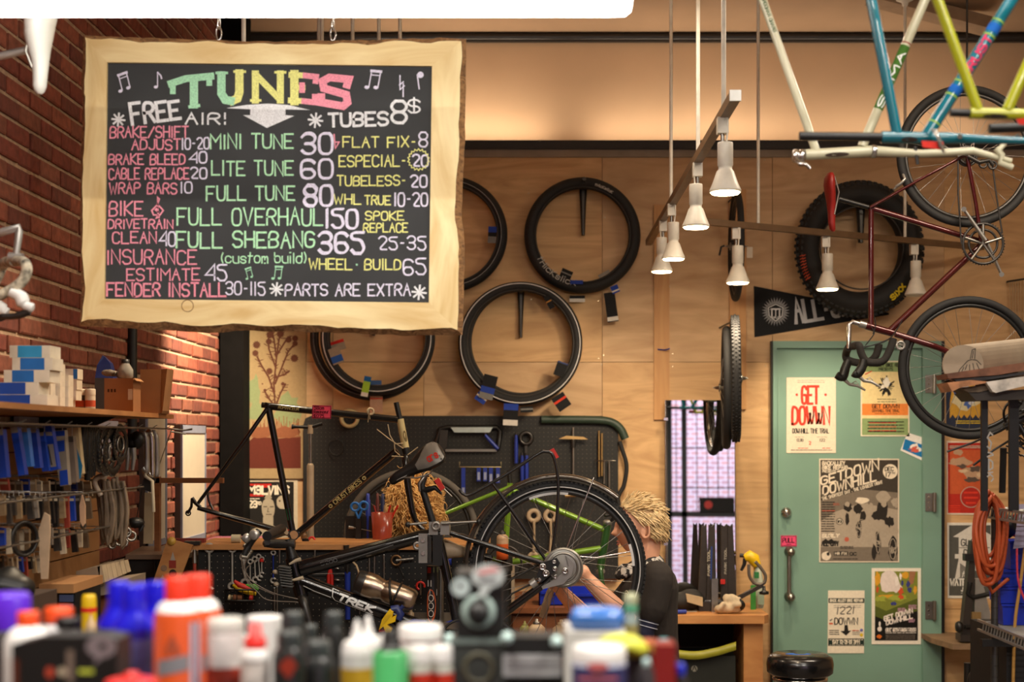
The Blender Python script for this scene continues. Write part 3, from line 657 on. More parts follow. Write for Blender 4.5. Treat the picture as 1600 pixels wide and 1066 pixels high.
poster('poster','red poster with swirling grey beasts and a round emblem right of the door',[(1479,689),(1543,691),(1542,805),(1480,804)],(236,218,200),[('red_ground',(190,52,40),[rect(1481,692,1541,802)]),('orange_field',(206,96,58),[rect(1484,703,1541,772)]),('grey_beasts',(196,160,130),[BLOB(1500,722,17,7,.3),BLOB(1521,741,17,12,.35),BLOB(1497,707,7,5,.3)]),('dark_beasts',(96,82,74),[BLOB(1524,733,11,5,.4),BLOB(1518,750,12,4,.4),BLOB(1503,729,8,3,.4)]),('pale_swirl',(222,196,160),[BLOB(1505,736,7,2.5,.4),BLOB(1530,742,4,4,.4)]),('emblem',(180,48,40),[disc(1517,777,15)]),('emblem_ring',(200,176,160),[LN([(1517+16*math.cos(PI*i/16),777+16*math.sin(PI*i/16))for i in range(33)],1.2),GREEK(1484,696,1541,701,2,1.6)]),('emblem_lettering',(226,66,48),[GREEK(1507,767,1527,773,1,3),GREEK(1507,775,1527,781,1,3),GREEK(1510,783,1524,789,1,3),GREEK(1483,789,1500,802,4,1.8)])],Y=YP)
poster('poster','grey poster with a white house-shaped water tower beside the orange cord',[(1480,817),(1551,817),(1550,935),(1481,935)],(226,222,212),[('grey_ground',(84,84,80),[rect(1483,821,1548,931)]),('tower',(214,210,202),[[(1489,839),(1520,820),(1548,836),(1548,890),(1513,893),(1496,905),(1492,905),(1498,873),(1492,873),(1492,866),(1498,866),(1498,840)]]),('tower_shade',(126,124,118),[[(1500,905),(1500,880),(1518,893),(1515,898)]]),('black_lettering',BK,[T('GLO',1502,853,21,10,1.6),T('DA',1506,868,13,9,1.6),LN([(1499,856),(1546,856)],1)]),('white_lettering',(232,230,222),[T('tour',1503,902,16,9,1.3,skew=.2),T('WATERTOWER',1485,915,62,10,2.2),T('JULY',1502,924,14,6,1.5),T('12',1528,924,6,6,1.5),GREEK(1502,926,1530,928,1,.8)])],Y=YP)
# pennant with a bridge shield
pn=poster('pennant','black felt pennant with a sunburst shield and pale grey capital letters',[(1178,447),(1389,489),(1389,492),(1179,527)],(30,31,34),[('sunburst',(134,136,140),[[(1212+(22 if i%2 else 15)*math.cos(2*PI*i/56),487+(23 if i%2 else 15)*math.sin(2*PI*i/56))for i in range(56)]]),('shield',(30,31,34),[[(1199,480),(1212,474),(1225,480),(1223,495),(1212,504),(1201,495)]]),('shield_rim',(206,208,212),[LN([(1200.5,481),(1212,475.5),(1223.5,481),(1222,494),(1212,502),(1202,494),(1200.5,481)],1.3),LN([(1206,495),(1206,483),(1218,483),(1218,495)],2.2),LN([(1212,494),(1212,483)],1.6),LN([(1203,484),(1206,482),(1212,485),(1218,482),(1221,484)],.8),T('MPLS',1207,498,10,3,.7)]),('lettering',(186,188,194),[T('ALL-CITY',1244,505,108,37,5.4,rot=-.165,grow=-.62)])],Y=YW-.005,cat='pennant')
# thistle picture and band poster at the left end
def thistle(q,f_):
 for p in([(430,640),(428,600),(432,560),(428,530),(424,515)],[(430,600),(440,575),(450,550),(458,540)],[(430,620),(420,590),(408,570),(402,558)],[(431,590),(445,585),(452,580)],[(432,560),(436,530),(440,520)],[(429,640),(438,615),(446,600)],[(430,636),(418,620),(413,610)],[(431,575),(420,545),(420,525)],[(432,556),(448,530),(450,528)]):
  q.ribbon(f_,p,2.6)
  for a,b in zip(p,p[1:]):
   for k in range(6):x,y=a[0]+(b[0]-a[0])*k/6,a[1]+(b[1]-a[1])*k/6;q.ribbon(f_,[(x,y),(x+R.uniform(-8,8),y-R.uniform(-1,7))],1.2)
 for x,y,r in[(401,539,6),(399,552,5),(422,523,6),(420,534,5),(438,522,6),(451,531,5),(461,529,5),(461,537,4.5),(460,560,6),(421,580,5),(442,600,3),(414,610,2.4),(410,600,1.2)]:
  q.sheet(f_,[(x+r*(1.15 if i%2 else.8)*math.cos(2*PI*i/22),y+r*(1.15 if i%2 else.8)*math.sin(2*PI*i/22))for i in range(22)])
poster('picture_board','cream board painted with a brown thistle over dark red ground',rect(385,440,478,748),(158,136,100),[('green_wash',(132,144,104),[BLOB(397,612,10,24,.3),BLOB(450,640,20,26,.3),BLOB(400,645,12,14,.3)]),('red_ground',(96,44,34),[[(389,690),(400,680),(430,686),(470,682),(470,732),(389,732)]]),('brown_earth',(134,84,58),[BLOB(408,675,18,9,.25),BLOB(445,676,24,9,.25),lambda q,f_:[q.ribbon(f_,[(x,684),(x+R.uniform(-5,5),R.uniform(650,668))],1.1)for x in range(390,470,2)]]),('thistle',(92,56,42),[thistle])],Y=YW-.015,cat='picture',thick=.015)
poster('poster','black band poster with red-backed lettering and a grey bald figure',rect(382,750,465,862),(206,196,172),[('black_field',(34,32,30),[rect(384,753,459,858)]),('red_bars',(180,40,32),[rect(390,756,424,759),rect(388,772,412,776),rect(396,759,420,762)]),('red_tag',(180,40,32),[rect(443,828,456,834)]),('figure',(166,156,136),[BLOB(419,795,10.5,17,.05),BLOB(418,842,32,22,.06),rect(411,808,427,826),[(413,779),(420,766),(425,779)]]),('second_figure',(176,166,146),[BLOB(441,785,9,11,.06)]),('figure_marks',(70,62,54),[LN([(412,792),(417,792)],1.4),LN([(422,792),(427,792)],1.4),LN([(416,804),(424,804)],1.2),LN([(419,794),(418,800),(421,800)],.9),disc(437,783,1.5),disc(445,783,1.5),LN([(396,838),(440,838)],1)]),('white_lettering',(226,216,196),[T('M3LVINS',389,772,62,12,3.4),T('23',389,793,12,10,2.6),T('RD',402,789,6,5,1.2),GREEK(389,778,406,781,1,1.4)])],Y=YW-.004)
# ================================================================ mirror leaning on the wall
t=thing('mirror','tall frameless mirror behind the low bench showing a barred street window','mirror',P(1095,936,8.36))
a,b,c,d=P(1041,934,8.38),P(1150,934,8.359),P(1150,625,8.359),P(1041,625,8.38)
tl=V((0,.055,0));mir=M('mirror_silver',(236,238,238),.0,1,var=0)
MB().prism([a,d+tl,c+tl,b],(0,.006,0)).part('glass',mir,t)
m=MB();m.tube([a,d+tl],.005,6);m.tube([b,c+tl],.003,6);m.part('polished_edge',CHROME,t)
for py in(655,850):MB().obox(P(1040,py,8.40),(.012,0,0),(0,.02,0),(0,0,.008)).part('clip',CHROME,t)
for x0,x1,y0,y1,lab in[(1022,1046,320,656,'vertical pine board on the plywood above the mirror'),(1140,1166,296,640,'vertical pine board behind the wheels hung edge-on')]:
 MB().pbox(x0,y0,x1,y1,YW-.02,.021).thing('mounting_board',WOOD('pine_board',(190,138,84),(208,160,104),(6,1,.8),2,.6,1.5),lab,'board','mounting boards')
MB().tube([P(1028,546,YW-.02),P(1040,547,YW-.05),P(1046,545,YW-.09)],.004,6).thing('wall_hook',BLUE,'small blue hook on the pine board above the mirror','hook')
# ================================================================ tyres on the plywood wall
def peg(px,y0,y1,w0,lab,Y=YW):
 m=MB();a=P(px,y0,Y-.005);b=P(px,y1,Y-.02)
 m.loft([[a+V((x*w0*mpp(Y)*k,yy,0))for x,yy in((-1,.004),(-1,-.02),(-.4,-.03),(.4,-.03),(1,-.02),(1,.004))]+[]for a,k in((a,1.1),(a+(b-a)*.15,1),(a+(b-a)*.5,.72),(b,.42))],sm=False)
 m.cyl(a+V((0,.004,-.03)),a+V((0,-.16,-.02)),.012,8)
 return m.thing('display_peg',DARKSTEEL,lab,'peg','tapered pegs that carry the tyres')
def cardtag(o,px,py,w_,h,rot,Y,cols):
 c,s=math.cos(rot),math.sin(rot);q=lambda u,v:(px+u*c-v*s,py+u*s+v*c)
 m=MB().pprism([q(-w_/2,-h/2),q(-w_/2,h/2),q(w_/2,h/2),q(w_/2,-h/2)],Y,.004);p=m.part('hang_tag',ink(cols[0]),o)
 for i,(c_,(a,b))in enumerate(cols[1:]):MB().sheet(FR(Y-.0008-.0003*i),[q(-w_/2,-h/2+h*a),q(-w_/2,-h/2+h*b),q(w_/2,-h/2+h*b),q(w_/2,-h/2+h*a)]).part('tag_print',ink(c_),p)
def arc_text(q,Y,cx,cy,rad,a0,a1,s,h,t,flip=False):
 """letters on a circle; angles run anticlockwise from the right in the photograph"""
 L_=(a1-a0)*rad
 f_=lambda u,v:P(cx+(rad+(v if flip else-v))*math.cos(a0+u/rad),cy-(rad+(v if flip else-v))*math.sin(a0+u/rad),Y)
 if flip:text(q,f_,s,0,0,L_,h,t)
 else:text(q,lambda u,v:P(cx+(rad-v)*math.cos(a1-u/rad),cy-(rad-v)*math.sin(a1-u/rad),Y),s,0,0,-L_ if a1<a0 else L_,h,t)
def wall_tyre(cx,cy,ro,ri,Y,label,stripe=None,ry=1.0,tilt=(0,-1,0),bead=True):
 k=mpp(Y);r=(ro-ri)/2*k;Rr=(ro+ri)/2*k
 m=MB().torus(P(cx,cy,Y),tilt,Rr,r,72,12,sq=1.5)
 if ry!=1:m.v=[V((p.x,p.y,P(cx,cy,Y).z+(p.z-P(cx,cy,Y).z)*ry))for p in m.v]
 o=m.thing('tyre',RUBBER,label,'tyre','new tyres hung on the plywood wall')
 if stripe:MB().torus(P(cx,cy,Y)+V((0,-r*1.42,0)),(0,-1,0),stripe*k,.0035,72,6,sq=.5).part('reflective_stripe',TAPE,o)
 if bead:MB().torus(P(cx,cy,Y)+V((0,-r*1.1,0)),(0,-1,0),(ri+2.2)*k,.0045,72,6).part('bead',M('bead_rubber',(44,43,42),.6),o)
 return o
DK=(30,30,32);BL=(40,64,150);GY=(120,120,118);WT=(210,206,198)
peg(702,290,360,5,'tapered peg hidden behind the right frame of the chalkboard')
o=wall_tyre(702,366,91,74,8.42,'slick tyre with a white stripe half behind the chalkboard',82)
cardtag(o,769,367,13,26,.05,8.35,(DK,(BL,(.0,.35)),(GY,(.6,1))))
peg(911,282,368,6,'tapered peg at the top of the plain black tyre')
o=wall_tyre(910,368,91,72,8.42,'plain black tyre with script lettering at the upper middle of the wall')
q=MB();arc_text(q,8.36,910,368,79,math.radians(207),math.radians(262),'thickslick',9,1.3,True)
arc_text(q,8.36,910,368,80,math.radians(55),math.radians(76),'thickslick',4,.9);q.part('lettering',ink((186,184,178)),o)
cardtag(o,885,428,18,13,.4,8.37,(DK,(GY,(.4,.55))));cardtag(o,901,441,20,6,0,8.35,(BL,));cardtag(o,961,452,12,12,-.4,8.36,(BL,(WT,(.6,.8))));cardtag(o,955,480,17,46,-.14,8.37,(DK,(WT,(.83,.97))));cardtag(o,902,467,24,10,0,8.41,(DK,(WT,(.45,1))));cardtag(o,944,428,19,5,-.5,8.38,((150,146,138),))
peg(814,450,528,5,'tapered peg at the top of the striped tyre pair')
o=wall_tyre(813,537,97,81,8.36,'front tyre of the striped pair in the wall centre',93)
o2=wall_tyre(816,535,94,79,8.43,'rear tyre of the striped pair in the wall centre, mostly hidden',None)
cardtag(o,763,605,22,38,.25,8.30,(GY,(DK,(.0,.5)),(BL,(.5,.75))));cardtag(o,752,622,18,14,.6,8.31,(BL,(WT,(.3,.5))));cardtag(o,798,648,23,34,.05,8.31,(DK,(BL,(.0,.3)),(WT,(.74,1))));cardtag(o,823,640,20,9,-.05,8.34,(DK,(GY,(.3,.6))))
cardtag(o,876,577,17,23,.35,8.31,(DK,((60,70,110),(.0,.1))));cardtag(o,877,628,22,24,-.6,8.31,(DK,((196,60,40),(.3,.45))));cardtag(o,858,472,9,22,-.5,8.31,(DK,((170,120,60),(.4,.5))))
peg(584,450,525,5,'tapered peg hidden behind the bottom of the chalkboard')
o=wall_tyre(590,528,90,74,8.33,'front tyre of the nest of striped tyres under the chalkboard',84)
o2=wall_tyre(582,528,98,84,8.42,'outermost tyre of the nest of striped tyres under the chalkboard',91)
cardtag(o,525,556,18,26,-.35,8.27,((150,140,124),((44,90,170),(.5,.9))));cardtag(o,572,604,11,32,.2,8.27,((150,190,60),((30,90,150),(.0,.25)),(WT,(.8,1))));cardtag(o,585,598,22,7,0,8.3,((60,90,140),));cardtag(o,588,632,20,26,0,8.36,((176,140,116),((190,80,60),(.1,.2))))
cardtag(o,528,540,22,16,-.3,8.34,((150,140,124),((190,40,34),(.0,.3))))
# fat knobbly tyre
o=wall_tyre(1342,390,98,62,8.36,'fat knobbly tyre behind the red bicycle frame',None,1.07)
m=MB();c=P(1342,390,8.36);k=mpp(8.36)
for i in range(66):
 a=2*PI*i/66
 for s_,rr,yy in((1,97.5,-.03),(.8,98.5,0),(1,91.5,-.063)):
  aa=a+(.045 if yy==0 else 0);p=c+V((math.cos(aa)*rr*k,yy,math.sin(aa)*rr*k*1.07));d=V((math.cos(aa),0,math.sin(aa)));tt=V((-math.sin(aa),0,math.cos(aa)))
  m.obox(p,d*.009,tt*.010*s_,V((0,.011,0)))
m.part('tread_knobs',RUBBER,o,kind='stuff')
q=MB();text(q,lambda u,v:P(1342+(84-v)*math.cos(-.95+u/84*1.0),390-(84-v)*1.07*math.sin(-.95+u/84),8.255),'XXIS',26,0,-26,7,2.4);q.part('yellow_lettering',ink((206,180,40)),o)
q=MB();[q.ribbon(FR(8.257),[(1342+a*math.cos(b),395-a*1.05*math.sin(b)),(1342+(a+4)*math.cos(b+.02),395-(a+4)*1.05*math.sin(b+.02))],1.6)for a in(84,88)for b in(3.18+.05*i for i in range(9))];q.part('red_lettering',ink((170,70,46)),o)
peg(1344,296,380,8,'tapered peg inside the ring of the fat tyre',8.44)
# ================================================================ spoked wheels
def wheel(t,c,n,Rw,tr,nsp=28,tyre=RUBBER,rim=GREYRIM,hl=.1,hr=.02,spoke=STEEL,sr=.0011,rd=.018,tread=0):
 c=V(c);n=V(n).normalized();u,w_,_=frame_of(n)
 o=MB().torus(c,n,Rw-tr,tr,80,12).part('tyre',tyre,t)
 if tread:
  m=MB()
  for i in range(tread):
   a=2*PI*i/tread
   for s_ in(-.6,0,.6):
    aa=a+(.5 if s_==0 else 0)*2*PI/tread;d=u*math.cos(aa)+w_*math.sin(aa);tt=n.cross(d)
    m.obox(c+d*(Rw-tr+tr*math.cos(s_))+n*tr*math.sin(s_*1.15),d*.003,tt*.006,n*.005)
  m.part('tread_knobs',tyre,o,kind='stuff')
 rr=Rw-2*tr-rd*.35
 MB().torus(c,n,rr,rd*.55,72,8,sq=1.0).part('rim',rim,t)
 m=MB()
 for i in range(nsp):
  a=2*PI*i/nsp;s_=(1 if i%2 else-1);b=a+(.9 if i%4<2 else-.9)
  p0=c+n*hl*.32*s_+(u*math.cos(b)+w_*math.sin(b))*hr*1.25;p1=c+(u*math.cos(a)+w_*math.sin(a))*(rr-.004)
  m.tube([p0,p1],sr,4)
 m.part('spokes',spoke,t,kind='stuff')
 h=MB();h.lathe([(.004,-hl/2-.014),(.004,-hl/2),(hr*.5,-hl/2),(hr*.6,-hl*.36),(hr*1.4,-hl*.35),(hr*1.4,-hl*.30),(hr*.6,-hl*.25),(hr*.6,hl*.25),(hr*1.4,hl*.30),(hr*1.4,hl*.35),(hr*.6,hl*.36),(hr*.5,hl/2),(.004,hl/2),(.004,hl/2+.014)],c,n,18)
 h.part('hub',STEEL,t)
t=thing('wheel','black wheel hung edge-on with a quick-release lever above its twin','wheel',P(1150,472,8.12),'wheels hung edge-on on the wall')
wheel(t,P(1150,385,8.12),(1,-.045,0),.315,.019,20,RUBBER,BLACK,.1,.016,BLACK)
m=MB().tube([P(1132,384,8.2),P(1127,386,8.2),P(1124,399,8.19)],.006,8);m.part('quick_release_lever',BLACK,t)
MB().pbox(1167,386,1176,403,8.2,.002).part('paper_tag',PAPER,t)
t=thing('wheel','knobbly mountain bike wheel hung edge-on above the mirror','wheel',P(1146,693,7.8),'wheels hung edge-on on the wall')
wheel(t,P(1149,592,7.8),(1,-.125,.01),.35,.026,24,RUBBER,BLACK,.11,.016,BLACK,tread=90)
MB().tube([P(1160,590,7.8),P(1168,591,7.8)],.007,8).part('axle_end',STEEL,t)
t=thing('wheel','second wheel with a bare rim hanging low behind the knobbly one','wheel',P(1134,703,7.95),'wheels hung edge-on on the wall')
wheel(t,P(1135,606,7.95),(1,-.11,0),.345,.024,24,RUBBER,CHROME,.12,.016,STEEL)
for px,py,y,lab in[(1150,303,8.2,'hook carrying the upper edge-on wheel'),(1147,500,7.9,'hook carrying the knobbly edge-on wheel')]:
 MB().tube([V((P(px,py,y).x,YW+.005,P(px,py,y).z+.005)),P(px,py+1,y)+V((0,.03,0)),P(px,py+3,y)+V((0,-.05,-.012)),P(px,py-4,y)+V((0,-.09,0))],.006,8).thing('wheel_hook',BLACK,lab,'hook','hooks for the edge-on wheels')
# ================================================================ bicycle helpers
def tb(t,name,pts,rpx,mat,n=12,label=None,caps=True):
 """a tube through points (px, py, depth), radius in photograph pixels"""
 q=[P(*p)for p in pts];rr=rpx if isinstance(rpx,(list,tuple))else[rpx]*len(q)
 return MB().tube(q,[r*mpp(p[2])for r,p in zip(rr,pts)],n,caps=caps).part(name,mat,t,label)
def curve(pts,k=6):
 """Catmull-Rom through tuples"""
 p=[pts[0]]+list(pts)+[pts[-1]];out=[]
 for i in range(1,len(p)-2):
  for j in range(k):
   u=j/k;out.append(tuple(.5*(2*p[i][d]+(p[i+1][d]-p[i-1][d])*u+(2*p[i-1][d]-5*p[i][d]+4*p[i+1][d]-p[i+2][d])*u*u+(3*p[i][d]-p[i-1][d]-3*p[i+1][d]+p[i+2][d])*u**3)for d in range(len(p[0]))))
 return out+[tuple(pts[-1])]
def saddle(t,tail,nose,up,wt,mat,hh=.03,name='saddle'):
 tail,nose=V(tail),V(nose);ax=(nose-tail);L_=ax.length;ax.normalize();up=V(up);up=(up-ax*up.dot(ax)).normalized();sd=ax.cross(up);secs=[]
 for s_,w_,h_,dz in[(0,.25,.3,-.002),(.02,.62,.7,0),(.08,.95,1,.004),(.2,1,1.1,.006),(.35,.85,1.05,.003),(.5,.52,.95,.0),(.65,.34,.85,-.001),(.85,.27,.75,.0),(.96,.24,.62,-.004),(1,.1,.3,-.008)]:
  secs.append([tail+ax*(L_*s_)+sd*(wt/2*w_*math.cos(a))+up*(dz+hh*h_*(math.sin(a)*(.55 if math.sin(a)>0 else.75)))for a in(2*PI*k/16 for k in range(16))])
 return MB().loft(secs).part(name,mat,t)
# ================================================================ red road bicycle hung vertically at the right
YR=6.7
RB=M('dark_red_paint',(74,9,11),.25,.3,coat=.6)
t=thing('road_bicycle','dark red road bicycle hung upright on end with red saddle and black drop bars','bicycle',P(1514,688,YR))
wheel(t,P(1511,244,YR),(.05,-1,.02),112*mpp(YR),.019,30,RUBBER,DARKSTEEL,.12,.018)
wheel(t,P(1514,575,YR-.02),(.04,-1,.0),112*mpp(YR),.019,28,RUBBER,BLACK,.1,.016)
tb(t,'top_tube',[(1361,325,YR),(1361,508,YR)],4.3,RB)
tb(t,'seat_tube',[(1360,325,YR),(1534,378,YR)],4.6,RB)
tb(t,'down_tube',[(1389,518,YR),(1535,381,YR)],5,RB)
tb(t,'head_tube',[(1353,509,YR),(1396,521,YR)],6,RB)
for s in(-1,1):
 tb(t,'seat_stay',[(1360,324,YR+.02*s),(1440,279,YR+.05*s),(1507,243,YR+.065*s)],2.4,RB)
 tb(t,'chain_stay',[(1533,377,YR+.03*s),(1525,320,YR+.05*s),(1511,244,YR+.065*s)],3,RB)
 tb(t,'fork_blade',curve([(1399,522,YR+.03*s),(1440,535,YR+.05*s),(1478,549,YR+.05*s),(1514,575,YR+.05*s)]),[5]*10+[4.6]*4+[3.6]*5,RB)
tb(t,'bottom_bracket',[(1538,378,YR-.045),(1538,378,YR+.045)],7,RB)
o=MB().torus(P(1536,381,YR-.06),(0,-1,0),31*mpp(YR),.006,48,8).part('chainring',DARKSTEEL,t)
MB().torus(P(1536,381,YR-.05),(0,-1,0),22*mpp(YR),.006,40,8).part('inner_chainring',DARKSTEEL,o)
m=MB();c=P(1536,381,YR-.06)
for i in range(46):a=2*PI*i/46;m.obox(c+V((math.cos(a),0,math.sin(a)))*.099,(.004*math.cos(a),0,.004*math.sin(a)),(-.0025*math.sin(a),0,.0025*math.cos(a)),(0,.002,0))
m.part('chainring_teeth',DARKSTEEL,o,kind='stuff')
m=MB()
for i in range(5):a=2*PI*i/5+.3;m.tube([c,c+V((math.cos(a),0,math.sin(a)))*.09],.007,6)
m.part('spider',STEEL,o)
for e,nm,y in(((1506,327),'crank_arm',-.08),((1565,429),'crank_arm',.07)):
 o=MB().tube([P(1540,376,YR+y),P(*e,YR+y)],[.016,.011],8,flat=.6).part(nm,SILVER,t)
 MB().cyl(P(*e,YR+y-.012),P(*e,YR+y+.012),.012,12).part('pedal_thread',STEEL,o)
m=MB();m.tube([P(1497,250,YR-.06),P(1497,300,YR-.06),P(1502,380,YR-.06)],.004,6);m.tube([P(1550,250,YR-.06),P(1556,300,YR-.06),P(1566,365,YR-.06)],.004,6);m.part('chain',DARKSTEEL,t)
m=MB();m.torus(P(1511,244,YR-.05),(0,-1,0),.035,.006,24,6);m.torus(P(1511,244,YR-.04),(0,-1,0),.045,.006,24,6);m.part('sprockets',DARKSTEEL,t,kind='stuff')
m=MB();m.tube([P(1512,244,YR-.08),P(1530,254,YR-.085),P(1545,250,YR-.08),P(1552,258,YR-.075)],.01,8);m.torus(P(1536,256,YR-.075),(0,-1,0),.018,.005,16,6);m.torus(P(1551,258,YR-.075),(0,-1,0),.018,.005,16,6);m.part('rear_derailleur',DARKSTEEL,t)
MB().obox(P(1503,240,YR-.085),V((.024,0,.010)),(0,.01,0),V((-.003,0,.008))).part('quick_release',CHROME,t)
tb(t,'seat_post',[(1311,311,YR),(1357,324,YR)],3.8,BLACK)
saddle(t,P(1296,270,YR),P(1299,362,YR),(-1,0,0),.13,M('red_leather',(132,22,17),.45),.034)
m=MB();m.tube([P(1304,276,YR-.03),P(1311,300,YR-.02),P(1304,335,YR-.015)],.004,6);m.tube([P(1304,276,YR+.03),P(1311,300,YR+.02),P(1304,335,YR+.015)],.004,6);m.part('saddle_rails',STEEL,t)
tb(t,'headset',[(1343,506,YR),(1354,509,YR)],5.5,SILVER)
o=tb(t,'stem',[(1345,507,YR),(1332,503,YR),(1327,507,YR),(1326,545,YR)],[3.6,4,4,3.6],CHROME)
TAPEB=M('black_bar_tape',(34,31,29),.85,bump=.4,scale=60)
for s,y,q1,q2 in((0,YR-.19,[(1333,541),(1342,540),(1346,553),(1353,564),(1366,567),(1381,563),(1391,545),(1396,529)],[(1350,562),(1347,574),(1339,585),(1333,583)]),(1,YR+.19,[(1326,543),(1322,552),(1324,562),(1340,567),(1356,566),(1367,558),(1372,546),(1373,538)],[(1326,563),(1321,575),(1316,590),(1307,586)])):
 n_=len(curve([p+(0,)for p in q1]));yy=[YR+(y-YR)*min(1,i/6)for i in range(n_)]
 tb(t,'handlebar',[(p[0],p[1],Y)for p,Y in zip(curve([p+(0,)for p in q1]),yy)],6,TAPEB,10)
 o=tb(t,'brake_hood',[p+(y,)for p in curve([p+(0,)for p in q2])]and[(p[0],p[1],y)for p in curve([p+(0,)for p in q2])],[7]*7+[7.5]*6+[6]*6,BLACK,10)
 ox,oy=(0,0)if s==0 else(-22,6)
 MB().tube([P(px+ox,py+oy,y)for px,py in[(1342,588),(1350,595),(1362,597),(1374,604)]],[.009,.008,.007,.005],8).part('brake_lever',SILVER,o)
 MB().tube([P(px+ox,py+oy,y)for px,py in[(1352,594),(1359,590),(1364,594),(1356,596)]],.003,6).part('lever_loop',STEEL,o)
m=MB()
for p in([(1361,510),(1366,520),(1360,530),(1352,540)],[(1392,528),(1380,535),(1362,540),(1348,542)],[(1366,495),(1368,508),(1364,522)],[(1410,500),(1402,514),(1388,530),(1350,544)]):m.tube([P(c_[0],c_[1],YR-.04)for c_ in curve([q+(0,)for q in p])],.0028,6)
m.part('brake_cables',BLACK,t,kind='stuff')
m=MB();m.torus(P(1407,540,YR-.05),(0,-1,0),.018,.006,20,8);m.tube([P(1401,534,YR-.05),P(1402,543,YR-.05),P(1409,545,YR-.05)],.006,8);m.tube([P(1404,538,YR-.05),P(1416,541,YR-.04),P(1421,549,YR-.03)],.006,8);m.part('front_brake',SILVER,t)
m=MB();m.tube([P(1400,292,YR-.03),P(1408,286,YR-.05),P(1414,280,YR-.05),P(1411,273,YR-.03)],.007,8);m.tube([P(1408,288,YR+.03),P(1396,296,YR)],.005,8);m.part('rear_brake',SILVER,t)
a=P(1511,132,YR);m=MB().tube([V((a.x,YR,ZC)),V((a.x,YR,a.z+.06)),V((a.x+.03,YR,a.z+.0)),V((a.x+.01,YR,a.z-.035)),V((a.x-.02,YR,a.z-.012))],.005,8);m.thing('bicycle_hook',BLACK,'long ceiling hook holding the red bicycle by its upper wheel','hook')
# ================================================================ bare frames hung from the ceiling at the upper right
def hung_frame(label,Y,paint,steerer,head,tt,dt,fork,rr,extra=None):
 t=thing('frameset',label,'bicycle frame',P(*head[0],Y)-V((0,0,.02)))
 tb(t,'head_tube',[p+(Y,)for p in head],rr[0],paint)
 def ext(p,k):return(p[0][0]+(p[1][0]-p[0][0])*k,p[0][1]+(p[1][1]-p[0][1])*k)
 a,b=ext(tt,1),ext(dt,1)
 o1=tb(t,'top_tube',[p+(Y,)for p in tt],rr[1],paint);o2=tb(t,'down_tube',[p+(Y,)for p in dt],rr[2],paint)
 tb(t,'seat_tube',[a+(Y,),b+(Y,)],rr[1],paint)
 tb(t,'bottom_bracket',[b+(Y-.035,),b+(Y+.035,)],rr[2]*1.3,paint)
 m=MB();d=(P(*a,Y)-P(*tt[0],Y)).normalized()
 for s in(-1,1):
  e=P(*b,Y)+V((.02,.06*s,.38));tube=MB().tube([P(*a,Y),e],.008,8).part('seat_stay',paint,t);MB().tube([P(*b,Y)+V((0,.03*s,0)),e],.009,8).part('chain_stay',paint,t)
 if steerer:tb(t,'steerer',[p+(Y,)for p in steerer],rr[3],BLACK,label='black steerer tube')
 if fork:
  for s in(-1,1):tb(t,'fork_blade',[(x,y,Y+s*(.0 if i==0 else.04))for i,(x,y)in enumerate(fork)],[rr[0]*.95]+[rr[0]*.7]*(len(fork)-2)+[rr[0]*.5],paint)
 h=(P(*a,Y)+P(*b,Y))/2;MB().tube([V((h.x,Y,ZC)),V((h.x,Y,h.z+.03)),V((h.x+.03,Y,h.z)),V((h.x,Y,h.z-.03)),V((h.x-.03,Y,h.z))],.005,8).thing('frame_hook',BLACK,'ceiling hook holding the %s'%label[:40].split(' with')[0],'hook','hooks of the hung frames')
 return t,o1,o2
TE,LM,IV=M('teal_paint',(0,104,122),.25,coat=.5,var=.05),M('lime_paint',(168,172,20),.3,coat=.5,var=.05),M('ivory_paint',(206,202,172),.3,coat=.4,var=.04)
def bands(t,o,a,b,Y,r,items):
 A,B=P(*a,Y),P(*b,Y);d=(B-A);L_=d.length;k=mpp(Y);d.normalize()
 for s0,s1,mat,nm in items:MB().tube([A+d*L_*s0,A+d*L_*s1],r*k*1.03,14,caps=False).part(nm,mat,o)
t,o1,o2=hung_frame('teal bicycle frame with pink block lettering hung with its long black steerer level',3.6,TE,[(1249,213),(1378,214.5)],[(1377,214.5),(1482,216)],[(1402,212),(1344,-90)],[(1448,212),(1637,-90)],[(1480,216),(1540,218),(1660,222)],(9.5,8.5,10,7.2))
LIMEP=ink((150,186,60));BLUEP=ink((20,88,170));PINKP=ink((206,50,92))
bands(t,o2,(1448,212),(1637,-90),3.6,10,[(.06,.066,LIMEP,'lime_stripe'),(.2,.206,LIMEP,'lime_stripe'),(.215,.25,BLUEP,'blue_stripe'),(.27,.276,LIMEP,'lime_stripe'),(.51,.516,LIMEP,'lime_stripe'),(.53,.57,BLUEP,'blue_stripe'),(.585,.591,LIMEP,'lime_stripe')])
fr_=tubeframe(P(1448,212,3.6),P(1637,-90,3.6),10*mpp(3.6));k=mpp(3.6)
q=MB();text(q,lambda u,v:fr_(u*k,v*k),'CRUST',106,5.5,74,12,3.2);q.part('lettering',PINKP,o2,kind='stuff')
fr_=tubeframe(P(1377,214.5,3.6),P(1482,216,3.6),9.5*k);q=MB();q.sheet(lambda u,v:fr_(u*k,v*k),disc(42,5,13,4));q.part('head_badge',ink((60,50,44)),t)
m=MB().pprism([(1440,220),(1474,222),(1472,234),(1442,230)],3.55,.002);m.part('red_tag',ink((214,56,48)),t)
m=MB()
for x in(1500,1590):m.cyl(P(x,213,3.6-.02),P(x,213,3.6-.045),.006,10)
m.part('bolts',STEEL,t,kind='stuff')
MB().tube([P(1459,203,3.56),P(1466,214,3.55),P(1470,226,3.55),P(1476,240,3.56)],[.012,.008,.012,.004],8,flat=.3).part('clear_bag',CLEAR,t)
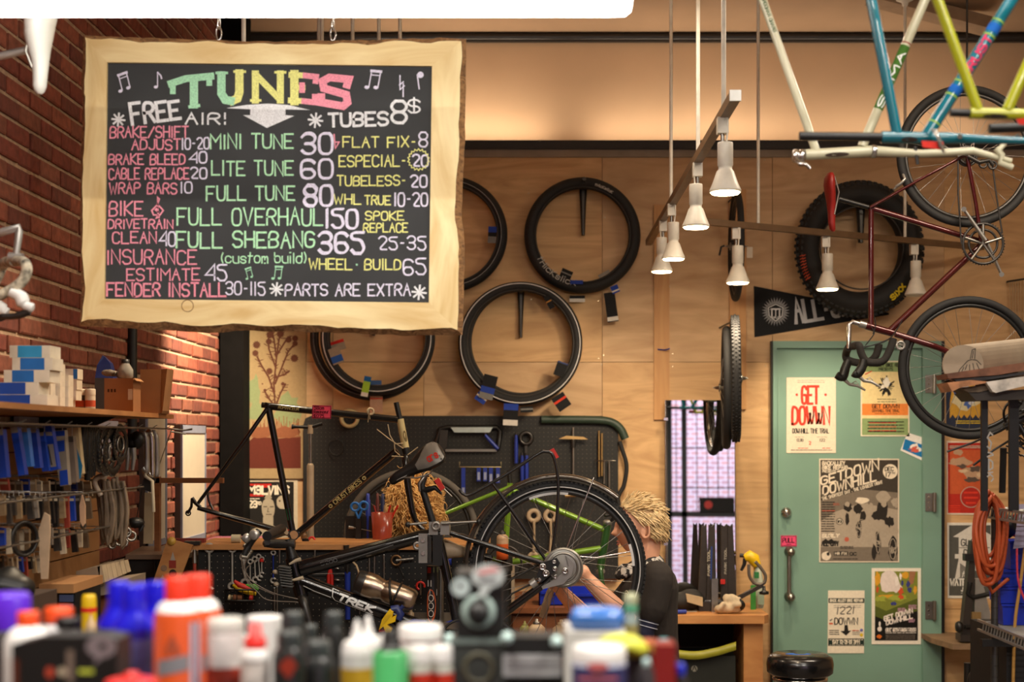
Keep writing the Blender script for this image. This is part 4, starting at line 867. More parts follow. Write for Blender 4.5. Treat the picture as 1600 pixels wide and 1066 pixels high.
t,o1,o2=hung_frame('ivory bicycle frame with a green lettered label and chrome headset',4.1,IV,None,[(1258,242),(1364,236)],[(1275,236),(1160,-90)],[(1347,229),(1484,-90)],[(1366,236),(1440,240),(1520,236),(1580,252)],(8.5,6.6,7.4,6))
GL_=ink((70,112,42));bands(t,o2,(1347,229),(1484,-90),4.1,7.4,[(.18,.49,GL_,'green_label'),(.50,.506,ink((150,70,60)),'red_stripe')])
fr_=tubeframe(P(1347,229,4.1),P(1484,-90,4.1),7.4*mpp(4.1)*1.05);k=mpp(4.1);q=MB();text(q,lambda u,v:fr_(u*k,v*k),'SOMA',66,4.5,92,9.5,2.2);q.part('lettering',WHITE,o2,kind='stuff')
fr_=tubeframe(P(1275,236,4.1),P(1160,-90,4.1),6.6*mpp(4.1));q=MB();text(q,lambda u,v:fr_(u*k,v*k),'GRAND RANDONNEUR',196,2.5,70,5,1);q.part('lettering',ink((90,110,80)),o1,kind='stuff')
fr_=tubeframe(P(1258,242,4.1),P(1364,236,4.1),8.5*mpp(4.1));q=MB();q.sheet(lambda u,v:fr_(u*k,v*k),disc(48,4,19,3.4));q.part('head_badge',ink((70,58,50)),t)
MB().lathe([(.012,0),(.019,.004),(.019,.012),(.014,.016),(.019,.02),(.02,.032),(.012,.036)],P(1238,243.5,4.1),(1,0,-.04),20).part('headset',CHROME,t)
MB().lathe([(.017,0),(.019,.006),(.017,.014)],P(1361,236.3,4.1),(1,0,-.04),20).part('headset_cup',CHROME,t)
MB().tube([P(1243,249,4.08),P(1250,256,4.06),P(1260,257,4.05),P(1266,264,4.05)],[.007,.007,.006,.005],8).part('lever',CHROME,t)
MB().cyl(P(1430,229,4.06),P(1434,257,4.06),.0055,8).part('bolt',DARKSTEEL,t)
m=MB();m.tube([P(1556,232,4.05),P(1566,242,4.05),P(1562,254,4.05),P(1582,262,4.05)],.009,8);m.tube([P(1570,224,4.05),P(1560,236,4.05)],.008,8);m.part('fork_tip',IV,t)
t,o1,o2=hung_frame('lime green bicycle frame with a short black steerer at the top right',3.3,LM,[(1485,176),(1517,177)],[(1515,177),(1612,179)],[(1528,172),(1432,-90)],[(1574,172),(1690,-90)],[(1612,179),(1660,180),(1760,184)],(8.8,8,8.6,6.4))
fr_=tubeframe(P(1515,177,3.3),P(1612,179,3.3),8.8*mpp(3.3));k=mpp(3.3);q=MB();q.sheet(lambda u,v:fr_(u*k,v*k),disc(38,6,20,4));q.part('head_badge',ink((54,48,40)),t)
MB().pprism([(1588,186),(1612,183),(1612,196),(1592,194)],3.26,.002).part('red_tag',ink((200,48,40)),t)
t=thing('fork','black-steerer fork hung level under the lime frame','fork',P(1600,205,3.45));tb(t,'steerer',[(1546,201,3.45),(1640,197,3.45)],7.4,BLACK);tb(t,'fork_crown',[(1640,197,3.45),(1668,196,3.45)],10,LM)
for s in(-1,1):tb(t,'fork_blade',[(1668,196,3.45+.04*s),(1850,188,3.45+.05*s)],6,LM)
a=P(1650,190,3.45);MB().tube([V((a.x,3.45,ZC)),a+V((0,0,.01)),a+V((.02,0,-.03))],.004,6).thing('frame_hook',BLACK,'ceiling hook holding the fork under the lime frame','hook','hooks of the hung frames')
# ================================================================ white bicycle at the left edge, hung up so that saddle and bars poke in
YB=4.0
t=thing('hanging_bicycle','white bicycle hung at the left edge with white saddle and camouflage bar tape','bicycle',P(-60,500,YB))
secs=[]
for y,xl,xr,d in[(2,44,92,.05),(14,42,90,.065),(35,40.5,84,.07),(55,40,81,.062),(75,44,78,.045),(95,50,76,.032),(115,52,74,.026),(135,52,72,.024),(143,54,69,.018),(147,58,65,.008)]:
 a,b=P(xl,y,YB),P(xr,y,YB);secs.append([(a+b)/2+V(((b-a).x/2*math.cos(x),d*math.sin(x),0))for x in(2*PI*i/16 for i in range(16))])
MB().loft(secs).part('saddle',M('white_saddle',(228,230,224),.35,coat=.3,var=.04),t)
tb(t,'seat_post',[(-60,101,YB),(47,77,YB)],6.2,SILVER)
m=MB();m.tube([P(44,60,YB-.02),P(40,80,YB-.02),P(50,105,YB-.015)],.004,6);m.part('saddle_rail',STEEL,t)
tb(t,'seat_tube',[(-60,101,YB),(-330,165,YB)],8,WHITE);tb(t,'top_tube',[(-70,103,YB),(-90,380,YB)],8,WHITE);tb(t,'head_tube',[(-115,388,YB),(-50,374,YB)],11,WHITE);tb(t,'down_tube',[(-105,386,YB),(-330,165,YB)],9,WHITE)
tb(t,'stem',[(-52,375,YB),(2,363,YB),(31,355,YB),(30,362,YB),(24,408,YB)],[6.5,6.5,5.5,6,5],SILVER)
CAMO=M('camouflage_tape',(168,160,140),.8,var=.85,scale=55)
for s,y,q1,q2,q3 in((0,YB-.18,[(26,408),(38,410),(42,422),(36,438),(22,450),(4,460),(-14,466)],[(18,456),(32,464),(38,476),(52,482)],[(46,487),(24,494),(0,495)]),(1,YB+.18,[(22,408),(6,412),(-2,428),(-10,444),(-20,458),(-40,464),(-60,468)],[(-22,466),(-8,476),(6,486),(12,489)],[(8,494),(-10,500),(-30,502)])):
 cc=curve([p+(0,)for p in q1]);tb(t,'handlebar',[(c_[0],c_[1],YB+(y-YB)*min(1,i/8))for i,c_ in enumerate(cc)],8.5,CAMO,10)
 o=tb(t,'brake_hood',[(c_[0],c_[1],y)for c_ in curve([p+(0,)for p in q2])],[10]*6+[11]*6+[8]*6+[5],WHITE,10);tb(o,'brake_lever',[(c_[0],c_[1],y)for c_ in curve([p+(0,)for p in q3])],[6]*6+[5]*6+[2],DARKSTEEL,8)
tb(t,'bar_clamp',[(14,402,YB),(36,404,YB)],8,SILVER)
a=P(-82,230,YB);MB().tube([V((a.x,YB,ZC)),V((a.x,YB,a.z+.05)),V((a.x+.04,YB,a.z)),V((a.x,YB,a.z-.04))],.005,8).thing('bicycle_hook',BLACK,'ceiling hook holding the white bicycle at the left edge','hook')
# ================================================================ black touring frame standing on the counter
YF=6.1
t=thing('frameset','black touring frame with cream head tube and gold lettering above the counter','bicycle frame',P(459,847,YF))
GB=GLOSSBLACK
tb(t,'top_tube',[(420,635,YF),(622,656,YF)],5.6,GB);o=[x for x in COL.objects][-1]
k=mpp(YF);fr_=tubeframe(P(420,635,YF),P(622,656,YF),5.6*k)
GOLD=ink((196,178,120));q=MB();text(q,lambda u,v:fr_(u*k,v*k),'ROMANCEUR',16,2,32,4,.8);q.part('lettering',GOLD,o,kind='stuff')
tg=MB().pprism([(488,633),(518,634),(517,654.5),(487,654)],YF-.03,.001).part('price_tag',ink((250,84,112)),t,'pink paper price tag')
q=MB();f_=FR(YF-.0315);text(q,f_,'58cm',491,640,15,5,.8);text(q,f_,'Romanceur',490,646,24,5,.7);text(q,f_,'$1275',490,653,16,5,.8);q.ribbon(f_,[(488.5,634),(517,635),(516.5,653.5),(488,653),(488.5,634)],.8);q.part('lettering',ink((70,16,30)),tg,kind='stuff')
tb(t,'seat_tube',[(419,634,YF),(458,836,YF)],5.3,GB)
q=MB();fr_=tubeframe(P(458,836,YF),P(419,634,YF),5.5*k);q.sheet(lambda u,v:fr_(u*k,v*k),rect(24,-3,42,3));q.part('green_decal',ink((36,84,54)),COL.objects[-1],kind='stuff')
dtb=tb(t,'down_tube',[(463,836,YF),(621,704,YF)],6,GB)
fr_=tubeframe(P(463,836,YF),P(621,704,YF),6*k);q=MB();text(q,lambda u,v:fr_(u*k,v*k),'CRUST.BIKES',78,3,54,7,1.5);q.sheet(lambda u,v:fr_(u*k,v*k),disc(71,0,3.2));q.sheet(lambda u,v:fr_(u*k,v*k),disc(139,0,3.2));q.part('lettering',GOLD,dtb,kind='stuff')
m=MB()
for s_,v in((.35,-1),(.47,-1),(.58,-1),(.3,1),(.45,1),(.85,-.3)):
 p=P(463,836,YF).lerp(P(621,704,YF),s_);m.lathe([(.005,0),(.004,.004)],p+V((-.008*v,-.006,-.012*v)),(-.5*v,-.4,-.8*v),8)
m.part('bottle_bosses',STEEL,dtb,kind='stuff')
tb(t,'head_tube',[(625,655,YF),(634,702,YF)],5.8,CREAM)
q=MB();fr_=tubeframe(P(625,655,YF),P(634,702,YF),5.8*k);q.sheet(lambda u,v:fr_(u*k,v*k),disc(28,-3.5,9,3));q.part('head_badge',ink((120,104,70)),COL.objects[-1])
tb(t,'steerer',[(619,629,YF),(625,656,YF)],4.2,BLACK)
tb(t,'headset',[(633,700,YF),(636,712,YF)],[6.4,6],BLACK)
for s in(-1,1):
 tb(t,'seat_stay',[(417,639,YF+.02*s),(380,692,YF+.05*s),(307,790,YF+.067*s)],[3,3.6,2.6],GB)
 tb(t,'chain_stay',[(451,834,YF+.03*s),(385,815,YF+.06*s),(309,794,YF+.067*s)],[4.4,4.6,3.4],GB)
 o=tb(t,'fork_blade',curve([(633,712,YF+.03*s),(634,730,YF+.045*s),(640,775,YF+.05*s),(648,812,YF+.05*s),(663,830,YF+.05*s)]),[5.5]*12+[5]*6+[4]*6+[3.2],GB)
 m=MB().tube([P(300,778,YF+.067*s),P(305,786,YF+.067*s),P(313,793,YF+.067*s)],.008,8);m.tube([P(300,780,YF+.067*s),P(299,792,YF+.067*s),P(293,803,YF+.067*s)],.006,8);m.torus(P(294,802,YF+.067*s),(0,-1,0),.010,.003,14,6);m.part('dropout',GB,t)
tb(t,'stay_bridge',curve([(324,768,YF),(326,782,YF),(333,797,YF)]),1.8,GB)
m=MB();m.cyl(P(409,633,YF),P(421,634,YF),4.4*k,12);m.lathe([(5.2*k,-.012),(6.6*k,-.008),(6.6*k,.008),(5.2*k,.012)],P(419,634,YF),(.2,0,1),14);m.part('seat_clamp',GB,t)
m=MB().cyl(P(459,836,YF-.036),P(459,836,YF+.036),8.5*k,20);o=m.part('bottom_bracket',GB,t);MB().lathe([(6.6*k,0),(6.6*k,.002)],P(459,836,YF-.0365),(0,-1,0),18).part('bearing_face',ink((190,150,110)),o)
ZT_=M('beige_zip_tie',(206,184,146),.6)
m=MB()
for p in([(589,671),(608,686),(630,701)],[(606,663),(609,680),(616,692),(617,705),(625,712)],[(612,713),(632,714)],[(637,711),(653,699)],[(616,694),(630,693)]):m.tube([P(x,y,YF-.045)for x,y in p],.0022,5)
m.part('zip_ties',ZT_,t,kind='stuff')
MB().tube([P(578,655,YF-.03),P(577,640,YF-.04),P(575,660,YF-.02)],.002,5).torus(P(579,643,YF-.03),(.2,-1,0),4.5*k,1.8*k,20,8).part('beige_cord_ring',ZT_,t)
# ================================================================ black bicycle in the repair stand
YT=5.5;k=mpp(YT)
t=thing('repair_bicycle','black bicycle with white tube lettering clamped in a repair stand with its rear wheel up','bicycle',P(715,1010,YT))
HB=(872,889)
wheel(t,P(*HB,YT),(.02,-1,0),137*k,.0165,36,RUBBER,M('dark_rim',(58,58,58),.35,.5),.12,.03,STEEL,.0012,.02,tread=120)
MB().torus(P(*HB,YT)+V((0,-.017,0)),(.02,-1,0),128*k,.0022,80,6).part('reflective_stripe',TAPE,t)
q=MB();f_=lambda u,v:P(HB[0]+(118-v)*math.cos(u/118),HB[1]-(118-v)*math.sin(u/118),YT-.013)
for a0,a1 in((1.45,1.95),(.05,.32)):q.ribbon(f_,[((a0+(a1-a0)*i/8)*118,0)for i in range(9)],4)
q.part('rim_decals',TAPE,t,kind='stuff')
# mudguard: a curved blade around the wheel
secs=[]
for i in range(45):
 a=math.radians(50)+math.radians(152)*i/44
 c=lambda r,y:P(HB[0]+r*math.cos(a),HB[1]-r*math.sin(a),YT+y)
 secs.append([c(141,-.027),c(145,-.024),c(148,-.012),c(149,0),c(148,.012),c(145,.024),c(141,.027),c(143.5,.022),c(146,.010),c(147,0),c(146,-.010),c(143.5,-.022)])
MB().loft(secs).part('mudguard',M('smoke_mudguard',(58,50,44),.2,coat=.6),t)
m=MB();m.tube([P(928,746,YT-.04),P(905,805,YT-.06),P(880,872,YT-.06)],.0032,6);m.part('mudguard_stay',CHROME,t)
m=MB();m.tube([P(HB[0]+6,HB[1]-22,YT-.06),P(930,872,YT-.05),P(985,862,YT-.04)],.0028,6);m.part('mudguard_stay',CHROME,t)
RK=M('rack_black',(28,27,27),.3,coat=.4)
for s in(-1,1):
 y=YT+.055*s
 tb(t,'rack_rail',[(c_[0],c_[1],y)for c_ in curve([p+(0,)for p in[(718,765),(724,772),(737,772),(790,742),(840,710),(852,706),(864,712),(872,750),(870,810),(862,868)]])],2.6,RK,8)
 tb(t,'rack_strut',[(770,756,y),(812,815,y),(852,874,y)],2.6,RK,8)
tb(t,'rack_crossbar',[(851,706,YT-.055),(851,706,YT+.055)],2.4,RK,8)
MB().obox(P(866,709,YT-.0),P(870,716,5.5)-P(866,709,5.5),(0,.025,0),V((.008,0,.004))).part('rear_reflector',RED,t)
tb(t,'seat_tube',[(686,842,YT),(722,1012,YT)],7.2,GB)
tb(t,'bottom_bracket',[(720,1008,YT-.04),(720,1008,YT+.04)],11,GB)
for s in(-1,1):
 tb(t,'seat_stay',[(704,833,YT+.03*s),(780,858,YT+.06*s),(858,884,YT+.07*s)],4.2,GB)
 tb(t,'chain_stay',[(724,1010,YT+.03*s),(790,957,YT+.06*s),(846,916,YT+.07*s),(862,900,YT+.07*s)],[7,7,6,5],GB)
tt=tb(t,'top_tube',[(470,889,YT),(520,876,YT),(660,838,YT),(690,834,YT)],[13,12.5,10,9],GB,14)
q=MB();fr_=tubeframe(P(470,889,YT),P(660,838,YT),13*k*.93);G5=ink((98,98,98))
for p in([(20,-5),(10,0),(16,6),(36,7),(150,1)],[(20,-5),(60,-4.5),(140,-4)]):q.ribbon(lambda u,v:fr_(u*k,v*k),p,1.3)
text(q,lambda u,v:fr_(u*k,v*k),'5200',34,3,26,5,.9);q.part('tube_graphics',G5,tt,kind='stuff')
dt=tb(t,'down_tube',[(470,908,YT),(600,957,YT),(716,1004,YT)],11.5,GB,14)
q=MB();fr_=tubeframe(P(470,908,YT),P(600,957,YT),11.6*k);g_=lambda u,v:fr_(u*k,v*k)
text(q,g_,'TREK',64,5.5,58,10,3.4,skew=.25);q.ribbon(g_,[(62,-8),(52,-9),(56,4),(62,9),(124,9)],1.2);q.ribbon(g_,[(8,4),(26,6),(54,6)],1.2);q.ribbon(g_,[(10,-5),(52,-5)],.8);q.part('white_lettering',WHITE,dt,kind='stuff')
tb(t,'head_tube',[(456,872,YT),(472,934,YT)],11,GB,16)
tb(t,'steerer_boot',[(449,843,YT),(452,853,YT),(456,868,YT),(457,874,YT)],[5.5,6,8.5,9],BLACK,16)
for s in(-1,1):tb(t,'fork_blade',curve([(471,934,YT+.0*s),(476,946,YT+.05*s),(488,1000,YT+.055*s),(488,1072,YT+.055*s)]),[8]*6+[6.5]*6+[4.5]*6+[4],DARKSTEEL if s<0 else GB,10)
tb(t,'stem',[(413,849,YT),(430,850,YT),(461,850,YT)],[6,7.5,7],M('stem_grey',(62,60,58),.4,.3),12)
tb(t,'handlebar',[(418,847,YT-.26),(416,848,YT-.1),(416,849,YT),(416,848,YT+.1),(418,847,YT+.26)],[5,5,6,5,5],DARKSTEEL,12)
GR=M('tan_grip',(142,122,98),.7)
o=tb(t,'grip',[(417,838,YT-.40),(440,826,YT-.15)],7.5,BLACK,14)
MB().lathe([(7.6*k,0),(7.6*k,.012),(6.6*k,.016),(3*k,.017)],P(398.5,836,YT-.37),(-.3,-1,.1),20).part('bar_end_plug',SILVER,o)
tb(t,'grip',[(424,838,YT-.1),(446,829,YT-.12)],[6,7.5],GR,14)
tb(t,'bar_end',[(405,830,YT-.3),(392,846,YT-.32),(379,872,YT-.33)],[6,6,4],BLACK,12)
MB().lathe([(.0,0),(6.2*k,.002),(6.4*k,.022),(5*k,.03)],P(380,846,YT-.36),(.6,.3,.6),18).part('brake_clamp',SILVER,t)
tb(t,'brake_lever',[(382,852,YT-.3),(392,862,YT-.31),(385,872,YT-.33),(377,870,YT-.34)],[4,4,3.4,2.6],STEEL,8)
m=MB()
for p in([(388,870),(382,885),(387,900),(400,913),(430,928),(470,938),(482,950)],[(380,862),(378,880),(384,905),(402,925),(420,938),(470,941)],[(404,872),(392,882),(384,892),(392,912),(430,930)],[(461,941),(476,946),(484,962),(486,985)]):m.tube([P(c_[0],c_[1],YT-.03)for c_ in curve([q_+(0,)for q_ in p])],.0022,6)
m.part('brake_cables',M('cable_grey',(120,108,96),.4),t,kind='stuff')
# spring-like ribbed block with four levers on the head tube
o=tb(t,'ribbed_light',[(443,884,YT-.06),(448,918,YT-.06)],7,BLACK,12)
m=MB()
for i in range(8):y=886+i*4.2;m.obox(P(445+i*.6,y,YT-.09),(.022,0,-.003),(0,.016,0),(.0003,0,.0024))
m.part('ribs',M('rib_grey',(96,96,94),.35),o,kind='stuff')
for p in([(452,882),(463,876),(470,874)],[(456,907),(466,905),(474,903)]):tb(o,'lever_peg',[(x,y,YT-.08)for x,y in p],[1.6,2.8,3.2],M('peg_bone',(182,166,140),.5),10)
for x,y in((430,894),(432,913)):MB().ell(P(x,y,YT-.08),(.011,.011,.009),12,8).part('adjuster_knob',M('peg_bone'),o)
# saddle, seat post, light
SUP=V((-.40,-.66,.64))
saddle(t,P(692,703,YT),P(608,752,YT),SUP,.135,M('saddle_black',(26,25,25),.4),.046)
sdl=COL.objects[-1]
tail,nose=P(692,703,YT),P(608,752,YT);ax=(nose-tail).normalized();up=SUP.copy();up=(up-ax*up.dot(ax)).normalized();sd=ax.cross(up)
def ssurf(s_,a,off=.0015):
 tab=[(0,.25,.3,-.002),(.02,.62,.7,0),(.08,.95,1,.004),(.2,1,1.1,.006),(.35,.85,1.05,.003),(.5,.52,.95,.0),(.65,.34,.85,-.001),(.85,.27,.75,0),(.96,.24,.62,-.004),(1,.1,.3,-.008)]
 for(s0,w0,h0,d0),(s1,w1,h1,d1)in zip(tab,tab[1:]):
  if s0<=s_<=s1:f=(s_-s0)/(s1-s0);w_,h_,d_=w0+(w1-w0)*f,h0+(h1-h0)*f,d0+(d1-d0)*f;break
 L_=(nose-tail).length;sg=1 if sd.y<0 else-1
 return tail+ax*(L_*s_)+sd*(sg*(.0675*w_+off)*math.cos(a))+up*(d_+(.046*h_*.55*max(0,math.sin(a))+.046*h_*.75*min(0,math.sin(a)))+off*math.sin(a))
m=MB();G_=[[ssurf(.03+.47*i/12,.2+2.2*j/6*(1-max(0,i/12-.3)*.9))for j in range(7)]for i in range(13)]
m.add([p for r in G_ for p in r],[(i*7+j,i*7+j+1,i*7+j+8,i*7+j+7)for i in range(12)for j in range(6)],True);m.part('grey_panel',M('saddle_grey',(120,116,110),.35),sdl)
q=MB();text(q,lambda u,v:ssurf(.30-u/96,1.0-v/14,.003),'ars',2,4,17,8,1.8);q.part('red_lettering',ink((190,50,40)),sdl,kind='stuff')
q=MB();[q.ribbon(lambda u,v:ssurf(.88-u/96,.15-v/16,.003),[(a,1),(a+2.2,1)],1.2)for a in range(0,18,3)];q.part('white_lettering',WHITE,sdl,kind='stuff')
m=MB()
for s in(-.022,.022):m.tube([P(683,718,YT+s),P(672,740,YT+s),P(652,747,YT+s),P(630,746,YT+s*.6),P(620,748,YT+s*.3)],.0035,6)
m.part('saddle_rails',STEEL,t)
tb(t,'seat_post',[(666,742,YT),(660,758,YT),(662,770,YT),(684,842,YT)],[3,4.5,5.4,6],BLACK,14)
tb(t,'seat_post_head',[(656,768,YT-.012),(655,756,YT-.012),(662,746,YT-.01),(668,742,YT)],[2,3,3,3.5],STEEL,10)
o=tb(t,'light_bracket',[(662,767,YT),(680,762,YT-.02),(690,772,YT-.02)],[5.5,4,2],BLACK,10)
MB().obox(P(687,757,YT-.03),P(692,765,5.5)-P(687,757,5.5),(0,.014,0),V((.008,0,.0055))).part('tail_light',RED,t)
tb(t,'light_wire',[(690,760,YT-.03),(702,772,YT-.03),(706,776,YT-.03)],.9,STEEL,6)
# geared hub with its grey plate
o=MB().lathe([(.0,0),(28*k,0),(31*k,.004),(31*k,.012),(26*k,.016),(0,.018)],P(880,887,YT-.06),(0,-1,0),36).part('hub_disc',M('hub_grey',(160,158,150),.35,.5),t)
MB().torus(P(880,887,YT-.078),(0,-1,0),22*k,.004,32,6).torus(P(880,887,YT-.076),(0,-1,0),28*k,.003,32,6).part('hub_rings',STEEL,o,kind='stuff')
MB().pprism([(846,917),(868,905),(889,885),(884,868),(897,880),(893,900),(880,913),(848,921)],YT-.092,.012).part('hub_arm',SILVER,o)
MB().pprism([(838,900),(846,880),(862,875),(870,872),(875,880),(870,890),(862,898),(845,911)],YT-.098,.02).part('dropout_plate',BLACK,o)
for x,y,r in[(848,886,5.5),(853,896,5.5),(867,889,4),(883,892,5),(868,901,3),(843,906,3),(866,878,3)]:
 MB().lathe([(r*k,0),(r*k,.006),(r*k*.75,.008),(r*k*.6,.005),(r*k*.35,.005),(r*k*.3,.010),(0,.010)],P(x,y,YT-.099),(0,-1,0),16).part('hub_bolt',CHROME,o)
m=MB();m.tube([P(905,868,YT-.03),P(892,872,YT-.03)],.004,6)
m.tube([P(845,905,YT-.05),P(800,928,YT-.05),P(730,1000,YT-.05)],.004,6);m.tube([P(850,878,YT-.05),P(800,905,YT-.05),P(728,985,YT-.05)],.004,6);m.part('chain',DARKSTEEL,t)
o=MB().torus(P(722,1003,YT-.05),(0,-1,0),34*k,.005,40,8).part('chainring',DARKSTEEL,t)
tb(t,'crank_arm',[(722,1003,YT-.08),(676,1030,YT-.09)],[5,4],SILVER,8)
# cable tie / tube roll at chain stay
tb(t,'stay_collar',[(830,915,YT-.07),(838,909,YT-.07)],7.6,SILVER,14)
# thermos in its cage on the down tube
tm=thing('thermos','steel thermos bottle with a dark lid strapped above the white-lettered down tube','bottle',P(600,945,YT-.03))
A,B=P(557,908,YT-.01),P(649,940,YT-.01);ax=(B-A);L_=ax.length
MB().lathe([(.046,L_*.1),(.05,L_*.2),(.049,L_*.3),(.040,L_*.42),(.039,L_*.46),(.046,L_*.5),(.047,L_*.72),(.044,L_*.93),(.040,L_*.97),(.034,L_)],A,ax,30).part('body',M('brushed_steel',(176,158,138),.28,1),tm)
MB().lathe([(.02,-.006),(.042,0),(.047,L_*.03),(.047,L_*.1),(.0485,L_*.115),(.047,L_*.15)],A,ax,28).part('lid',M('thermos_lid',(40,34,30),.4),tm)
MB().tube([A+V((.01,0,.03)),A+V((0,0,.06)),A+V((-.015,0,.075))],.004,8).part('straw',M('straw_tan',(190,160,120),.5),tm)
m=MB()
for s_,e_ in((.5,.68),(.7,.66)):
 c=A+ax*s_;c2=A+ax*e_;n_=ax.normalized();u=V((0,-1,0));w_=n_.cross(u)
 m.tube([c.lerp(c2,(1+math.sin(a))/2)+(u*math.cos(a)+w_*math.sin(a))*.0505 for a in(-1.9+3.8*i/14 for i in range(15))],.0045,6)
m.part('cage_straps',BLACK,tm)
# ================================================================ repair stand
t=thing('repair_stand','repair stand with a silver clamp head and a sticker-covered post','repair stand',P(684,690+F*H/5.62,5.62))
YQ=5.56
MB().pbox(654,834,668,880,YQ-.09,.09).part('clamp_block',SILVER,t)
o=COL.objects[-1];m=MB()
for y in(845,865):m.cyl(P(661,y,YQ-.09),P(661,y,YQ-.096),.008,12)
m.part('block_bolts',CHROME,o,kind='stuff')
MB().pbox(676,836,691,884,YQ-.10,.1).part('jaw',BLACK,t);MB().pbox(669,838,674,880,YQ-.1,.1).part('jaw',DARKSTEEL,t)
MB().lathe([(16*mpp(YQ),0),(15*mpp(YQ),.02),(10.5*mpp(YQ),.055),(8*mpp(YQ),.085),(0,.086)],P(692,858,YQ),(1,0,-.14),24).part('clamp_cone',M('cone_beige',(168,148,122),.5),t)
tb(t,'clamp_handle',[(723,864,YQ),(765,871,YQ)],5.6,BLACK,14)
MB().ell(P(766,871,YQ),(.012,.012,.014),12,8).part('handle_end',BLACK,t)
for p,q_ in(((637,820),(667,817)),((690,818),(748,815))):
 o=tb(t,'clamp_lever',[p+(YQ-.11,),q_+(YQ-.11,)],2.2,STEEL,10);e=p if p[0]<660 else q_
 MB().ell(P(*e,YQ-.11),(.011,.011,.011),12,8).part('lever_ball',DARKSTEEL,o)
for x0,x1 in((670,684),(688,702)):MB().pbox(x0,816,x1,836,YQ-.1,.09).part('lever_mount',SILVER,t)
MB().torus(P(681,822,YQ-.11),(0,-1,0),.013,.005,18,8).torus(P(652,853,YQ-.08),(0,-1,0),.012,.006,18,8).part('cam_rings',SILVER,t)
zf=690+F*H/5.62
post=tb(t,'post',[(676,884,5.62),(676,zf,5.62)],9.5,M('stand_post',(34,33,33),.4),18)
tb(t,'inner_post',[(688,890,5.66),(688,zf,5.66)],5,STEEL,14)
q=MB();fr_=tubeframe(P(676,884,5.62),P(676,1040,5.62),9.6*mpp(5.62));kk=mpp(5.62);g_=lambda u,v:fr_(u*kk,-v*kk)
for nm,c_,pl in(('orange_sticker',(196,92,50),[disc(62,-2,26,8)]),('red_sticker',(190,60,44),[rect(2,-8,11,-2)]),('green_sticker',(120,130,90),[rect(2,2,10,10)]),('white_sticker',(206,198,186),[rect(22,-8,32,-1),rect(36,-4,46,8)])):
 q=MB()
 for s in pl:q.sheet(g_,s)
 o=q.part(nm,ink(c_),post)
q=MB()
for c_ in(50,62,74):q.ribbon(g_,disc(c_,-2,5,4,12)+[(c_+5,-2)],.9)
q.part('sticker_lines',ink((236,220,200)),post,kind='stuff')
m=MB()
for a in(0,2.1,4.2):m.tube([P(676,zf,5.62)+V((0,0,.06)),P(676,zf,5.62)+V((.4*math.cos(a),.4*math.sin(a),.015))],.014,8)
m.part('base_legs',BLACK,t)
# ================================================================ green bicycle behind
YG=7.08;k=mpp(YG)
GN=M('green_bike_paint',(112,152,40),.25,.2,coat=.6);GND=M('dark_green_paint',(44,84,40),.3,.2,coat=.5)
t=thing('green_bicycle','green bicycle in the back stand with a grey rear tyre behind the curly-haired person','bicycle',P(790,900,YG))
wheel(t,P(643,838,YG),(0,-1,0),106*k,.018,28,M('grey_tyre',(98,92,84),.75),DARKSTEEL,.11,.018)
for s in(-1,1):
 tb(t,'seat_stay',[(799,760,YG+.02*s),(682,808,YG+.05*s),(643,838,YG+.06*s)],3.2,GN);tb(t,'chain_stay',[(788,878,YG+.03*s),(700,855,YG+.05*s),(643,838,YG+.06*s)],3.6,GN)
 tb(t,'fork_blade',curve([(938,884,YG+.02*s),(940,905,YG+.045*s),(952,985,YG+.05*s)]),4,GND)
tb(t,'top_tube',[(801,767,YG),(946,829,YG)],4.8,GN);tb(t,'seat_tube',[(797,755,YG),(788,880,YG)],4.8,GN);tb(t,'down_tube',[(790,880,YG),(942,857,YG)],5.2,GN);tb(t,'head_tube',[(949,820,YG),(938,888,YG)],6.5,GND)
tb(t,'seat_post',[(797,756,YG),(795,735,YG)],3.6,BLACK)
MB().lathe([(.012,0),(.022,.004),(.024,.02),(.016,.026),(0,.028)],P(949,821,YG),(.1,0,1),18).part('headset',SILVER,t)
MB().lathe([(.02,0),(.024,.01),(.02,.02)],P(938,890,YG),(.1,0,-1),18).part('headset_cup',SILVER,t)
tb(t,'bottom_bracket',[(788,880,YG-.04),(788,880,YG+.04)],7,DARKSTEEL);MB().torus(P(788,880,YG-.06),(0,-1,0),.085,.006,36,8).part('chainring',DARKSTEEL,t)
m=MB();m.tube([P(c_[0],c_[1],YG-.06)for c_ in curve([(820,765,0),(832,772,0),(846,800,0)])],.003,6);m.tube([P(955,815,YG-.05),P(962,803,YG-.06),P(945,806,YG-.08)],.009,8);m.part('cables',BLACK,t,kind='stuff')
bt=thing('water_bottle','clear water bottle of orange drink in the green bicycle','bottle',P(785,874,YG-.09))
c=P(785,874,YG-.09);s=mpp(YG-.09)
MB().lathe([(.0,0),(9.5*s,0),(9.5*s,12*s),(9*s,13*s),(9.5*s,14*s),(9.3*s,24*s)],c,(0,0,1),20).part('orange_drink',M('orange_drink',(206,92,40),.3),bt)
MB().lathe([(9.3*s,24*s),(9.5*s,29*s),(9.2*s,30*s),(9.5*s,31*s),(8.5*s,36*s),(5*s,39*s)],c,(0,0,1),20).part('body',M('bottle_beige',(190,156,124),.4),bt)
MB().lathe([(5*s,38*s),(5*s,43*s),(2*s,44*s),(2*s,46*s)],c,(0,0,1),16).part('cap',BLACK,bt)
MB().tube([P(777,876,YG-.06),P(778,840,YG-.06),P(784,832,YG-.07)],.006,8).part('cage',M('cage_copper',(150,84,54),.4),bt)
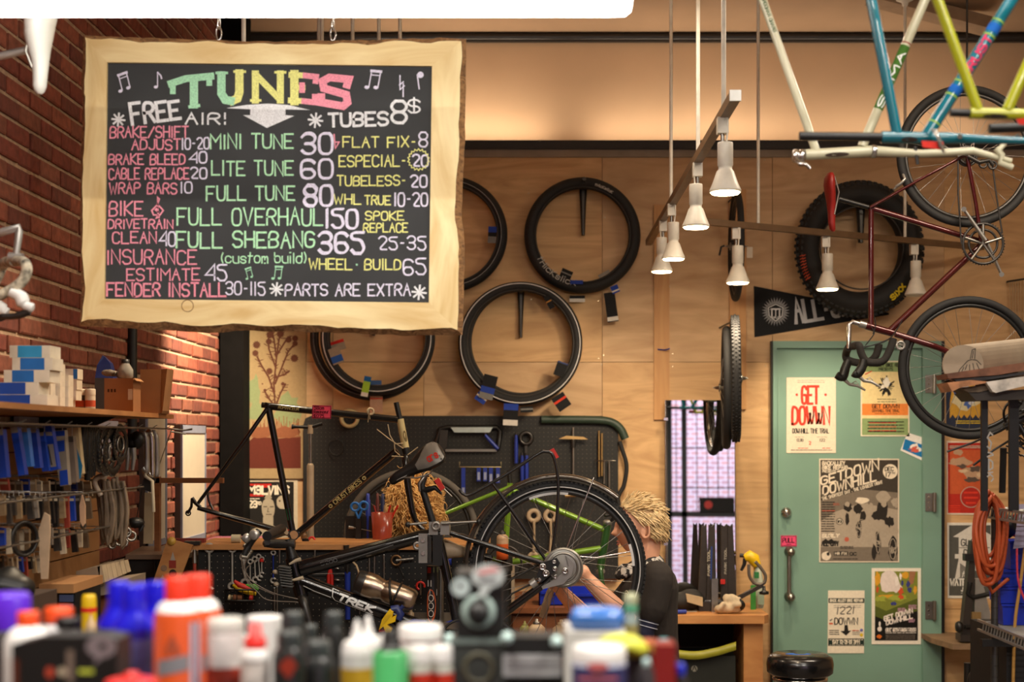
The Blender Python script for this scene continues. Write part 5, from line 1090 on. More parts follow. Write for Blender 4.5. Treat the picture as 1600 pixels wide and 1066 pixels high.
st=thing('bicycle_stand','dark work stand post under the green bicycle','repair stand',P(792,690+F*H/7.18,7.18));tb(st,'post',[(792,884,7.18),(792,690+F*H/7.18,7.18)],7,BLACK);MB().box(P(770,690+F*H/7.18,7.05),P(815,690+F*H/7.18-5,7.32)).part('foot',BLACK,st);tb(st,'clamp',[(792,870,7.03),(792,892,7.03)],9,DARKSTEEL)
# ================================================================ people
SKIN=M('skin',(236,176,142),.55,var=.06,scale=30)
def remesh(o,vox,it=6):
 m=o.modifiers.new('join','REMESH');m.mode='VOXEL';m.voxel_size=vox;m.use_smooth_shade=True
 if it:s=o.modifiers.new('soften','SMOOTH');s.iterations=it;s.factor=.5
def limb(m,pts,rs,n=14,flat=1.0):
 pts=[V(p)for p in pts];m.tube(pts,rs,n,flat=flat)
 for p,r in zip(pts,rs):m.ell(p,(r*.99,r*.99,r*.99),12,8)
def headmesh(m,c,f,u,sc_=1.0):
 c=V(c);f=V(f).normalized();s=V(u).cross(f).normalized();u=f.cross(s);nu,nv=72,56;vs=[];fs=[]
 g=lambda x,w_:math.exp(-(x/w_)**2)
 for i in range(nv+1):
  for k in range(nu):
   a=PI*i/nv;b=2*PI*k/nu;df,ds,du=math.sin(a)*math.cos(b),math.sin(a)*math.sin(b),math.cos(a)
   x,y,z=.097*df,.075*ds,.118*du
   lo=max(0,-du)
   y*=1-.30*lo**1.3;fr=max(0,df)
   if df<0:x*=1-.42*lo
   else:x*=1+.03*lo
   z0=z/.118
   F_=fr**2*(1 if df>0 else 0)
   yy=y/.075
   x+=F_*(.028*g(z0+.20,.10)*g(yy,.17)+.012*g(z0+.02,.14)*g(yy,.13)+.005*g(z0-.16,.09)*g(yy,.6)-.010*g(z0-.0,.09)*(g(yy-.42,.2)+g(yy+.42,.2))+.008*g(z0+.46,.05)*g(yy,.3)+.008*g(z0+.58,.055)*g(yy,.27)-.003*g(z0+.52,.02)*g(yy,.3)+.016*g(z0+.82,.16)*g(yy,.4)-.004*g(z0+.68,.05)*g(yy,.3))
   vs.append(c+(f*x+s*y+u*z)*sc_)
 for i in range(nv):
  for k in range(nu):fs.append((i*nu+k,(i+1)*nu+k,(i+1)*nu+(k+1)%nu,i*nu+(k+1)%nu))
 m.add(vs,fs,True)
 for sg in(-1,1): # ears
  e=c+(f*-.008+s*sg*.074+u*-.012)*sc_
  q=[e+(f*(.017*math.cos(t)-.006)+u*(.031*math.sin(t))+s*sg*(.008+.007*math.cos(t+2.6)))*sc_ for t in(2*PI*i/16 for i in range(16))]
  m.tube(q,.0055*sc_,7,closed=True);m.ell(e-f*.004+u*-.004,(.008,.008,.018),10,8);m.ell(e-f*.0+u*-.026*sc_+s*sg*.006,(.007,.007,.008),8,6)
 return f,s,u
def finger(m,a,b,c,r=.0085):limb(m,[a,b,c],[r,r*.92,r*.75],10)
# ---- the mechanic with short blond hair
YM=5.86
pb=thing('person','person with short blond hair in a black shirt bending to the raised rear wheel','person',(P(1012,0,YM).x,YM,0))
m=MB();hc=P(1000,823,YM);fwd,sd_,up_=headmesh(m,hc,(-1,0,-.06),(-.06,0,1),1.0)
X0=P(1013,0,YM).x;zz=lambda y:P(0,y,YM).z
limb(m,[hc+V((.035,0,-.06)),P(1008,878,YM),P(1014,900,YM)],[.052,.056,.066],16)
def tors(secs,n=24):return[[V((cx+rx*math.cos(a),YM+ry*math.sin(a),z))for a in(2*PI*i/n for i in range(n))]for cx,z,rx,ry in secs]
TS=[(X0+.02,zz(1090),.105,.16),(X0+.015,zz(1040),.10,.145),(X0+.0,zz(990),.108,.15),(X0-.005,zz(945),.112,.165),(X0+.005,zz(915),.105,.185),(X0+.012,zz(898),.085,.18),(X0+.012,zz(886),.062,.10)]
m.loft(tors(TS))
ls,le,lw,lh=P(1026,905,5.68),P(1003,992,5.66),P(924,911,5.63),P(909,895,5.62)
rs_,re,rw,rh=P(1008,905,6.04),P(940,990,5.98),P(880,928,5.70),P(869,911,5.63)
limb(m,[ls,ls.lerp(le,.5),le],[.056,.05,.043]);limb(m,[le,le.lerp(lw,.35),lw,lw.lerp(lh,.35)],[.043,.042,.029,.027])
limb(m,[rs_,rs_.lerp(re,.5),re],[.056,.05,.043]);limb(m,[re,re.lerp(rw,.35),rw,rw.lerp(rh,.35)],[.043,.042,.029,.027])
limb(m,[lw.lerp(lh,.5),lh,P(904,890,5.615)],[.026,.034,.028])
for k0,k1,k2 in(((903,884,5.62),(895,880,5.60),(888,883,5.57)),((902,889,5.60),(893,887,5.58),(887,890,5.565)),((903,894,5.59),(895,895,5.57),(890,899,5.56)),((905,898,5.585),(899,902,5.57),(896,906,5.565)),((908,901,5.635),(898,906,5.64),(891,902,5.63))):
 finger(m,P(*k0),P(*k1),P(*k2))
limb(m,[rw.lerp(rh,.5),rh,P(867,905,5.62)],[.026,.034,.028])
for k0,k1,k2 in(((862,904,5.62),(857,896,5.6),(858,888,5.59)),((866,902,5.62),(862,892,5.6),(864,884,5.59)),((870,902,5.62),(868,891,5.6),(869,884,5.59)),((874,904,5.62),(874,895,5.6),(874,888,5.59)),((876,910,5.62),(882,903,5.6),(881,896,5.585))):
 finger(m,P(*k0),P(*k1),P(*k2))
zs_=.62
for sg in(-1,1):
 hp=V((X0+.03,YM+.09*sg,zs_+.09));kn=V((X0-.40,YM+.13*sg,.60));an=V((X0-.34,YM+.13*sg,.10));limb(m,[hp,hp.lerp(kn,.5),kn],[.088,.078,.06]);limb(m,[kn,kn.lerp(an,.35),an],[.058,.056,.038]);limb(m,[an+V((.02,0,-.03)),an+V((-.08,0,-.06)),an+V((-.15,0,-.07))],[.035,.035,.026])
o=m.part('body',SKIN,pb);remesh(o,.0045,5)
# eyes, brows, lips
for sg in(-1,1):
 e=hc+fwd*.075+sd_*sg*.031+up_*.002
 q=MB().ell(e,(.0125,.0125,.0125),14,10);ey=q.part('eye',M('eye_white',(226,216,206),.25),pb)
 MB().lathe([(.006,0),(.005,.0015),(0,.002)],e+fwd*.0118,fwd,14).part('iris',M('iris_dark',(50,60,70),.2),ey)
 MB().tube([e+fwd*(.012-abs(i)*.002)+sd_*(i*.006)+up_*(.0135-abs(i)*.0008)for i in(-2,-1,0,1,2)],[.0015,.0026,.003,.0026,.0015],6).part('eyebrow',M('eyebrow_blond',(160,112,70),.8),pb)
for dz,r in((-.0555,.0042),(-.0675,.0048)):
 MB().tube([hc+fwd*(.0968-abs(i)*.0028)+sd_*(i*.0055)+up_*(dz+(.0012*abs(i)if dz<-.06 else-.0012*abs(i)))for i in(-3,-2,-1,0,1,2,3)],[.001,r*.7,r*.95,r,r*.95,r*.7,.001],8).part('lip',M('lip',(200,122,104),.5),pb)
# blond hair: a close cap with many short locks swept back
def hairfield(m,c,f,s,u,rad,test,N,length,r,sweep,curl=0,seg=4,droop=0):
 cnt=0
 while cnt<N:
  z=R.uniform(-1,1);a=R.uniform(0,2*PI);q=math.sqrt(1-z*z);d=(q*math.cos(a),q*math.sin(a),z)
  if not test(*d):continue
  cnt+=1
  p=c+f*rad[0]*d[0]+s*rad[1]*d[1]+u*rad[2]*d[2];nrm=(f*d[0]/rad[0]+s*d[1]/rad[1]+u*d[2]/rad[2]).normalized()
  g=(sweep(d)-nrm*nrm.dot(sweep(d)));g=g.normalized()if g.length>1e-4 else u
  L_=length*R.uniform(.7,1.2);pts=[];b=nrm.cross(g);ph=R.uniform(0,6.28)
  for i in range(seg+1):
   k=i/seg;w_=curl*min(1,k*2)
   pts.append(p+g*L_*k+nrm*(.003+L_*.25*math.sin(k*2.4)*(.22 if not curl else.6))+V((0,0,-1))*droop*k*k+b*w_*math.sin(ph+k*10)+nrm*w_*math.cos(ph+k*10))
  m.tube(pts,[r*(1-.75*(i/seg))for i in range(seg+1)],4)
HB_=M('blond_hair',(220,192,144),.5,var=.3,scale=60);HBD=M('blond_hair_under',(176,144,104),.6,var=.3,scale=50)
zone=lambda f_,s_,u_:(u_>.18+.62*max(0,f_)-.05*(f_<.3))or(f_<-.28 and u_>-.42-.3*f_*0)
cap=MB();n1,n2=40,30;pts={};fs=[]
for i in range(n2+1):
 for k in range(n1):
  a=PI*i/n2;b=2*PI*k/n1;d=(math.sin(a)*math.cos(b),math.sin(a)*math.sin(b),math.cos(a));pts[i,k]=d
vs=[hc+fwd*(.104*d[0]-.003)+sd_*.081*d[1]+up_*(.122*d[2]+.004)for d in(pts[i,k]for i in range(n2+1)for k in range(n1))]
for i in range(n2):
 for k in range(n1):
  if all(zone(*pts[q])for q in((i,k),(i+1,k),(i+1,(k+1)%n1),(i,(k+1)%n1))):fs.append((i*n1+k,(i+1)*n1+k,(i+1)*n1+(k+1)%n1,i*n1+(k+1)%n1))
cap.add(vs,fs,True)
h=cap.part('hair',HBD,pb)
m=MB();hairfield(m,hc-fwd*.003+up_*.004,fwd,sd_,up_,(.102,.080,.121),zone,1300,.035,.0044,lambda d:fwd*(-.8+R.uniform(-.25,.25))+up_*(-.7*(d[2]<.5)+R.uniform(-.25,.25))+sd_*R.uniform(-.3,.3),0,3)
m.part('locks',HB_,h,kind='stuff')
# clothing
TEE=M('black_tee',(44,38,34),.9,bump=.3,scale=40);NAVY=M('navy_sleeve',(26,30,58),.8);STRIPE=M('stripe_white',(200,204,220),.8)
m=MB();m.loft(tors([(x,z,rx+.014,ry+.016)for x,z,rx,ry in TS[:-1]]+[(X0+.01,zz(888),.075,.12)]))
limb(m,[ls+V((0,0,.004)),ls.lerp(le,.3),ls.lerp(le,.53)],[.072,.072,.074],18);limb(m,[rs_,rs_.lerp(re,.3),rs_.lerp(re,.5)],[.07,.07,.07],18)
o=m.part('t_shirt',TEE,pb);remesh(o,.007,4)
for a,b in((ls,le),(rs_,re)):
 q=MB();limb(q,[a.lerp(b,.45),a.lerp(b,.75),b,b.lerp(lw if a is ls else rw,.18)],[.055,.054,.052,.047],18);s_=q.part('arm_warmer',NAVY if a is ls else M('blue_grey_sleeve',(84,92,122),.8),pb);remesh(s_,.006,3)
 q=MB()
 for k in(.6,.68,.76,.84):c=a.lerp(b,k);q.torus(c,(b-a),.0555-.003*k,.0022,28,6)
 if a is ls:q.part('stripes',STRIPE,s_,kind='stuff')
m=MB()
for sg in(-1,1):
 hp=V((X0+.03,YM+.09*sg,zs_+.09));kn=V((X0-.40,YM+.13*sg,.60));an=V((X0-.34,YM+.13*sg,.10));limb(m,[hp,hp.lerp(kn,.5),kn],[.108,.092,.074]);limb(m,[kn,kn.lerp(an,.35),an],[.072,.068,.055])
m.loft(tors([(X0+.03,zs_+.0,.13,.18),(X0+.02,zz(1075),.128,.178)]));o=m.part('trousers',M('dark_trousers',(38,38,44),.9),pb);remesh(o,.009,4)
for sg in(-1,1):
 an=V((X0-.34,YM+.13*sg,.10));q=MB();limb(q,[an+V((.03,0,-.05)),an+V((-.08,0,-.052)),an+V((-.16,0,-.06))],[.048,.046,.036]);q.box(an+V((-.2,-.045,-.1)),an+V((.085,.045,-.075)));o=q.part('shoe',BLACK,pb);remesh(o,.007,3)
bm2=M('bandana',(40,38,38),.85);nt=bm2.node_tree;[n for n in nt.nodes if n.type=='VALTORGB'][0].color_ramp.elements[0].position=.5;rp=[n for n in nt.nodes if n.type=='VALTORGB'][0]
rp.color_ramp.elements[1].position=.54;rp.color_ramp.elements[1].color=(.62,.58,.52,1);[n for n in nt.nodes if n.type=='TEX_NOISE'][0].inputs['Scale'].default_value=42
m=MB();nc=P(1003,881,YM)
for dz,r,rr in((.0,.064,.016),(-.012,.072,.018),(-.026,.078,.016)):m.tube([nc+V((math.cos(a)*r*1.15-.008,math.sin(a)*r,dz+.022*math.cos(a)+.004*math.sin(5*a)))for a in(2*PI*i/24 for i in range(24))],rr,8,closed=True)
o=m.part('bandana',bm2,pb);remesh(o,.005,2)
# white print on the shirt front
def onshirt(u,v):
 a=math.radians(222)+u;z=zz(930)+v;return V((X0-.003+(.112+.0155)*math.cos(a),YM+(.175+.0175)*math.sin(a),z))
q=MB();q.sheet(onshirt,[(.11*math.cos(a),.034*math.sin(a))for a in(2*PI*i/18 for i in range(18))]);o=q.part('shirt_print',ink((206,190,160)),pb)
q=MB()
for r in(.25,.5,.8):q.ribbon(lambda u,v:onshirt(u,v)+V((-.002,-.002,0)),[(.11*r*math.cos(a),.034*r*math.sin(a))for a in(2*PI*i/14 for i in range(15))],.006)
q.part('print_lines',INK,o,kind='stuff')
stl=thing('stool','low work stool under the person with short blond hair','stool',(X0+.04,YM,0))
MB().lathe([(.0,.55),(.17,.55),(.18,.565),(.18,.585),(.165,.60),(0,.60)],(X0+.06,YM,0),(0,0,1),28).part('seat',BLACK,stl)
for sx in(-1,1):
 for sy in(-1,1):MB().tube([V((X0+.06+sx*.11,YM+sy*.11,.55)),V((X0+.06+sx*.16,YM+sy*.16,0))],.014,8).part('leg',DARKSTEEL,stl)
# ---- the curly-haired person behind the counter, back to the room
YC=6.66;pc=thing('person','person with long curly golden hair seated with back turned behind the counter','person',(P(648,0,YC).x,YC,0))
hc2=P(647,788,YC);m=MB();f2,s2,u2=headmesh(m,hc2,(.1,1,-.25),(0,.25,1),1.0)
X2=P(655,0,YC).x;z2=lambda y:P(0,y,YC).z
limb(m,[hc2+V((0,-.02,-.07)),V((X2,YC-.02,z2(838)))],[.052,.058])
T2=[(X2,.62,.15,.11),(X2,.8,.14,.105),(X2,z2(905),.17,.115),(X2,z2(868),.195,.11),(X2,z2(846),.18,.09),(X2,z2(834),.09,.065)]
tor2=lambda g:[[V((cx+(rx+g)*math.cos(a),YC+.03+(ry+g)*math.sin(a),z))for a in(2*PI*i/24 for i in range(24))]for cx,z,rx,ry in T2]
m.loft(tor2(0));A2=[]
for sg in(-1,1):
 a=V((X2+sg*.185,YC+.03,z2(856)));b=V((X2+sg*.25,YC+.05,z2(935)));c=V((X2+sg*.14,YC+.2,z2(915)));A2.append((a,b,c));limb(m,[a,a.lerp(b,.5),b],[.056,.05,.043]);limb(m,[b,b.lerp(c,.4),c],[.043,.04,.028]);d=c+V((-sg*.03,.06,0));limb(m,[c,d],[.028,.034])
 for k in range(4):finger(m,d+V(((k-1.5)*.017,.02,0)),d+V(((k-1.5)*.018,.06,-.005)),d+V(((k-1.5)*.017,.085,-.025)))
 finger(m,d+V((-sg*.03,0,0)),d+V((-sg*.048,.03,-.01)),d+V((-sg*.042,.055,-.02)))
 h_=V((X2+sg*.09,YC+.04,.62));k_=V((X2+sg*.13,YC+.42,.6));n_=V((X2+sg*.13,YC+.36,.1));limb(m,[h_,k_],[.088,.06]);limb(m,[k_,n_],[.058,.04]);limb(m,[n_+V((0,0,-.04)),n_+V((0,.14,-.065))],[.036,.028])
o=m.part('body',SKIN,pc);remesh(o,.006,4)
m=MB();m.loft(tor2(.014))
for a,b,c in A2:limb(m,[a,a.lerp(b,.55)],[.07,.068])
o=m.part('t_shirt',M('charcoal_tee',(62,60,56),.9,bump=.3),pc);remesh(o,.008,4)
m=MB()
for sg in(-1,1):
 h_=V((X2+sg*.09,YC+.04,.62));k_=V((X2+sg*.13,YC+.42,.6));n_=V((X2+sg*.13,YC+.36,.1));limb(m,[h_,k_],[.105,.074]);limb(m,[k_,n_],[.072,.055])
m.loft(tor2(.02)[:2]);o=m.part('trousers',M('dark_trousers'),pc);remesh(o,.01,4)
HC=M('curly_hair',(238,182,112),.5,var=.35,scale=45);HCD=M('curly_hair_under',(166,108,54),.6,var=.3)
m=MB().ell(hc2+V((0,-.01,.0)),(.088,.10,.115),24,18);h=m.part('hair',HCD,pc);remesh(h,.01,2)
m=MB();zone2=lambda f_,s_,u_:f_<.55
hairfield(m,hc2+V((0,-.012,0)),f2,s2,u2,(.098,.096,.118),zone2,950,.085,.0046,lambda d:s2*d[1]*1.0+u2*R.uniform(-1.2,-.4)+f2*R.uniform(-.3,.2),.011,10,.015)
hairfield(m,hc2+V((0,-.01,-.03)),f2,s2,u2,(.106,.115,.108),lambda f_,s_,u_:f_<.4 and u_<.3,360,.08,.0044,lambda d:s2*d[1]*1.6+u2*R.uniform(-1.0,-.2),.013,10,.015)
m.part('curls',HC,h,kind='stuff')
stl=thing('stool','stool under the person with curly hair','stool',(X2,YC+.02,0))
MB().lathe([(.0,.47),(.16,.47),(.17,.49),(.16,.525),(0,.53)],(X2,YC+.02,0),(0,0,1),24).part('seat',BLACK,stl);MB().cyl((X2,YC+.02,.03),(X2,YC+.02,.47),.025,14).part('column',STEEL,stl);MB().lathe([(.0,0),(.2,0),(.2,.015),(.03,.04),(0,.04)],(X2,YC+.02,0),(0,0,1),24).part('foot',DARKSTEEL,stl)
# ================================================================ counter with pegboard front, back bench, pegboard on the wall
PEGB=M('pegboard_black',(19,19,18),.6);BW=WOOD('bench_wood',(176,118,66),(206,150,92),(1,3,3),2.5,.5,2);DOT=M('peg_holes',(150,138,120),.8)
zc=P(0,848.5,6.1).z;YFc=6.0
t=thing('counter','work counter with a pine top and a black pegboard front full of tools','counter',(P(530,0,6.2).x,6.2,0))
xa,xb=P(300,0,YFc).x,P(762,0,YFc).x
MB().box((xa,YFc,zc-.022),(xb,6.42,zc)).part('top',BW,t)
MB().box((xa+.02,6.03,.0),(xb-.02,6.05,zc-.022)).part('pegboard_front',PEGB,t);pgf=COL.objects[-1]
MB().box((xa+.02,6.05,0),(xb-.02,6.40,zc-.05)).part('carcass',M('carcass_dark',(40,34,30),.7),t)
d=MB();x=xa+.05
while x<xb-.04:
 z=zc-.05
 while z>.75:d.lathe([(.0021,0),(.0021,.0002)],(x,6.0297,z),(0,-1,0),6);z-=.0254
 x+=.0254
d.part('peg_holes',DOT,pgf,kind='stuff')
# side flap of stickered wood at the counter's left end
fl=thing('sticker_board','slanted bare wood board with stickers at the left end of the counter','board',P(280,1000,5.98));MB().pprism([(262,842),(301,852),(272,930),(240,1000),(240,1060),(200,1060),(232,930)],5.97,.015).part('board',BW,fl)
for nm,c_,s in(('round_sticker',(150,120,96),disc(256,888,5)),('red_sticker',(150,60,50),rect(264,876,275,888)),('grey_sticker',(170,160,150),[(266,876),(270,862),(274,876)]),('dark_sticker',(50,46,44),disc(270,896,6)),('triangle_sticker',(190,180,150),[(250,905),(254,898),(258,905)])):MB().sheet(FR(5.9685),s).part(nm,ink(c_),fl)
YT2=6.02
def wrench(px,y0,y1,w_,lab,mat=STEEL,ring=True,grip=None,lean=0):
 w_*=1.3;mat=M('tool_steel',(176,172,164),.4,.25)if mat is STEEL else mat
 k=mpp(YT2);t=thing('wrench' if grip is None else 'cone_wrench',lab,'wrench',P(px,y1,YT2),'wrenches on the counter front');x1=px+lean
 MB().tube([P(px,y0+w_*1.4,YT2-.004),P(px+lean*.5,(y0+y1)/2,YT2-.004),P(x1,y1-w_*1.5,YT2-.004)],[w_*.62*k,w_*.45*k,w_*.62*k],8,flat=.5).part('shank',grip or mat,t)
 MB().torus(P(px,y0+w_*.5,YT2-.004),(0,-1,0),w_*.85*k,w_*.36*k,20,8).part('ring_end',mat,t)
 a0=-PI/2+.55
 m=MB().torus(P(x1,y1-w_*.4,YT2-.004),(.0,-1,0),w_*.95*k,w_*.42*k,16,8,a0=.6,a1=.6+4.6);m.part('open_jaw',mat,t)
 return t
def hookpeg(px,py):pass
wrench(327,853,928,5.4,'largest combination wrench on the counter front, second tool from the left');wrench(363,855,919,4.4,'combination wrench in the middle of the left gap of the counter front')
wrench(381,868,914,4.6,'wide wrench just left of the hanging brake cables',STEEL,True,None,2);wrench(391,876,912,3,'thin wrench behind the brake cables');wrench(398,872,908,3.4,'wrench right beside the thin one behind the brake cables',STEEL,True,None,1);wrench(404,868,905,3,'small slanted wrench next to the red-collared one',STEEL,True,None,2)
t=wrench(409,872,900,2.8,'small silver wrench with a red collar on the counter front');MB().cyl(P(409,873,YT2-.004),P(409,878,YT2-.004),.009,12).part('red_collar',RED,t)
wrench(427,862,909,3,'wrench with a blue handle beside the ribbed light',STEEL,True,BLUE)
def handled(name,cat,px,y0,ym,y1,w_,mat,lab,tipmat=STEEL,tw=.35,Y=YT2,lean=0):
 k=mpp(Y);t=thing(name,lab,cat,P(px,y1,Y));MB().tube([P(px,y0,Y-.012),P(px+lean*.5,ym,Y-.012)],[w_*tw*k*.5,w_*tw*k],8).part('shaft',tipmat,t)
 MB().tube([P(px+lean*.5,ym-1,Y-.012),P(px+lean*.55,ym+3,Y-.012),P(px+lean*.8,(ym+y1)/2,Y-.012),P(px+lean,y1-2,Y-.012),P(px+lean,y1,Y-.012)],[w_*.35*k,w_*.5*k,w_*.42*k,w_*.5*k,w_*.3*k],12).part('handle',mat,t);return t
t=handled('hammer','hammer',304,852,880,892,6,M('grip_red',(160,60,44),.6),'hammer with a red ring hung at the left end of the counter front',STEEL,.7)
MB().pbox(288,846,312,852,YT2-.03,.03).part('head',DARKSTEEL,t)
m=MB();m.tube([P(516,888,YT2-.015),P(514,870,YT2-.015)],[.006,.003],8);tt_=thing('pliers','red-handled pliers hung on the counter front above the white-lettered down tube','pliers',P(516,924,YT2));m.part('jaws',STEEL,tt_)
for s in(-1,1):MB().tube([P(516,886,YT2-.015),P(516+2.4*s,900,YT2-.015),P(516+3*s,924,YT2-.015)],[.004,.008,.007],8).part('handle',RED,tt_)
t=thing('cutter','blue-handled cable cutter hung upside down beside the thermos','cutter',P(543,968,YT2));MB().tube([P(541,852,YT2-.02),P(543,880,YT2-.02),P(543,896,YT2-.02)],[.026,.018,.014],10,flat=.5).part('head',DARKSTEEL,t)
MB().tube([P(543,894,YT2-.02),P(543,930,YT2-.02),P(543,968,YT2-.02)],[.0125,.0115,.0115],12).part('handle',BLUE,t)
t=thing('pliers','small red snap-ring pliers hung on the counter front beside the stand post','pliers',P(657,932,YT2));MB().torus(P(657,916,YT2-.012),(0,-1,0),6*mpp(YT2),.005,24,8,a0=-.3,a1=4.4).part('handle',RED,t);MB().tube([P(657,909,YT2-.012),P(657,930,YT2-.012)],.0035,8).part('shaft',STEEL,t)
handled('awl','awl',562,960,948,940,5,YELLOW,'yellow-handled awl low on the counter front',STEEL);handled('screwdriver','screwdriver',702,905,880,872,8,BLUE,'blue-handled screwdriver hung beside the stand post',STEEL,.25)
for px,y0,y1,lab in[(429,920,960,'long hex key hung below the wrenches, left of a pair'),(433,918,960,'long hex key hung below the wrenches, right of a pair'),(437,856,880,'short rod hung beside the bar grips'),(492,852,880,'bright round-nose file hung above the top tube'),(600,868,905,'steel chain tool hung above the thermos'),(585,862,900,'dark tyre lever hung above the thermos'),(577,860,900,'grey tyre lever hung above the thermos lid')]:
 m=MB().tube([P(px,y0,YT2-.01),P(px,y1,YT2-.01)],[.005,.0036],8);m.tube([P(px,y0,YT2+.012),P(px,y0-1,YT2-.014)],.002,6);m.thing('hex_key' if y0>910 else 'rod_tool',STEEL,lab,'tool','slim tools on the counter front')
t=thing('hook_rail','thin wire rail with washers on the counter front above the red pliers','rail',P(505,905,YT2));MB().tube([P(487,897,YT2-.02),P(540,896,YT2-.02)],.002,6).part('wire',STEEL,t);m=MB()
for y in(889,907):m.lathe([(.012,0),(.016,.003),(.006,.006)],P(527,y,YT2-.02),(.2,0,1),14)
m.part('washers',STEEL,t,kind='stuff');m=MB()
for x in(489,538):m.tube([P(x,897,6.03),P(x,897,YT2-.02)],.002,6)
m.part('brackets',STEEL,t,kind='stuff')
t=thing('chain_whip','chain whip with a dark round head hung high right on the counter front','tool',P(625,905,YT2));MB().torus(P(619,876,YT2-.015),(0,-1,0),.02,.005,20,8).part('ring',M('bronze_tool',(120,90,60),.4,.7),t);MB().tube([P(619,876,YT2-.015),P(646,873,YT2-.015)],.006,8).part('shaft',STEEL,t);MB().tube([P(626,852,YT2-.012),P(619,876,YT2-.012),P(630,900,YT2-.012)],.003,6).part('chain',DARKSTEEL,t)
# tray with handles under the brake cables
t=thing('tool_tray','black wire tray of red, green and yellow grips on the counter front','tray',P(372,938,YT2));m=MB()
for y in(922,939):m.tube([P(352,y,6.03),P(352,y,5.93),P(398,y,5.93),P(398,y,6.03)],.004,6)
for x in range(352,400,9):m.tube([P(x,922,5.93),P(x,939,5.93),P(x,939,6.03)],.002,6)
m.part('wire_basket',BLACK,t);MB().box(P(353,940,5.94),P(397,938,6.02)).part('floor_plate',DARKSTEEL,t)
for pts,mat,lab in[([(366,908),(374,915),(388,920),(399,922)],RED,'red grip tool lying on top of the wire tray'),([(364,914),(376,921),(390,926),(400,928)],YELLOW,'yellow grip tool lying under the red one on the wire tray'),([(384,915),(396,917),(404,921)],M('green_plastic',(90,160,60),.4),'green grip tool at the right end of the wire tray')]:
 MB().tube([P(x,y,5.97)for x,y in pts],[.006]+[.013]*(len(pts)-2)+[.008],10).thing('grip_tool',mat,lab,'tool','grips in the wire tray')
for x0,x1,mat,lab in[(357,363,M('cream_roll',(210,190,150),.7),'cream roll in the wire tray'),(365,380,M('brown_roll',(130,80,50),.7),'brown roll in the wire tray'),(390,395,RED,'short red handle in the wire tray')]:MB().cyl(P(x0,934,5.97),P(x1,935,5.97),.013,12).thing('roll',mat,lab,'roll')
# things on the counter
zt=zc
def on(px,Y,z=None):p=P(px,0,Y);return V((p.x,Y,zt if z is None else z))
c=on(597,6.33);s=mpp(6.33)
t=thing('pen_cup','red see-through plastic cup of pens on the counter','cup',c);MB().lathe([(15*s,0),(17*s,42*s),(16*s,42*s),(14*s,2*s)],c,(0,0,1),24).part('cup',M('cup_red',(206,92,66),.2,trans=.45),t)
for i,(dx,dy,mat,lab,nm)in enumerate([(-10,-.01,M('pen_dark_red',(150,40,34),.4),'dark red pen leaning left in the red cup','pen'),(10,.01,RED,'red pen leaning right in the red cup','pen'),(20,0,RED,'red wire crimper leaning far right in the red cup','crimper'),(3,.02,M('bone_handle',(190,160,120),.5),'bone-coloured brush upright in the red cup','brush')]):
 MB().tube([c+V((dx*.2*s,dy,.006)),c+V((dx*.9*s,dy,40*s)),c+V((dx*1.25*s,dy,53*s))],.0042,8).thing(nm,mat,lab,nm,'pens in the red cup')
for px,y0,mat,lab,w_ in[(575,775,BLUE,'blue marker tube standing behind the red cup',4),(590,776,M('maroon_tube',(96,40,34),.5),'maroon marker tube standing behind the red cup',3),(598,777,M('navy_tube',(30,40,84),.5),'navy marker tube standing behind the red cup',3.4)]:
 p=on(px,6.40);MB().lathe([(w_*s,0),(w_*s,.17),(w_*.7*s,.175),(w_*.7*s,.2),(0,.202)],p,(0,0,1),14).thing('marker',mat,lab,'marker','markers behind the red cup')
t=thing('scissors','blue-handled scissors standing in a dark sheath on the counter','scissors',on(560,6.36));p=on(560,6.36)
MB().box(p+V((-.012,-.008,0)),p+V((.012,.008,.09))).part('sheath',BLACK,t)
for dx in(-.018,.03):MB().torus(p+V((dx*.8,0,.135+abs(dx)*.4)),(0,-1,0),.018,.006,20,8).part('handle',M('scissor_blue',(36,110,190),.4),t)
MB().tube([p+V((-.012,0,.12)),p+V((0,0,.09))],.006,6).tube([p+V((.018,0,.135)),p+V((0,0,.09))],.006,6).part('shank',M('scissor_blue'),t)
for py,lab in[(824,'upper spoke key lying on the rack beside the scissors'),(846,'lower spoke key lying on the rack beside the scissors')]:MB().tube([P(545,py,6.38),P(553,py+1,6.38)],[.008,.006],10).tube([P(553,py+1,6.38),P(580,py+6,6.38)],.0025,6).thing('spoke_key',STEEL,lab,'tool','spoke keys')
MB().box(on(540,6.39),on(588,6.40)+V((0,0,.10))).thing('tool_rack',BLACK,'low black rack behind the scissors on the counter','rack')
MB().cyl(on(362,6.1)+V((0,0,.018)),on(376,6.1)+V((0,0,.018)),.018,16).thing('tape_roll',M('roll_beige',(190,180,150),.7),'beige roll lying on the counter under the frame dropout','roll')
t=thing('red_clip','tiny red spring clip on the counter behind the black frame shell','clip',on(484,6.2));MB().torus(on(487,6.2)+V((0,0,.006)),(0,-1,.3),.012,.005,16,6,a0=0,a1=PI).part('spring',RED,t);MB().box(on(472,6.19),on(483,6.21)+V((0,0,.012))).part('jaw',BLACK,t)
MB().lathe([(.008,0),(.014,.004),(.014,.02),(.009,.03),(0,.032)],on(475,6.3),(0,0,1),14).thing('small_jar',M('glass_brown',(120,90,60),.2),'small brown jar on the counter beside the black frame shell','jar')
m=MB().box(on(268,6.1)+V((0,0,.0)),on(322,6.14)+V((0,0,.018)));m.thing('tool_roll',M('tool_roll_red',(120,40,30),.7),'dark red tool roll at the left end of the counter','roll')
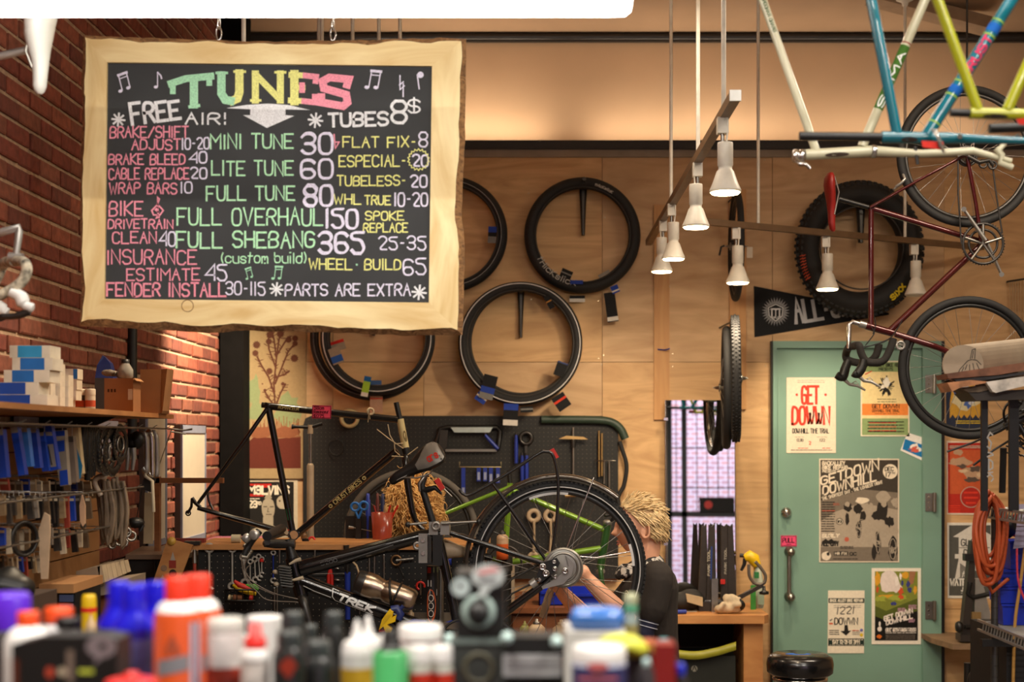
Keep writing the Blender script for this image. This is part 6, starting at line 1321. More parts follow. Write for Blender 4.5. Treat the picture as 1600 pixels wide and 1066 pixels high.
MB().lathe([(.0,0),(.016,0),(.018,.01),(.016,.02),(0,.022)],P(271,845,6.0)-V((0,.02,0)),(0,-1,0),18).thing('brass_roundel',M('brass_yellow',(200,160,70),.4),'round brass-yellow knob at the left tip of the counter','knob')
# floor pump standing behind the counter
p=P(485,845,6.55);s=mpp(6.55);fz=0
t=thing('floor_pump','tall beige floor pump with a black T-handle left of the wall pegboard','pump',V((p.x,6.55,0)))
zA,zB_=P(0,728,6.55).z,P(0,836,6.55).z
MB().lathe([(8.5*s,zB_-.04),(5.6*s,zB_),(5.6*s,zA),(4*s,zA+.01),(0,zA+.012)],(p.x,6.55,0),(0,0,1),20).part('barrel',M('pump_beige',(170,150,124),.4),t)
MB().cyl((p.x,6.55,zA),(p.x,6.55,P(0,668,6.55).z),2.2*s,10).part('rod',STEEL,t);MB().cyl((p.x,6.55,P(0,678,6.55).z),(p.x,6.55,P(0,664,6.55).z),4.4*s,12).part('collar',M('pump_beige'),t)
MB().tube([P(456,667,6.55),P(462,667,6.55),P(485,668,6.55),P(504,662,6.55)],[.012,.007,.009,.008],10).part('handle',BLACK,t);MB().tube([V((p.x,6.55,.02)),V((p.x,6.55,zB_-.03))],3*s,12).part('column',DARKSTEEL,t);MB().box((p.x-.1,6.5,0),(p.x+.1,6.6,.02)).part('foot',DARKSTEEL,t)
# ---- pegboard on the back wall
YPg=8.44
t=thing('pegboard','black pegboard of tools on the plywood wall behind the bicycles','pegboard',P(720,905,YPg))
MB().pprism([(474,664),(477,654),(486,650),(940,650),(956,655),(966,668),(966,905),(474,905)],YPg,.06).part('board',PEGB,t);pg=COL.objects[-1]
d=MB();k=.0254/mpp(YPg);x=482
while x<960:
 y=656
 while y<900:d.lathe([(.0022,0),(.0022,.0002)],P(x,y,YPg-.0003),(0,-1,0),5);y+=k
 x+=k
d.part('peg_holes',M('peg_holes_dim',(104,96,84),.8),pg,kind='stuff')
cc=curve([(846,656,0),(900,656,0),(940,657,0),(958,661,0),(970,671,0),(977,686,0)],5)
MB().tube([P(c_[0],c_[1],YPg-.02)for c_ in cc],6.6*mpp(YPg),10).part('green_edge_bar',M('edge_green',(44,62,50),.5),t)
tn=YPg-.02
t=thing('hacksaw','black hacksaw with a bright top bar on the wall pegboard','saw',P(730,708,tn))
o=MB().tube([P(x,y,tn)for x,y in[(679,704),(688,670),(700,668),(776,668),(782,674),(778,702)]],4*mpp(tn),8).part('frame',BLACK,t);MB().pprism([(704,668),(770,668),(765,676),(710,676)],tn-.03,.02).part('top_bar',M('saw_bar',(190,205,205),.3,.3),t)
MB().pbox(696,702,776,706,tn-.01,.004).part('blade',STEEL,t);MB().pprism([(688,672),(700,672),(698,698),(692,704),(684,704)],tn-.02,.02).part('grip',DARKSTEEL,t)
t=thing('wrench_hanger','wire hanger rail for the row of blue tools on the wall pegboard','rail',P(750,732,tn));MB().tube([P(718,722,tn),P(718,730,tn-.02),P(783,730,tn-.02),P(783,722,tn)],.003,6).part('wire',M('wire_brass',(190,176,130),.4,.6),t)
for i,(x,b)in enumerate([(724,776),(748,752),(758,752),(767,755),(778,755)]):
 q=MB().pbox(x-3,731,x+3,b,tn-.03,.008);o=q.thing('cone_tool',BLUE,'blue flat tool hung on the wire rail, %s from the left'%['first and longest','second','third','fourth','last'][i],'tool','blue tools on the wire rail');
 MB().pbox(x-2,b-14,x+2,b-2,tn-.0305,.0004).part('print',ink((150,160,190)),o)
for x0,y0,x1,y1,lab in[(804,680,809,724,'upper left long blue-handled tool beside the tool rail'),(821,712,825,755,'right blue handle of the low pair on the wall pegboard'),(814,712,818,752,'left blue handle of the low pair on the wall pegboard'),(758,680,778,702,'slanted blue tool inside the hacksaw frame')]:
 t=thing('blue_tool',lab,'tool',P((x0+x1)/2,y1,tn),'long blue tools on the wall pegboard');sl=10 if x1-x0>10 else 1
 MB().tube([P(x0 if sl>5 else(x0+x1)/2,y0,tn-.02),P((x0+x1)/2,(y0+y1)/2,tn-.02),P(x1 if sl>5 else(x0+x1)/2,y1,tn-.02)],[.009,.012,.011],10).part('handle',BLUE,t);MB().cyl(P(x0 if sl>5 else(x0+x1)/2,y0-4,tn-.02),P(x0 if sl>5 else(x0+x1)/2,y0,tn-.02),.008,10).part('head',DARKSTEEL,t)
t=thing('dial_tool','dark round tool head high on the wall pegboard','tool',P(822,700,tn));MB().torus(P(822,685,tn-.01),(0,-1,0),9*mpp(tn),.012,24,8).part('ring',DARKSTEEL,t);MB().pbox(820,694,824,712,tn-.015,.01).part('stem',DARKSTEEL,t)
t=thing('spoke_ruler','tall bright steel rod with a brass crossbar on the wall pegboard','tool',P(896,746,tn));MB().cyl(P(896,668,tn-.02),P(896,746,tn-.02),1.6*mpp(tn),10).part('rod',STEEL,t);MB().pprism([(873,686),(885,681),(912,683),(919,687)],tn-.03,.01).part('crossbar',M('brass',(180,150,100),.4,.8),t);MB().cyl(P(896,688,tn-.02),P(896,700,tn-.02),3.4*mpp(tn),12).part('slider',DARKSTEEL,t)
for x,y0,y1,r,mat,lab in[(936,673,745,1.4,M('brass',(180,150,100)),'left of two tall brass rods on the wall pegboard'),(940.5,677,744,1.6,M('brass',(180,150,100)),'right of two tall brass rods on the wall pegboard'),(944,720,756,1.5,STEEL,'left steel rod of the low pair on the wall pegboard'),(952,720,763,1.5,STEEL,'right steel rod of the low pair on the wall pegboard')]:
 t=thing('steel_rod',lab,'rod',P(x,y1,tn),'rods on the wall pegboard');MB().cyl(P(x,y0,tn-.02),P(x,y1,tn-.02),r*mpp(tn),8).part('rod',mat,t);MB().cyl(P(x,y0+2,YPg),P(x,y0+2,tn-.024),.002,6).part('pin',STEEL,t)
MB().tube([P(930,720,YPg),P(930,720,tn-.03),P(962,720,tn-.03)],.003,6).thing('rod_rail',STEEL,'thin rail that carries the steel rods','rail')
MB().tube([P(c_[0],c_[1],tn)for c_ in curve([(968,690,0),(972,702,0),(979,728,0),(975,758,0),(966,776,0),(968,795,0)])],3.4*mpp(tn),10).thing('air_hose',RUBBER,'black air hose curving down beside the wall pegboard','hose')
MB().torus(P(546,654,tn-.02),(0,-1,0),12.5*mpp(tn),3.2*mpp(tn),32,8,sq=1.6).thing('tape_ring',M('tape_cream',(186,166,120),.6),'cream tape ring on the wall pegboard under the black top tube','tape')
MB().torus(P(526,700,tn-.01),(0,-1,0),12*mpp(tn),.004,32,6,sq=1).tube([P(526,686,YPg),P(526,687,tn-.02)],.003,6).thing('cable_loop',BLACK,'coil of black cable on the wall pegboard left of the frame','cable')
for cx,lab,rot in[(834,'left beige figure-eight spanner on the wall pegboard behind the spokes',0),(860,'right beige figure-eight spanner on the wall pegboard behind the spokes',0)]:
 t=thing('ring_spanner',lab,'spanner',P(cx,885,tn),'beige spanners behind the spokes');BN=M('spanner_beige',(176,156,128),.5)
 MB().torus(P(cx,806,tn-.02),(0,-1,0),8*mpp(tn),3.6*mpp(tn),24,8,sq=.6).part('ring',BN,t);MB().tube([P(cx,814,tn-.02),P(cx+1,835,tn-.02),P(cx,862,tn-.02)],[.02,.012,.02],10,flat=.5).part('shank',BN,t);MB().torus(P(cx,872,tn-.02),(0,-1,0),7*mpp(tn),3.2*mpp(tn),24,8,sq=.6).part('ring',BN,t)
t=thing('brass_sleeve','short brass sleeve on a wire arm behind the upper spokes','tool',P(890,778,tn));MB().cyl(P(883,775,tn-.05),P(899,774,tn-.05),3*mpp(tn),14).part('sleeve',M('brass',(180,150,100)),t);MB().tube([P(899,774,tn-.05),P(904,772,tn-.05),P(903,765,YPg)],.003,6).part('arm',STEEL,t)
# ---- back bench under the pegboard, its bins and bottles
zb=P(0,950,7.6).z
t=thing('back_bench','reddish wooden back bench below the wall pegboard','bench',(P(850,0,7.9).x,7.9,0));DW=WOOD('bench_dark',(110,64,36),(140,84,48),(1,2,3),2.5,.5,2)
xa2,xb2=P(690,0,7.6).x,P(1000,0,7.6).x
MB().box((xa2,7.6,zb-.03),(xb2,8.44,zb)).part('top',DW,t);MB().box((xa2+.02,7.64,.1),(xb2-.02,8.42,zb-.03)).part('drawer_case',DW,t)
for i in range(3):
 a_=xa2+.04+i*(xb2-xa2-.04)/3;o=MB().box((a_,7.622,zb-.24),(a_+(xb2-xa2)/3-.05,7.64,zb-.05)).part('drawer',DW,t);MB().cyl((a_+.17,7.61,zb-.14),(a_+.17,7.622,zb-.14),.015,12).part('knob',STEEL,o)
for s_ in(xa2+.04,xb2-.08):MB().box((s_,7.66,0),(s_+.04,8.4,.1)).part('plinth',BLACK,t)
for x0,x1,y0,lab in[(842,880,918,'blue plastic parts bin on the back bench left of the hub'),(884,945,922,'wide blue plastic parts bin on the back bench behind the mechanic hands')]:
 Yb=7.7;a,b=P(x0,0,Yb).x,P(x1,0,Yb).x;z1=P(0,y0,Yb).z;t=thing('parts_bin',lab,'bin',((a+b)/2,Yb+.1,zb),'blue bins on the back bench');q=MB()
 q.box((a,Yb,zb),(b,Yb+.006,z1-.02));q.box((a,Yb+.2,zb),(b,Yb+.206,z1));q.box((a,Yb,zb),(a+.006,Yb+.206,z1-.005));q.box((b-.006,Yb,zb),(b,Yb+.206,z1-.005));q.box((a,Yb,zb),(b,Yb+.206,zb+.006));q.part('tub',M('bin_blue',(20,44,170),.35),t);MB().box((a+.01,Yb-.012,z1-.035),(b-.01,Yb,z1-.022)).part('lip',M('bin_blue'),t)
m=MB().lathe([(.012,0),(.012,.24),(.0,.245)],P(735,950,7.7),(0,0,1),8)
for x0,x1,y0,y1,Y_,lab in[(726,746,850,905,7.9,'upright pine block behind the raised tyre'),(752,760,852,950,7.75,'narrow pine offcut standing on the back bench')]:MB().box(P(x0,950,Y_)*1-V((0,0,P(x0,950,Y_).z-zb)),P(x1,y0,Y_)+V((0,.05,0))).thing('wood_block',BW,lab,'block','pine blocks on the back bench')
MB().box((P(790,0,7.8).x,7.75,zb),(P(804,0,7.8).x,7.85,P(0,872,7.8).z)).thing('beige_box',M('box_beige',(150,136,116),.6),'beige metal box standing behind the lower spokes','box')
MB().tube([P(c_[0],c_[1],5.75)for c_ in curve([(900,888,0),(880,900,0),(860,925,0),(848,965,0)])],.016,10).thing('inner_hose',M('hose_beige',(172,150,120),.6),'beige hose curving from the hub towards the low table','hose')
# low table in front with bottles
zl=P(0,1002,5.95).z
t=thing('low_table','low wooden table beneath the raised wheel','table',(P(840,0,5.9).x,5.9,0));xa3,xb3=P(740,0,5.9).x,P(905,0,5.9).x
MB().box((xa3,5.56,zl-.025),(xb3,5.985,zl)).part('top',BW,t)
for x in(xa3+.02,xb3-.06):
 for y in(5.6,5.94):MB().box((x,y-.02,0),(x+.04,y+.02,zl-.025)).part('leg',DW,t)
WB=M('bottle_white',(226,200,160),.4)
def bottle2(px,Y,w_,h_,lab,mat,capm,ribbed=True):
 c=V((P(px,0,Y).x,Y,zl));s=mpp(Y);t=thing('squeeze_bottle',lab,'bottle',c,'bottles on the low table')
 pr=[(w_*.9*s,0),(w_*s,2*s),(w_*s,h_*.35*s),(w_*.82*s,h_*.5*s),(w_*s,h_*.62*s),(w_*s,h_*.85*s),(w_*.6*s,h_*s),(w_*.4*s,h_*1.02*s)]if ribbed else[(w_*.9*s,0),(w_*s,2*s),(w_*s,h_*.85*s),(w_*.5*s,h_*s),(w_*.3*s,h_*1.02*s)]
 MB().lathe(pr,c,(0,0,1),24).part('body',mat,t);MB().lathe([(w_*.42*s,h_*1.01*s),(w_*.42*s,h_*1.12*s),(w_*.2*s,h_*1.14*s),(w_*.2*s,h_*1.25*s),(0,h_*1.27*s)],c,(0,0,1),16).part('cap',capm,t)
bottle2(838.5,5.8,13,34,'ribbed cream squeeze bottle under the wheel on the low table',WB,STEEL);bottle2(877,5.8,14,33,'plain cream jug bottle right of the ribbed one on the low table',WB,WB,False);bottle2(820,5.92,8,26,'small olive bottle behind the ribbed cream one',M('olive_plastic',(150,150,84),.4),M('olive_plastic'))
# stand tray with blue handles
YTr=5.45
t=thing('stand_tray','shallow steel tool tray on the repair stand','tray',P(690,985,YTr));m=MB();a,b=P(617,968,YTr),P(766,985,YTr)
m.box((a.x,YTr,b.z),(b.x,YTr+.22,b.z+.004));m.box((a.x,YTr,b.z),(b.x,YTr+.003,b.z+.03));m.box((a.x,YTr+.217,b.z),(b.x,YTr+.22,a.z));m.box((a.x,YTr,b.z),(a.x+.003,YTr+.22,a.z));m.box((b.x-.003,YTr,b.z),(b.x,YTr+.22,a.z));m.part('tray',M('tray_steel',(120,108,92),.4,.6),t)
MB().tube([V((P(676,0,5.6).x,5.58,b.z-.01)),V((P(676,0,5.6).x,5.62,b.z-.01))],.02,10).part('clamp',DARKSTEEL,t)
for x0,x1,y,lab in[(626,666,974,'left blue P-handle hex key in the stand tray'),(689,722,976,'right blue P-handle hex key in the stand tray')]:
 t=thing('hex_driver',lab,'hex key',P((x0+x1)/2,y+5,YTr+.03),'hex keys in the stand tray');MB().tube([P(x0,y+3,YTr+.03),P((x0+x1)/2,y-1,YTr+.03),P(x1,y,YTr+.03)],[.010,.014,.012],12).part('handle',BLUE,t);MB().cyl(P(x0,y+3,YTr+.03),P(x0-7,y+5,YTr+.03),.003,8).part('hex_shaft',STEEL,t)
t=thing('oil_bottle','small cream dropper bottle standing in the stand tray','bottle',P(642,982,YTr+.1));c=P(642,982,YTr+.1);s=mpp(YTr+.1)
MB().lathe([(8*s,0),(8*s,14*s),(5*s,18*s),(5*s,24*s),(2.4*s,26*s),(1.4*s,34*s),(0,35*s)],c,(0,0,1),16).part('body',M('oil_cream',(206,176,136),.4),t)
t=thing('chain_cleaner','yellow and blue chain cleaning tool in front of the white-lettered down tube','tool',P(606,990,5.4));MB().pprism([(592,985),(597,968),(608,953),(614,957),(612,966),(619,962),(617,972),(605,976),(612,984),(609,994),(603,990),(599,979)],5.38,.04).part('yellow_shell',YELLOW,t)
m=MB()
for i in range(6):m.ribbon(FR(5.3795),[(594+i*2.2,983-i*2.6),(602+i*2,962-i*.4)],.6)
m.part('shell_ribs',M('yellow_dark',(190,150,20),.5),t,kind='stuff');MB().tube([P(612,953,5.42),P(620,951,5.42),P(626,960,5.42),P(622,968,5.42)],.016,10).part('blue_body',M('navy_plastic',(30,44,100),.4),t);MB().cyl(P(622,955,5.42),P(630,947,5.42),.008,10).part('spout',M('navy_plastic'),t);MB().pbox(592,984,602,991,5.40,.03).part('red_label',RED,t)
MB().box((P(585,0,5.45).x,5.36,b.z-.03),(P(620,0,5.45).x,5.66,b.z)).thing('tray_shelf',DARKSTEEL,'narrow dark ledge that holds the yellow chain tool','ledge')
# ================================================================ low bench by the door
BW2=WOOD('low_bench_wood',(182,120,68),(208,150,92),(1,2,3),2.5,.5,2)
zq=P(0,962,7.75).z;xa,xb=P(1035,0,7.75).x,P(1203,0,7.75).x
t=thing('low_bench','low plywood bench between the mirror and the teal door','bench',((xa+xb)/2,8.1,0))
MB().prism([V((xa,7.75,zq-.045)),V((xb-.03,7.75,zq-.045)),V((xb,7.80,zq-.045)),V((xb,8.36,zq-.045)),V((xa,8.36,zq-.045))],(0,0,.045)).part('top',BW2,t)
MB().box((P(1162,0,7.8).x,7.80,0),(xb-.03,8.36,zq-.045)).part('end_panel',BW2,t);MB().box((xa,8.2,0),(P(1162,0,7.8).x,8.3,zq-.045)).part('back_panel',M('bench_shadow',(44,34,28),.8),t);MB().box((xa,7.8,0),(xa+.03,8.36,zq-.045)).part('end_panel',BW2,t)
t=thing('waste_bin','black bin lined with a yellow-green bag under the low bench','bin',(P(1095,0,7.95).x,7.95,0));z1=P(0,1026,7.8).z
MB().box((P(1040,0,7.8).x+.03,7.82,0),(P(1150,0,7.8).x,8.12,z1)).part('bin_body',M('bin_dark',(30,34,30),.6),t)
cc=curve([(1048,1020,7.80),(1085,1024,7.79),(1120,1018,7.79),(1150,1009,7.80)],5);MB().loft([[P(x,y-6,Y),P(x,y+7,Y-.012),P(x,y+7,Y+.02),P(x,y-6,Y+.02)]for x,y,Y in cc]).part('bag_rim',M('bag_yellow',(166,164,48),.4),t)
q=MB();q.sheet(FR(7.8185),disc(1085,1045,5));o=q.part('round_emblem',ink((150,150,140)),t);q=MB();q.ribbon(FR(7.818),[(1082,1048),(1085,1041),(1088,1048)],1.4);q.part('emblem_mark',INK,o)
zb_=zq
t=thing('truing_stand','black wheel truing stand of four tapered blades on the low bench','stand',V((P(1122,0,8.0).x,8.0,zq)))
DKM=M('stand_grey',(58,52,48),.4,.3)
for x0,x1,b0,b1,Y in[(1097,1104,1091,1108,7.98),(1108,1117,1104,1117,7.95),(1127,1136,1127,1137,7.95),(1137,1145,1137,1151,7.98)]:MB().prism([P(x0,820,Y),P(b0,938,Y),P(b1,938,Y),P(x1,819,Y),P((x0+x1)/2,823,Y)],(0,.03,0)).part('blade',DKM,t)
q=MB();q.ribbon(FR(7.949),[(1112,855),(1111,905)],2.4);q.part('blue_stripe',ink((50,70,130)),t);q=MB();text(q,lambda u,v:P(1109+v,900-u,7.9485),'PARK TOOL',0,0,40,3.4,1);text(q,lambda u,v:P(1135+v,897-u,7.9485),'PARK TOOL',0,0,40,3,.9);q.part('lettering',ink((170,164,150)),t,kind='stuff')
MB().box(P(1092,0,7.94)*1+V((0,0,zq-P(0,0,7.94).z)),V((P(1152,0,8.1).x,8.1,zq+.05))).part('base',DKM,t);MB().pbox(1112,905,1122,958,7.90,.03).part('steel_bracket',STEEL,t);MB().pbox(1126,906,1133,913,7.93,.02).part('red_dial',RED,t)
o=MB().obox((P(1135,945,7.85)+P(1192,914,7.85))/2,(P(1192,914,7.85)-P(1135,945,7.85))/2,(0,.02,0),(.006,0,.014)).part('calliper_arm',DKM,t)
MB().tube([P(c_[0],c_[1],7.85)for c_ in curve([(1170,882,0),(1171,900,0),(1180,912,0),(1193,912,0),(1196,900,0),(1189,888,0),(1180,878,0)])],.009,8).part('calliper_loop',M('loop_grey',(120,110,100),.4,.5),t);MB().lathe([(.0,0),(.026,.004),(.026,.018),(.01,.024),(.008,.05),(0,.051)],P(1194,930,7.83),(0,.2,1),18).part('knob',BLACK,t);MB().lathe([(.0,0),(.02,.004),(.03,.02),(.02,.035),(0,.04)],P(1158,945,7.86),(-.5,-1,0),16).part('thumb_wheel',BLACK,t)
t=thing('spray_bottle','clear spray bottle with a yellow trigger head and green label on the low bench','spray bottle',V((P(1183,0,8.12).x,8.12,zq)));c=V((P(1184,0,8.12).x,8.12,zq));s=mpp(8.12)
MB().lathe([(12*s,0),(13*s,3*s),(13*s,36*s),(12*s,42*s),(9*s,56*s),(7*s,66*s),(5*s,76*s)],c,(0,0,1),22,flat=(1,.7)).part('bottle',M('milky_plastic',(190,196,176),.35),t);MB().pbox(1173,915,1181,962,8.02,.01).part('green_label',ink((70,150,70)),t);MB().pbox(1179,894,1186,904,8.05,.01).part('green_stripe',ink((50,120,70)),t);MB().pbox(1184,925,1194,945,8.045,.004).part('small_label',ink((150,170,150)),t)
MB().tube([P(1163,872,8.1),P(1170,869,8.1),P(1178,874,8.1),P(1183,884,8.1)],[.02,.034,.036,.024],12).part('trigger_head',YELLOW,t);MB().cyl(P(1183,884,8.12),P(1184,896,8.12),.022,14).part('collar',YELLOW,t);MB().tube([P(1156,868,8.1),P(1165,869,8.1)],.012,8).part('nozzle',BLACK,t);MB().tube([P(1164,873,8.1),P(1163,882,8.1),P(1158,892,8.1)],[.012,.011,.008],8).part('trigger',BLACK,t)
t=thing('work_glove','crumpled off-white work glove lying on the low bench','glove',V((P(1140,0,7.85).x,7.85,zq)));m=MB();c=V((P(1139,0,7.84).x,7.84,zq));s=mpp(7.84)
for dx,dz,r in((-14,7,(10,9,7)),(-2,9,(13,10,9)),(10,9,(11,9,9)),(4,22,(10,8,9)),(-4,24,(6,6,7)),(14,22,(6,6,5))):m.ell(c+V((dx*s,R.uniform(-.01,.01),dz*s)),tuple(q*s for q in r),14,10)
for a in((-20,5,-14,12),(-18,8,-8,18),(6,14,18,16)):m.tube([c+V((a[0]*s,-.03,a[1]*s)),c+V((a[2]*s,-.035,a[3]*s))],[4*s,5*s],8)
o=m.part('glove',M('glove_white',(206,188,158),.85,var=.2,bump=.4,scale=30),t);remesh(o,.008,4);m=MB();m.torus(c+V((18*s,-.01,16*s)),(1,.2,.3),7*s,2*s,18,8);m.part('cuff_band',BLACK,t)
t=thing('saddle_bag','black bag with a beige side panel lying at the left end of the low bench','bag',V((P(1062,0,7.95).x,7.95,zq)));c=V((P(1066,0,8.0).x,8.0,zq));m=MB().ell(c+V((-.02,0,.05)),(.12,.08,.05),18,12);m.ell(c+V((.05,0,.06)),(.08,.07,.06),16,10);o=m.part('body',M('bag_black',(34,32,30),.8),t);remesh(o,.012,4);MB().pprism([(1072,928),(1098,934),(1098,948),(1074,941)],7.90,.02).part('side_panel',M('panel_beige',(190,168,132),.7),t)
t=thing('screwdriver','small blue and red screwdriver at the front edge of the low bench','screwdriver',V((P(1066,0,7.8).x,7.8,zq)));p=V((P(1058,0,7.8).x,7.8,zq+.013));MB().cyl(p,p+V((.05,.01,0)),.012,12).part('handle',BLUE,t);MB().cyl(p+V((-.02,-.003,0)),p,.011,12).part('butt',RED,t);MB().cyl(p+V((.05,.01,0)),p+V((.11,.02,0)),.003,8).part('shaft',STEEL,t)
# stool by the door
Ys=6.3;s=mpp(Ys);c=V((P(1250,0,Ys).x,Ys,P(0,1022,Ys).z));VN=M('black_vinyl',(18,18,19),.25,coat=.4)
t=thing('shop_stool','round black padded stool in front of the teal door','stool',V((c.x,c.y,0)))
MB().lathe([(.0,-32*s),(46*s,-32*s),(51*s,-28*s),(52*s,-15*s),(50*s,-5*s),(42*s,0),(0,1*s)],c,(0,0,1),44).part('seat_cushion',VN,t)
MB().lathe([(30*s,-44*s),(40*s,-44*s),(43*s,-40*s),(43*s,-36*s),(30*s,-32*s)],c,(0,0,1),36).part('seat_ring',CHROME,t);m=MB();m.sheet(lambda u,v:c+V((u*s,v*s,.0022)),disc(-4,-6,20,9));m.part('blue_mark',ink((60,110,200)),t)
for i in range(4):a=PI/4+i*PI/2;MB().tube([c+V((.08*math.cos(a),.08*math.sin(a),-42*s)),V((c.x+.2*math.cos(a),c.y+.2*math.sin(a),0))],.013,10).part('leg',CHROME,t)
# ================================================================ rack at the right edge
YK=5.0
t=thing('wire_rack','steel wire rack with notched posts at the right edge','shelf',V((P(1600,0,YK).x,YK+.2,0)));PO=M('rack_post',(96,98,98),.3,.8)
xp,xr=P(1554,0,YK).x,P(1554,0,YK).x+.75
for x,y in((xp,YK),(xr,YK),(xp,YK-.48),(xr,YK-.48)):
 o=MB().cyl((x,y,0),(x,y,P(0,795,YK).z),.0125,14).part('post',PO,t);m=MB();z=.05
 while z<1.40 and y==YK and x==xp:m.torus((x,y,z),(0,0,1),.0127,.0012,14,4);z+=.0254*1.6
 if m.v:m.part('notches',DARKSTEEL,o,kind='stuff')
def truss(z,nm):
 x0=xp-.014;y0=YK-.5;o=MB().box((x0-.004,y0,z+.012),(x0+.004,YK+.14,z+.020)).part(nm,SILVER,t);MB().box((x0-.004,y0,z-.022),(x0+.004,YK+.14,z-.014)).part('lower_wire',SILVER,o);m=MB();y=y0
 while y<YK+.1:m.tube([(x0,y,z+.014),(x0,y+.016,z-.016)],.0034,5);y+=.03
 m.part('zigzag_wire',SILVER,o,kind='stuff');m=MB();y=y0
 while y<YK+.13:m.tube([(x0,y,z+.012),(xr,y,z+.012)],.0022,5);y+=.028
 m.part('deck_wires',SILVER,o,kind='stuff')
truss(P(0,801,YK).z,'upper_shelf');truss(P(0,984,YK).z,'lower_shelf');truss(.2,'bottom_shelf')
zr=P(0,984,YK).z+.015
for i,(x0,x1,y0,y1,lab)in enumerate([(1566,1612,944,977,'bottom blue bin of the stack on the wire rack'),(1562,1612,918,943,'second blue bin from the bottom on the wire rack'),(1563,1612,891,917,'third blue bin with a wire label holder on the wire rack'),(1578,1625,845,890,'top blue bin on the wire rack, set back to the right')]):
 a,b=P(x0,y1,YK+.0),P(x1,y0,YK+.0);t2=thing('stacking_bin',lab,'bin',(a+b)/2-V((0,0,(b-a).z/2)),'stacked blue bins on the rack');q=MB();q.prism([a+V((.004,0,0)),V((b.x,a.y,a.z)),b,V((a.x,a.y,b.z))],(0,.12,0));q.part('tub',M('rack_bin_blue',(22,50,180),.35),t2);MB().box((a.x-.004,a.y-.006,b.z-.008),(b.x,a.y+.006,b.z)).part('rim',M('rack_bin_blue'),t2)
 if i==2:MB().tube([P(1569,903,YK-.005),P(1571,909,YK-.01),P(1577,908,YK-.01),P(1577,902,YK-.005)],.002,6).part('label_holder',DARKSTEEL,t2)
m=MB();OC=M('orange_cord',(190,84,42),.5)
for i in range(11):
 cx=1548+R.uniform(-7,7);w_=R.uniform(15,25);top=768+R.uniform(0,10);bot=R.uniform(868,918);Y0=YK-.035-i*.006
 cc=curve([(cx,top,0),(cx-w_*.75,top+25,0),(cx-w_,(top+bot)/2,0),(cx-w_*.6,bot-10,0),(cx,bot,0),(cx+w_*.6,bot-14,0),(cx+w_*.9,(top+bot)/2-10,0),(cx+w_*.7,top+22,0),(cx,top,0)]);m.tube([P(c_[0],c_[1],Y0+.01*math.sin(j*.3))for j,c_ in enumerate(cc[:-1])],.0072,8,closed=True)
m.tube([P(1530,850,YK-.05),P(1535,895,YK-.055),P(1550,926,YK-.05),P(1575,905,YK-.03)],.007,8);o=m.thing('extension_cord',OC,'thick coil of orange cord hung on the corner of the wire rack','cord')
MB().tube([P(c_[0],c_[1],YK-.04)for c_ in curve([(1602,855,0),(1594,915,0),(1586,975,0),(1583,1070,0)])],.006,8).thing('thin_hose',M('hose_tan',(186,140,70),.5),'thin tan hose hanging in front of the blue bins','hose');MB().tube([P(c_[0],c_[1],YK-.045)for c_ in curve([(1589,850,0),(1590,900,0),(1598,930,0),(1612,955,0)])],.004,8).thing('thin_cable',M('cable_pink',(214,66,86),.5),'thin pink cable hanging in front of the blue bins','cable')
zu=P(0,801,YK).z+.015
MB().lathe([(.0,0),(.025,.02),(.03,.05),(.02,.075),(0,.08)],P(1577,842,YK+.1),(0,0,1),14).tube([P(1577,826,YK+.1),P(1580,806,YK+.1)],.006,8).thing('bristle_brush',BLACK,'black bristle brush hung under the upper wire shelf','brush');MB().tube([P(1586,804,YK+.1),P(1588,820,YK+.1),P(1582,838,YK+.1)],.010,8).thing('red_tool',RED,'red-handled tool hung under the upper wire shelf','tool')
MB().loft([[P(1592,788,YK-.04),P(1625,788,YK-.04),P(1625,788,YK-.01),P(1592,788,YK-.01)],[P(1588,825,YK-.06),P(1625,825,YK-.06),P(1625,825,YK-.01),P(1588,825,YK-.01)],[P(1583,858,YK-.05),P(1625,852,YK-.05),P(1625,852,YK-.01),P(1583,858,YK-.01)]]).thing('plastic_bag',M('bag_lilac',(170,166,190),.2,var=.3),'crinkled lilac plastic bag hung at the right edge of the rack','bag')
# top platform with papers and a paper tube
YU=4.7;zz_=P(0,614,YU).z
t=thing('paper_platform','dark platform holding papers above the rack on graffiti-tagged posts','shelf',V((P(1590,0,YU).x,YU,0)));MB().prism([P(1513,613,YU),P(1525,626,YU),P(1720,622,YU),P(1720,603,YU)],(0,.16,0)).part('tray',M('tray_dark',(48,42,36),.5),t)
pst=MB().box((P(1543,0,YU).x,YU+.06,1.417),(P(1553,0,YU).x,YU+.075,P(0,624,YU).z)).part('post',BLACK,t);MB().box((P(1587,0,YU).x,YU+.06,1.417),(P(1602,0,YU).x,YU+.075,P(0,624,YU).z)).part('post',BLACK,t);MB().box((P(1705,0,YU).x,YU+.1,1.417),(P(1718,0,YU).x,YU+.13,P(0,624,YU).z)).part('post',BLACK,t)
q=MB();f_=FR(YU+.0585)
for p in([(1551,680),(1547,676),(1543,684),(1549,692),(1547,702),(1543,698)],[(1544,707),(1551,709)],[(1543,714),(1552,711)],[(1545,718),(1545,735)],[(1545,718),(1551,722),(1551,732),(1545,735)],[(1544,739),(1551,738)],[(1543,745),(1547,741),(1551,745)],[(1549,752),(1552,748)]):q.ribbon(f_,p,2.4)
q.part('graffiti',ink((170,164,156)),pst,kind='stuff')
dp=[(1505+32*math.cos(a),570-31*math.sin(a))for a in(2*PI*i/28 for i in range(28))];CRD=M('cardboard_grey',(158,140,116),.7)
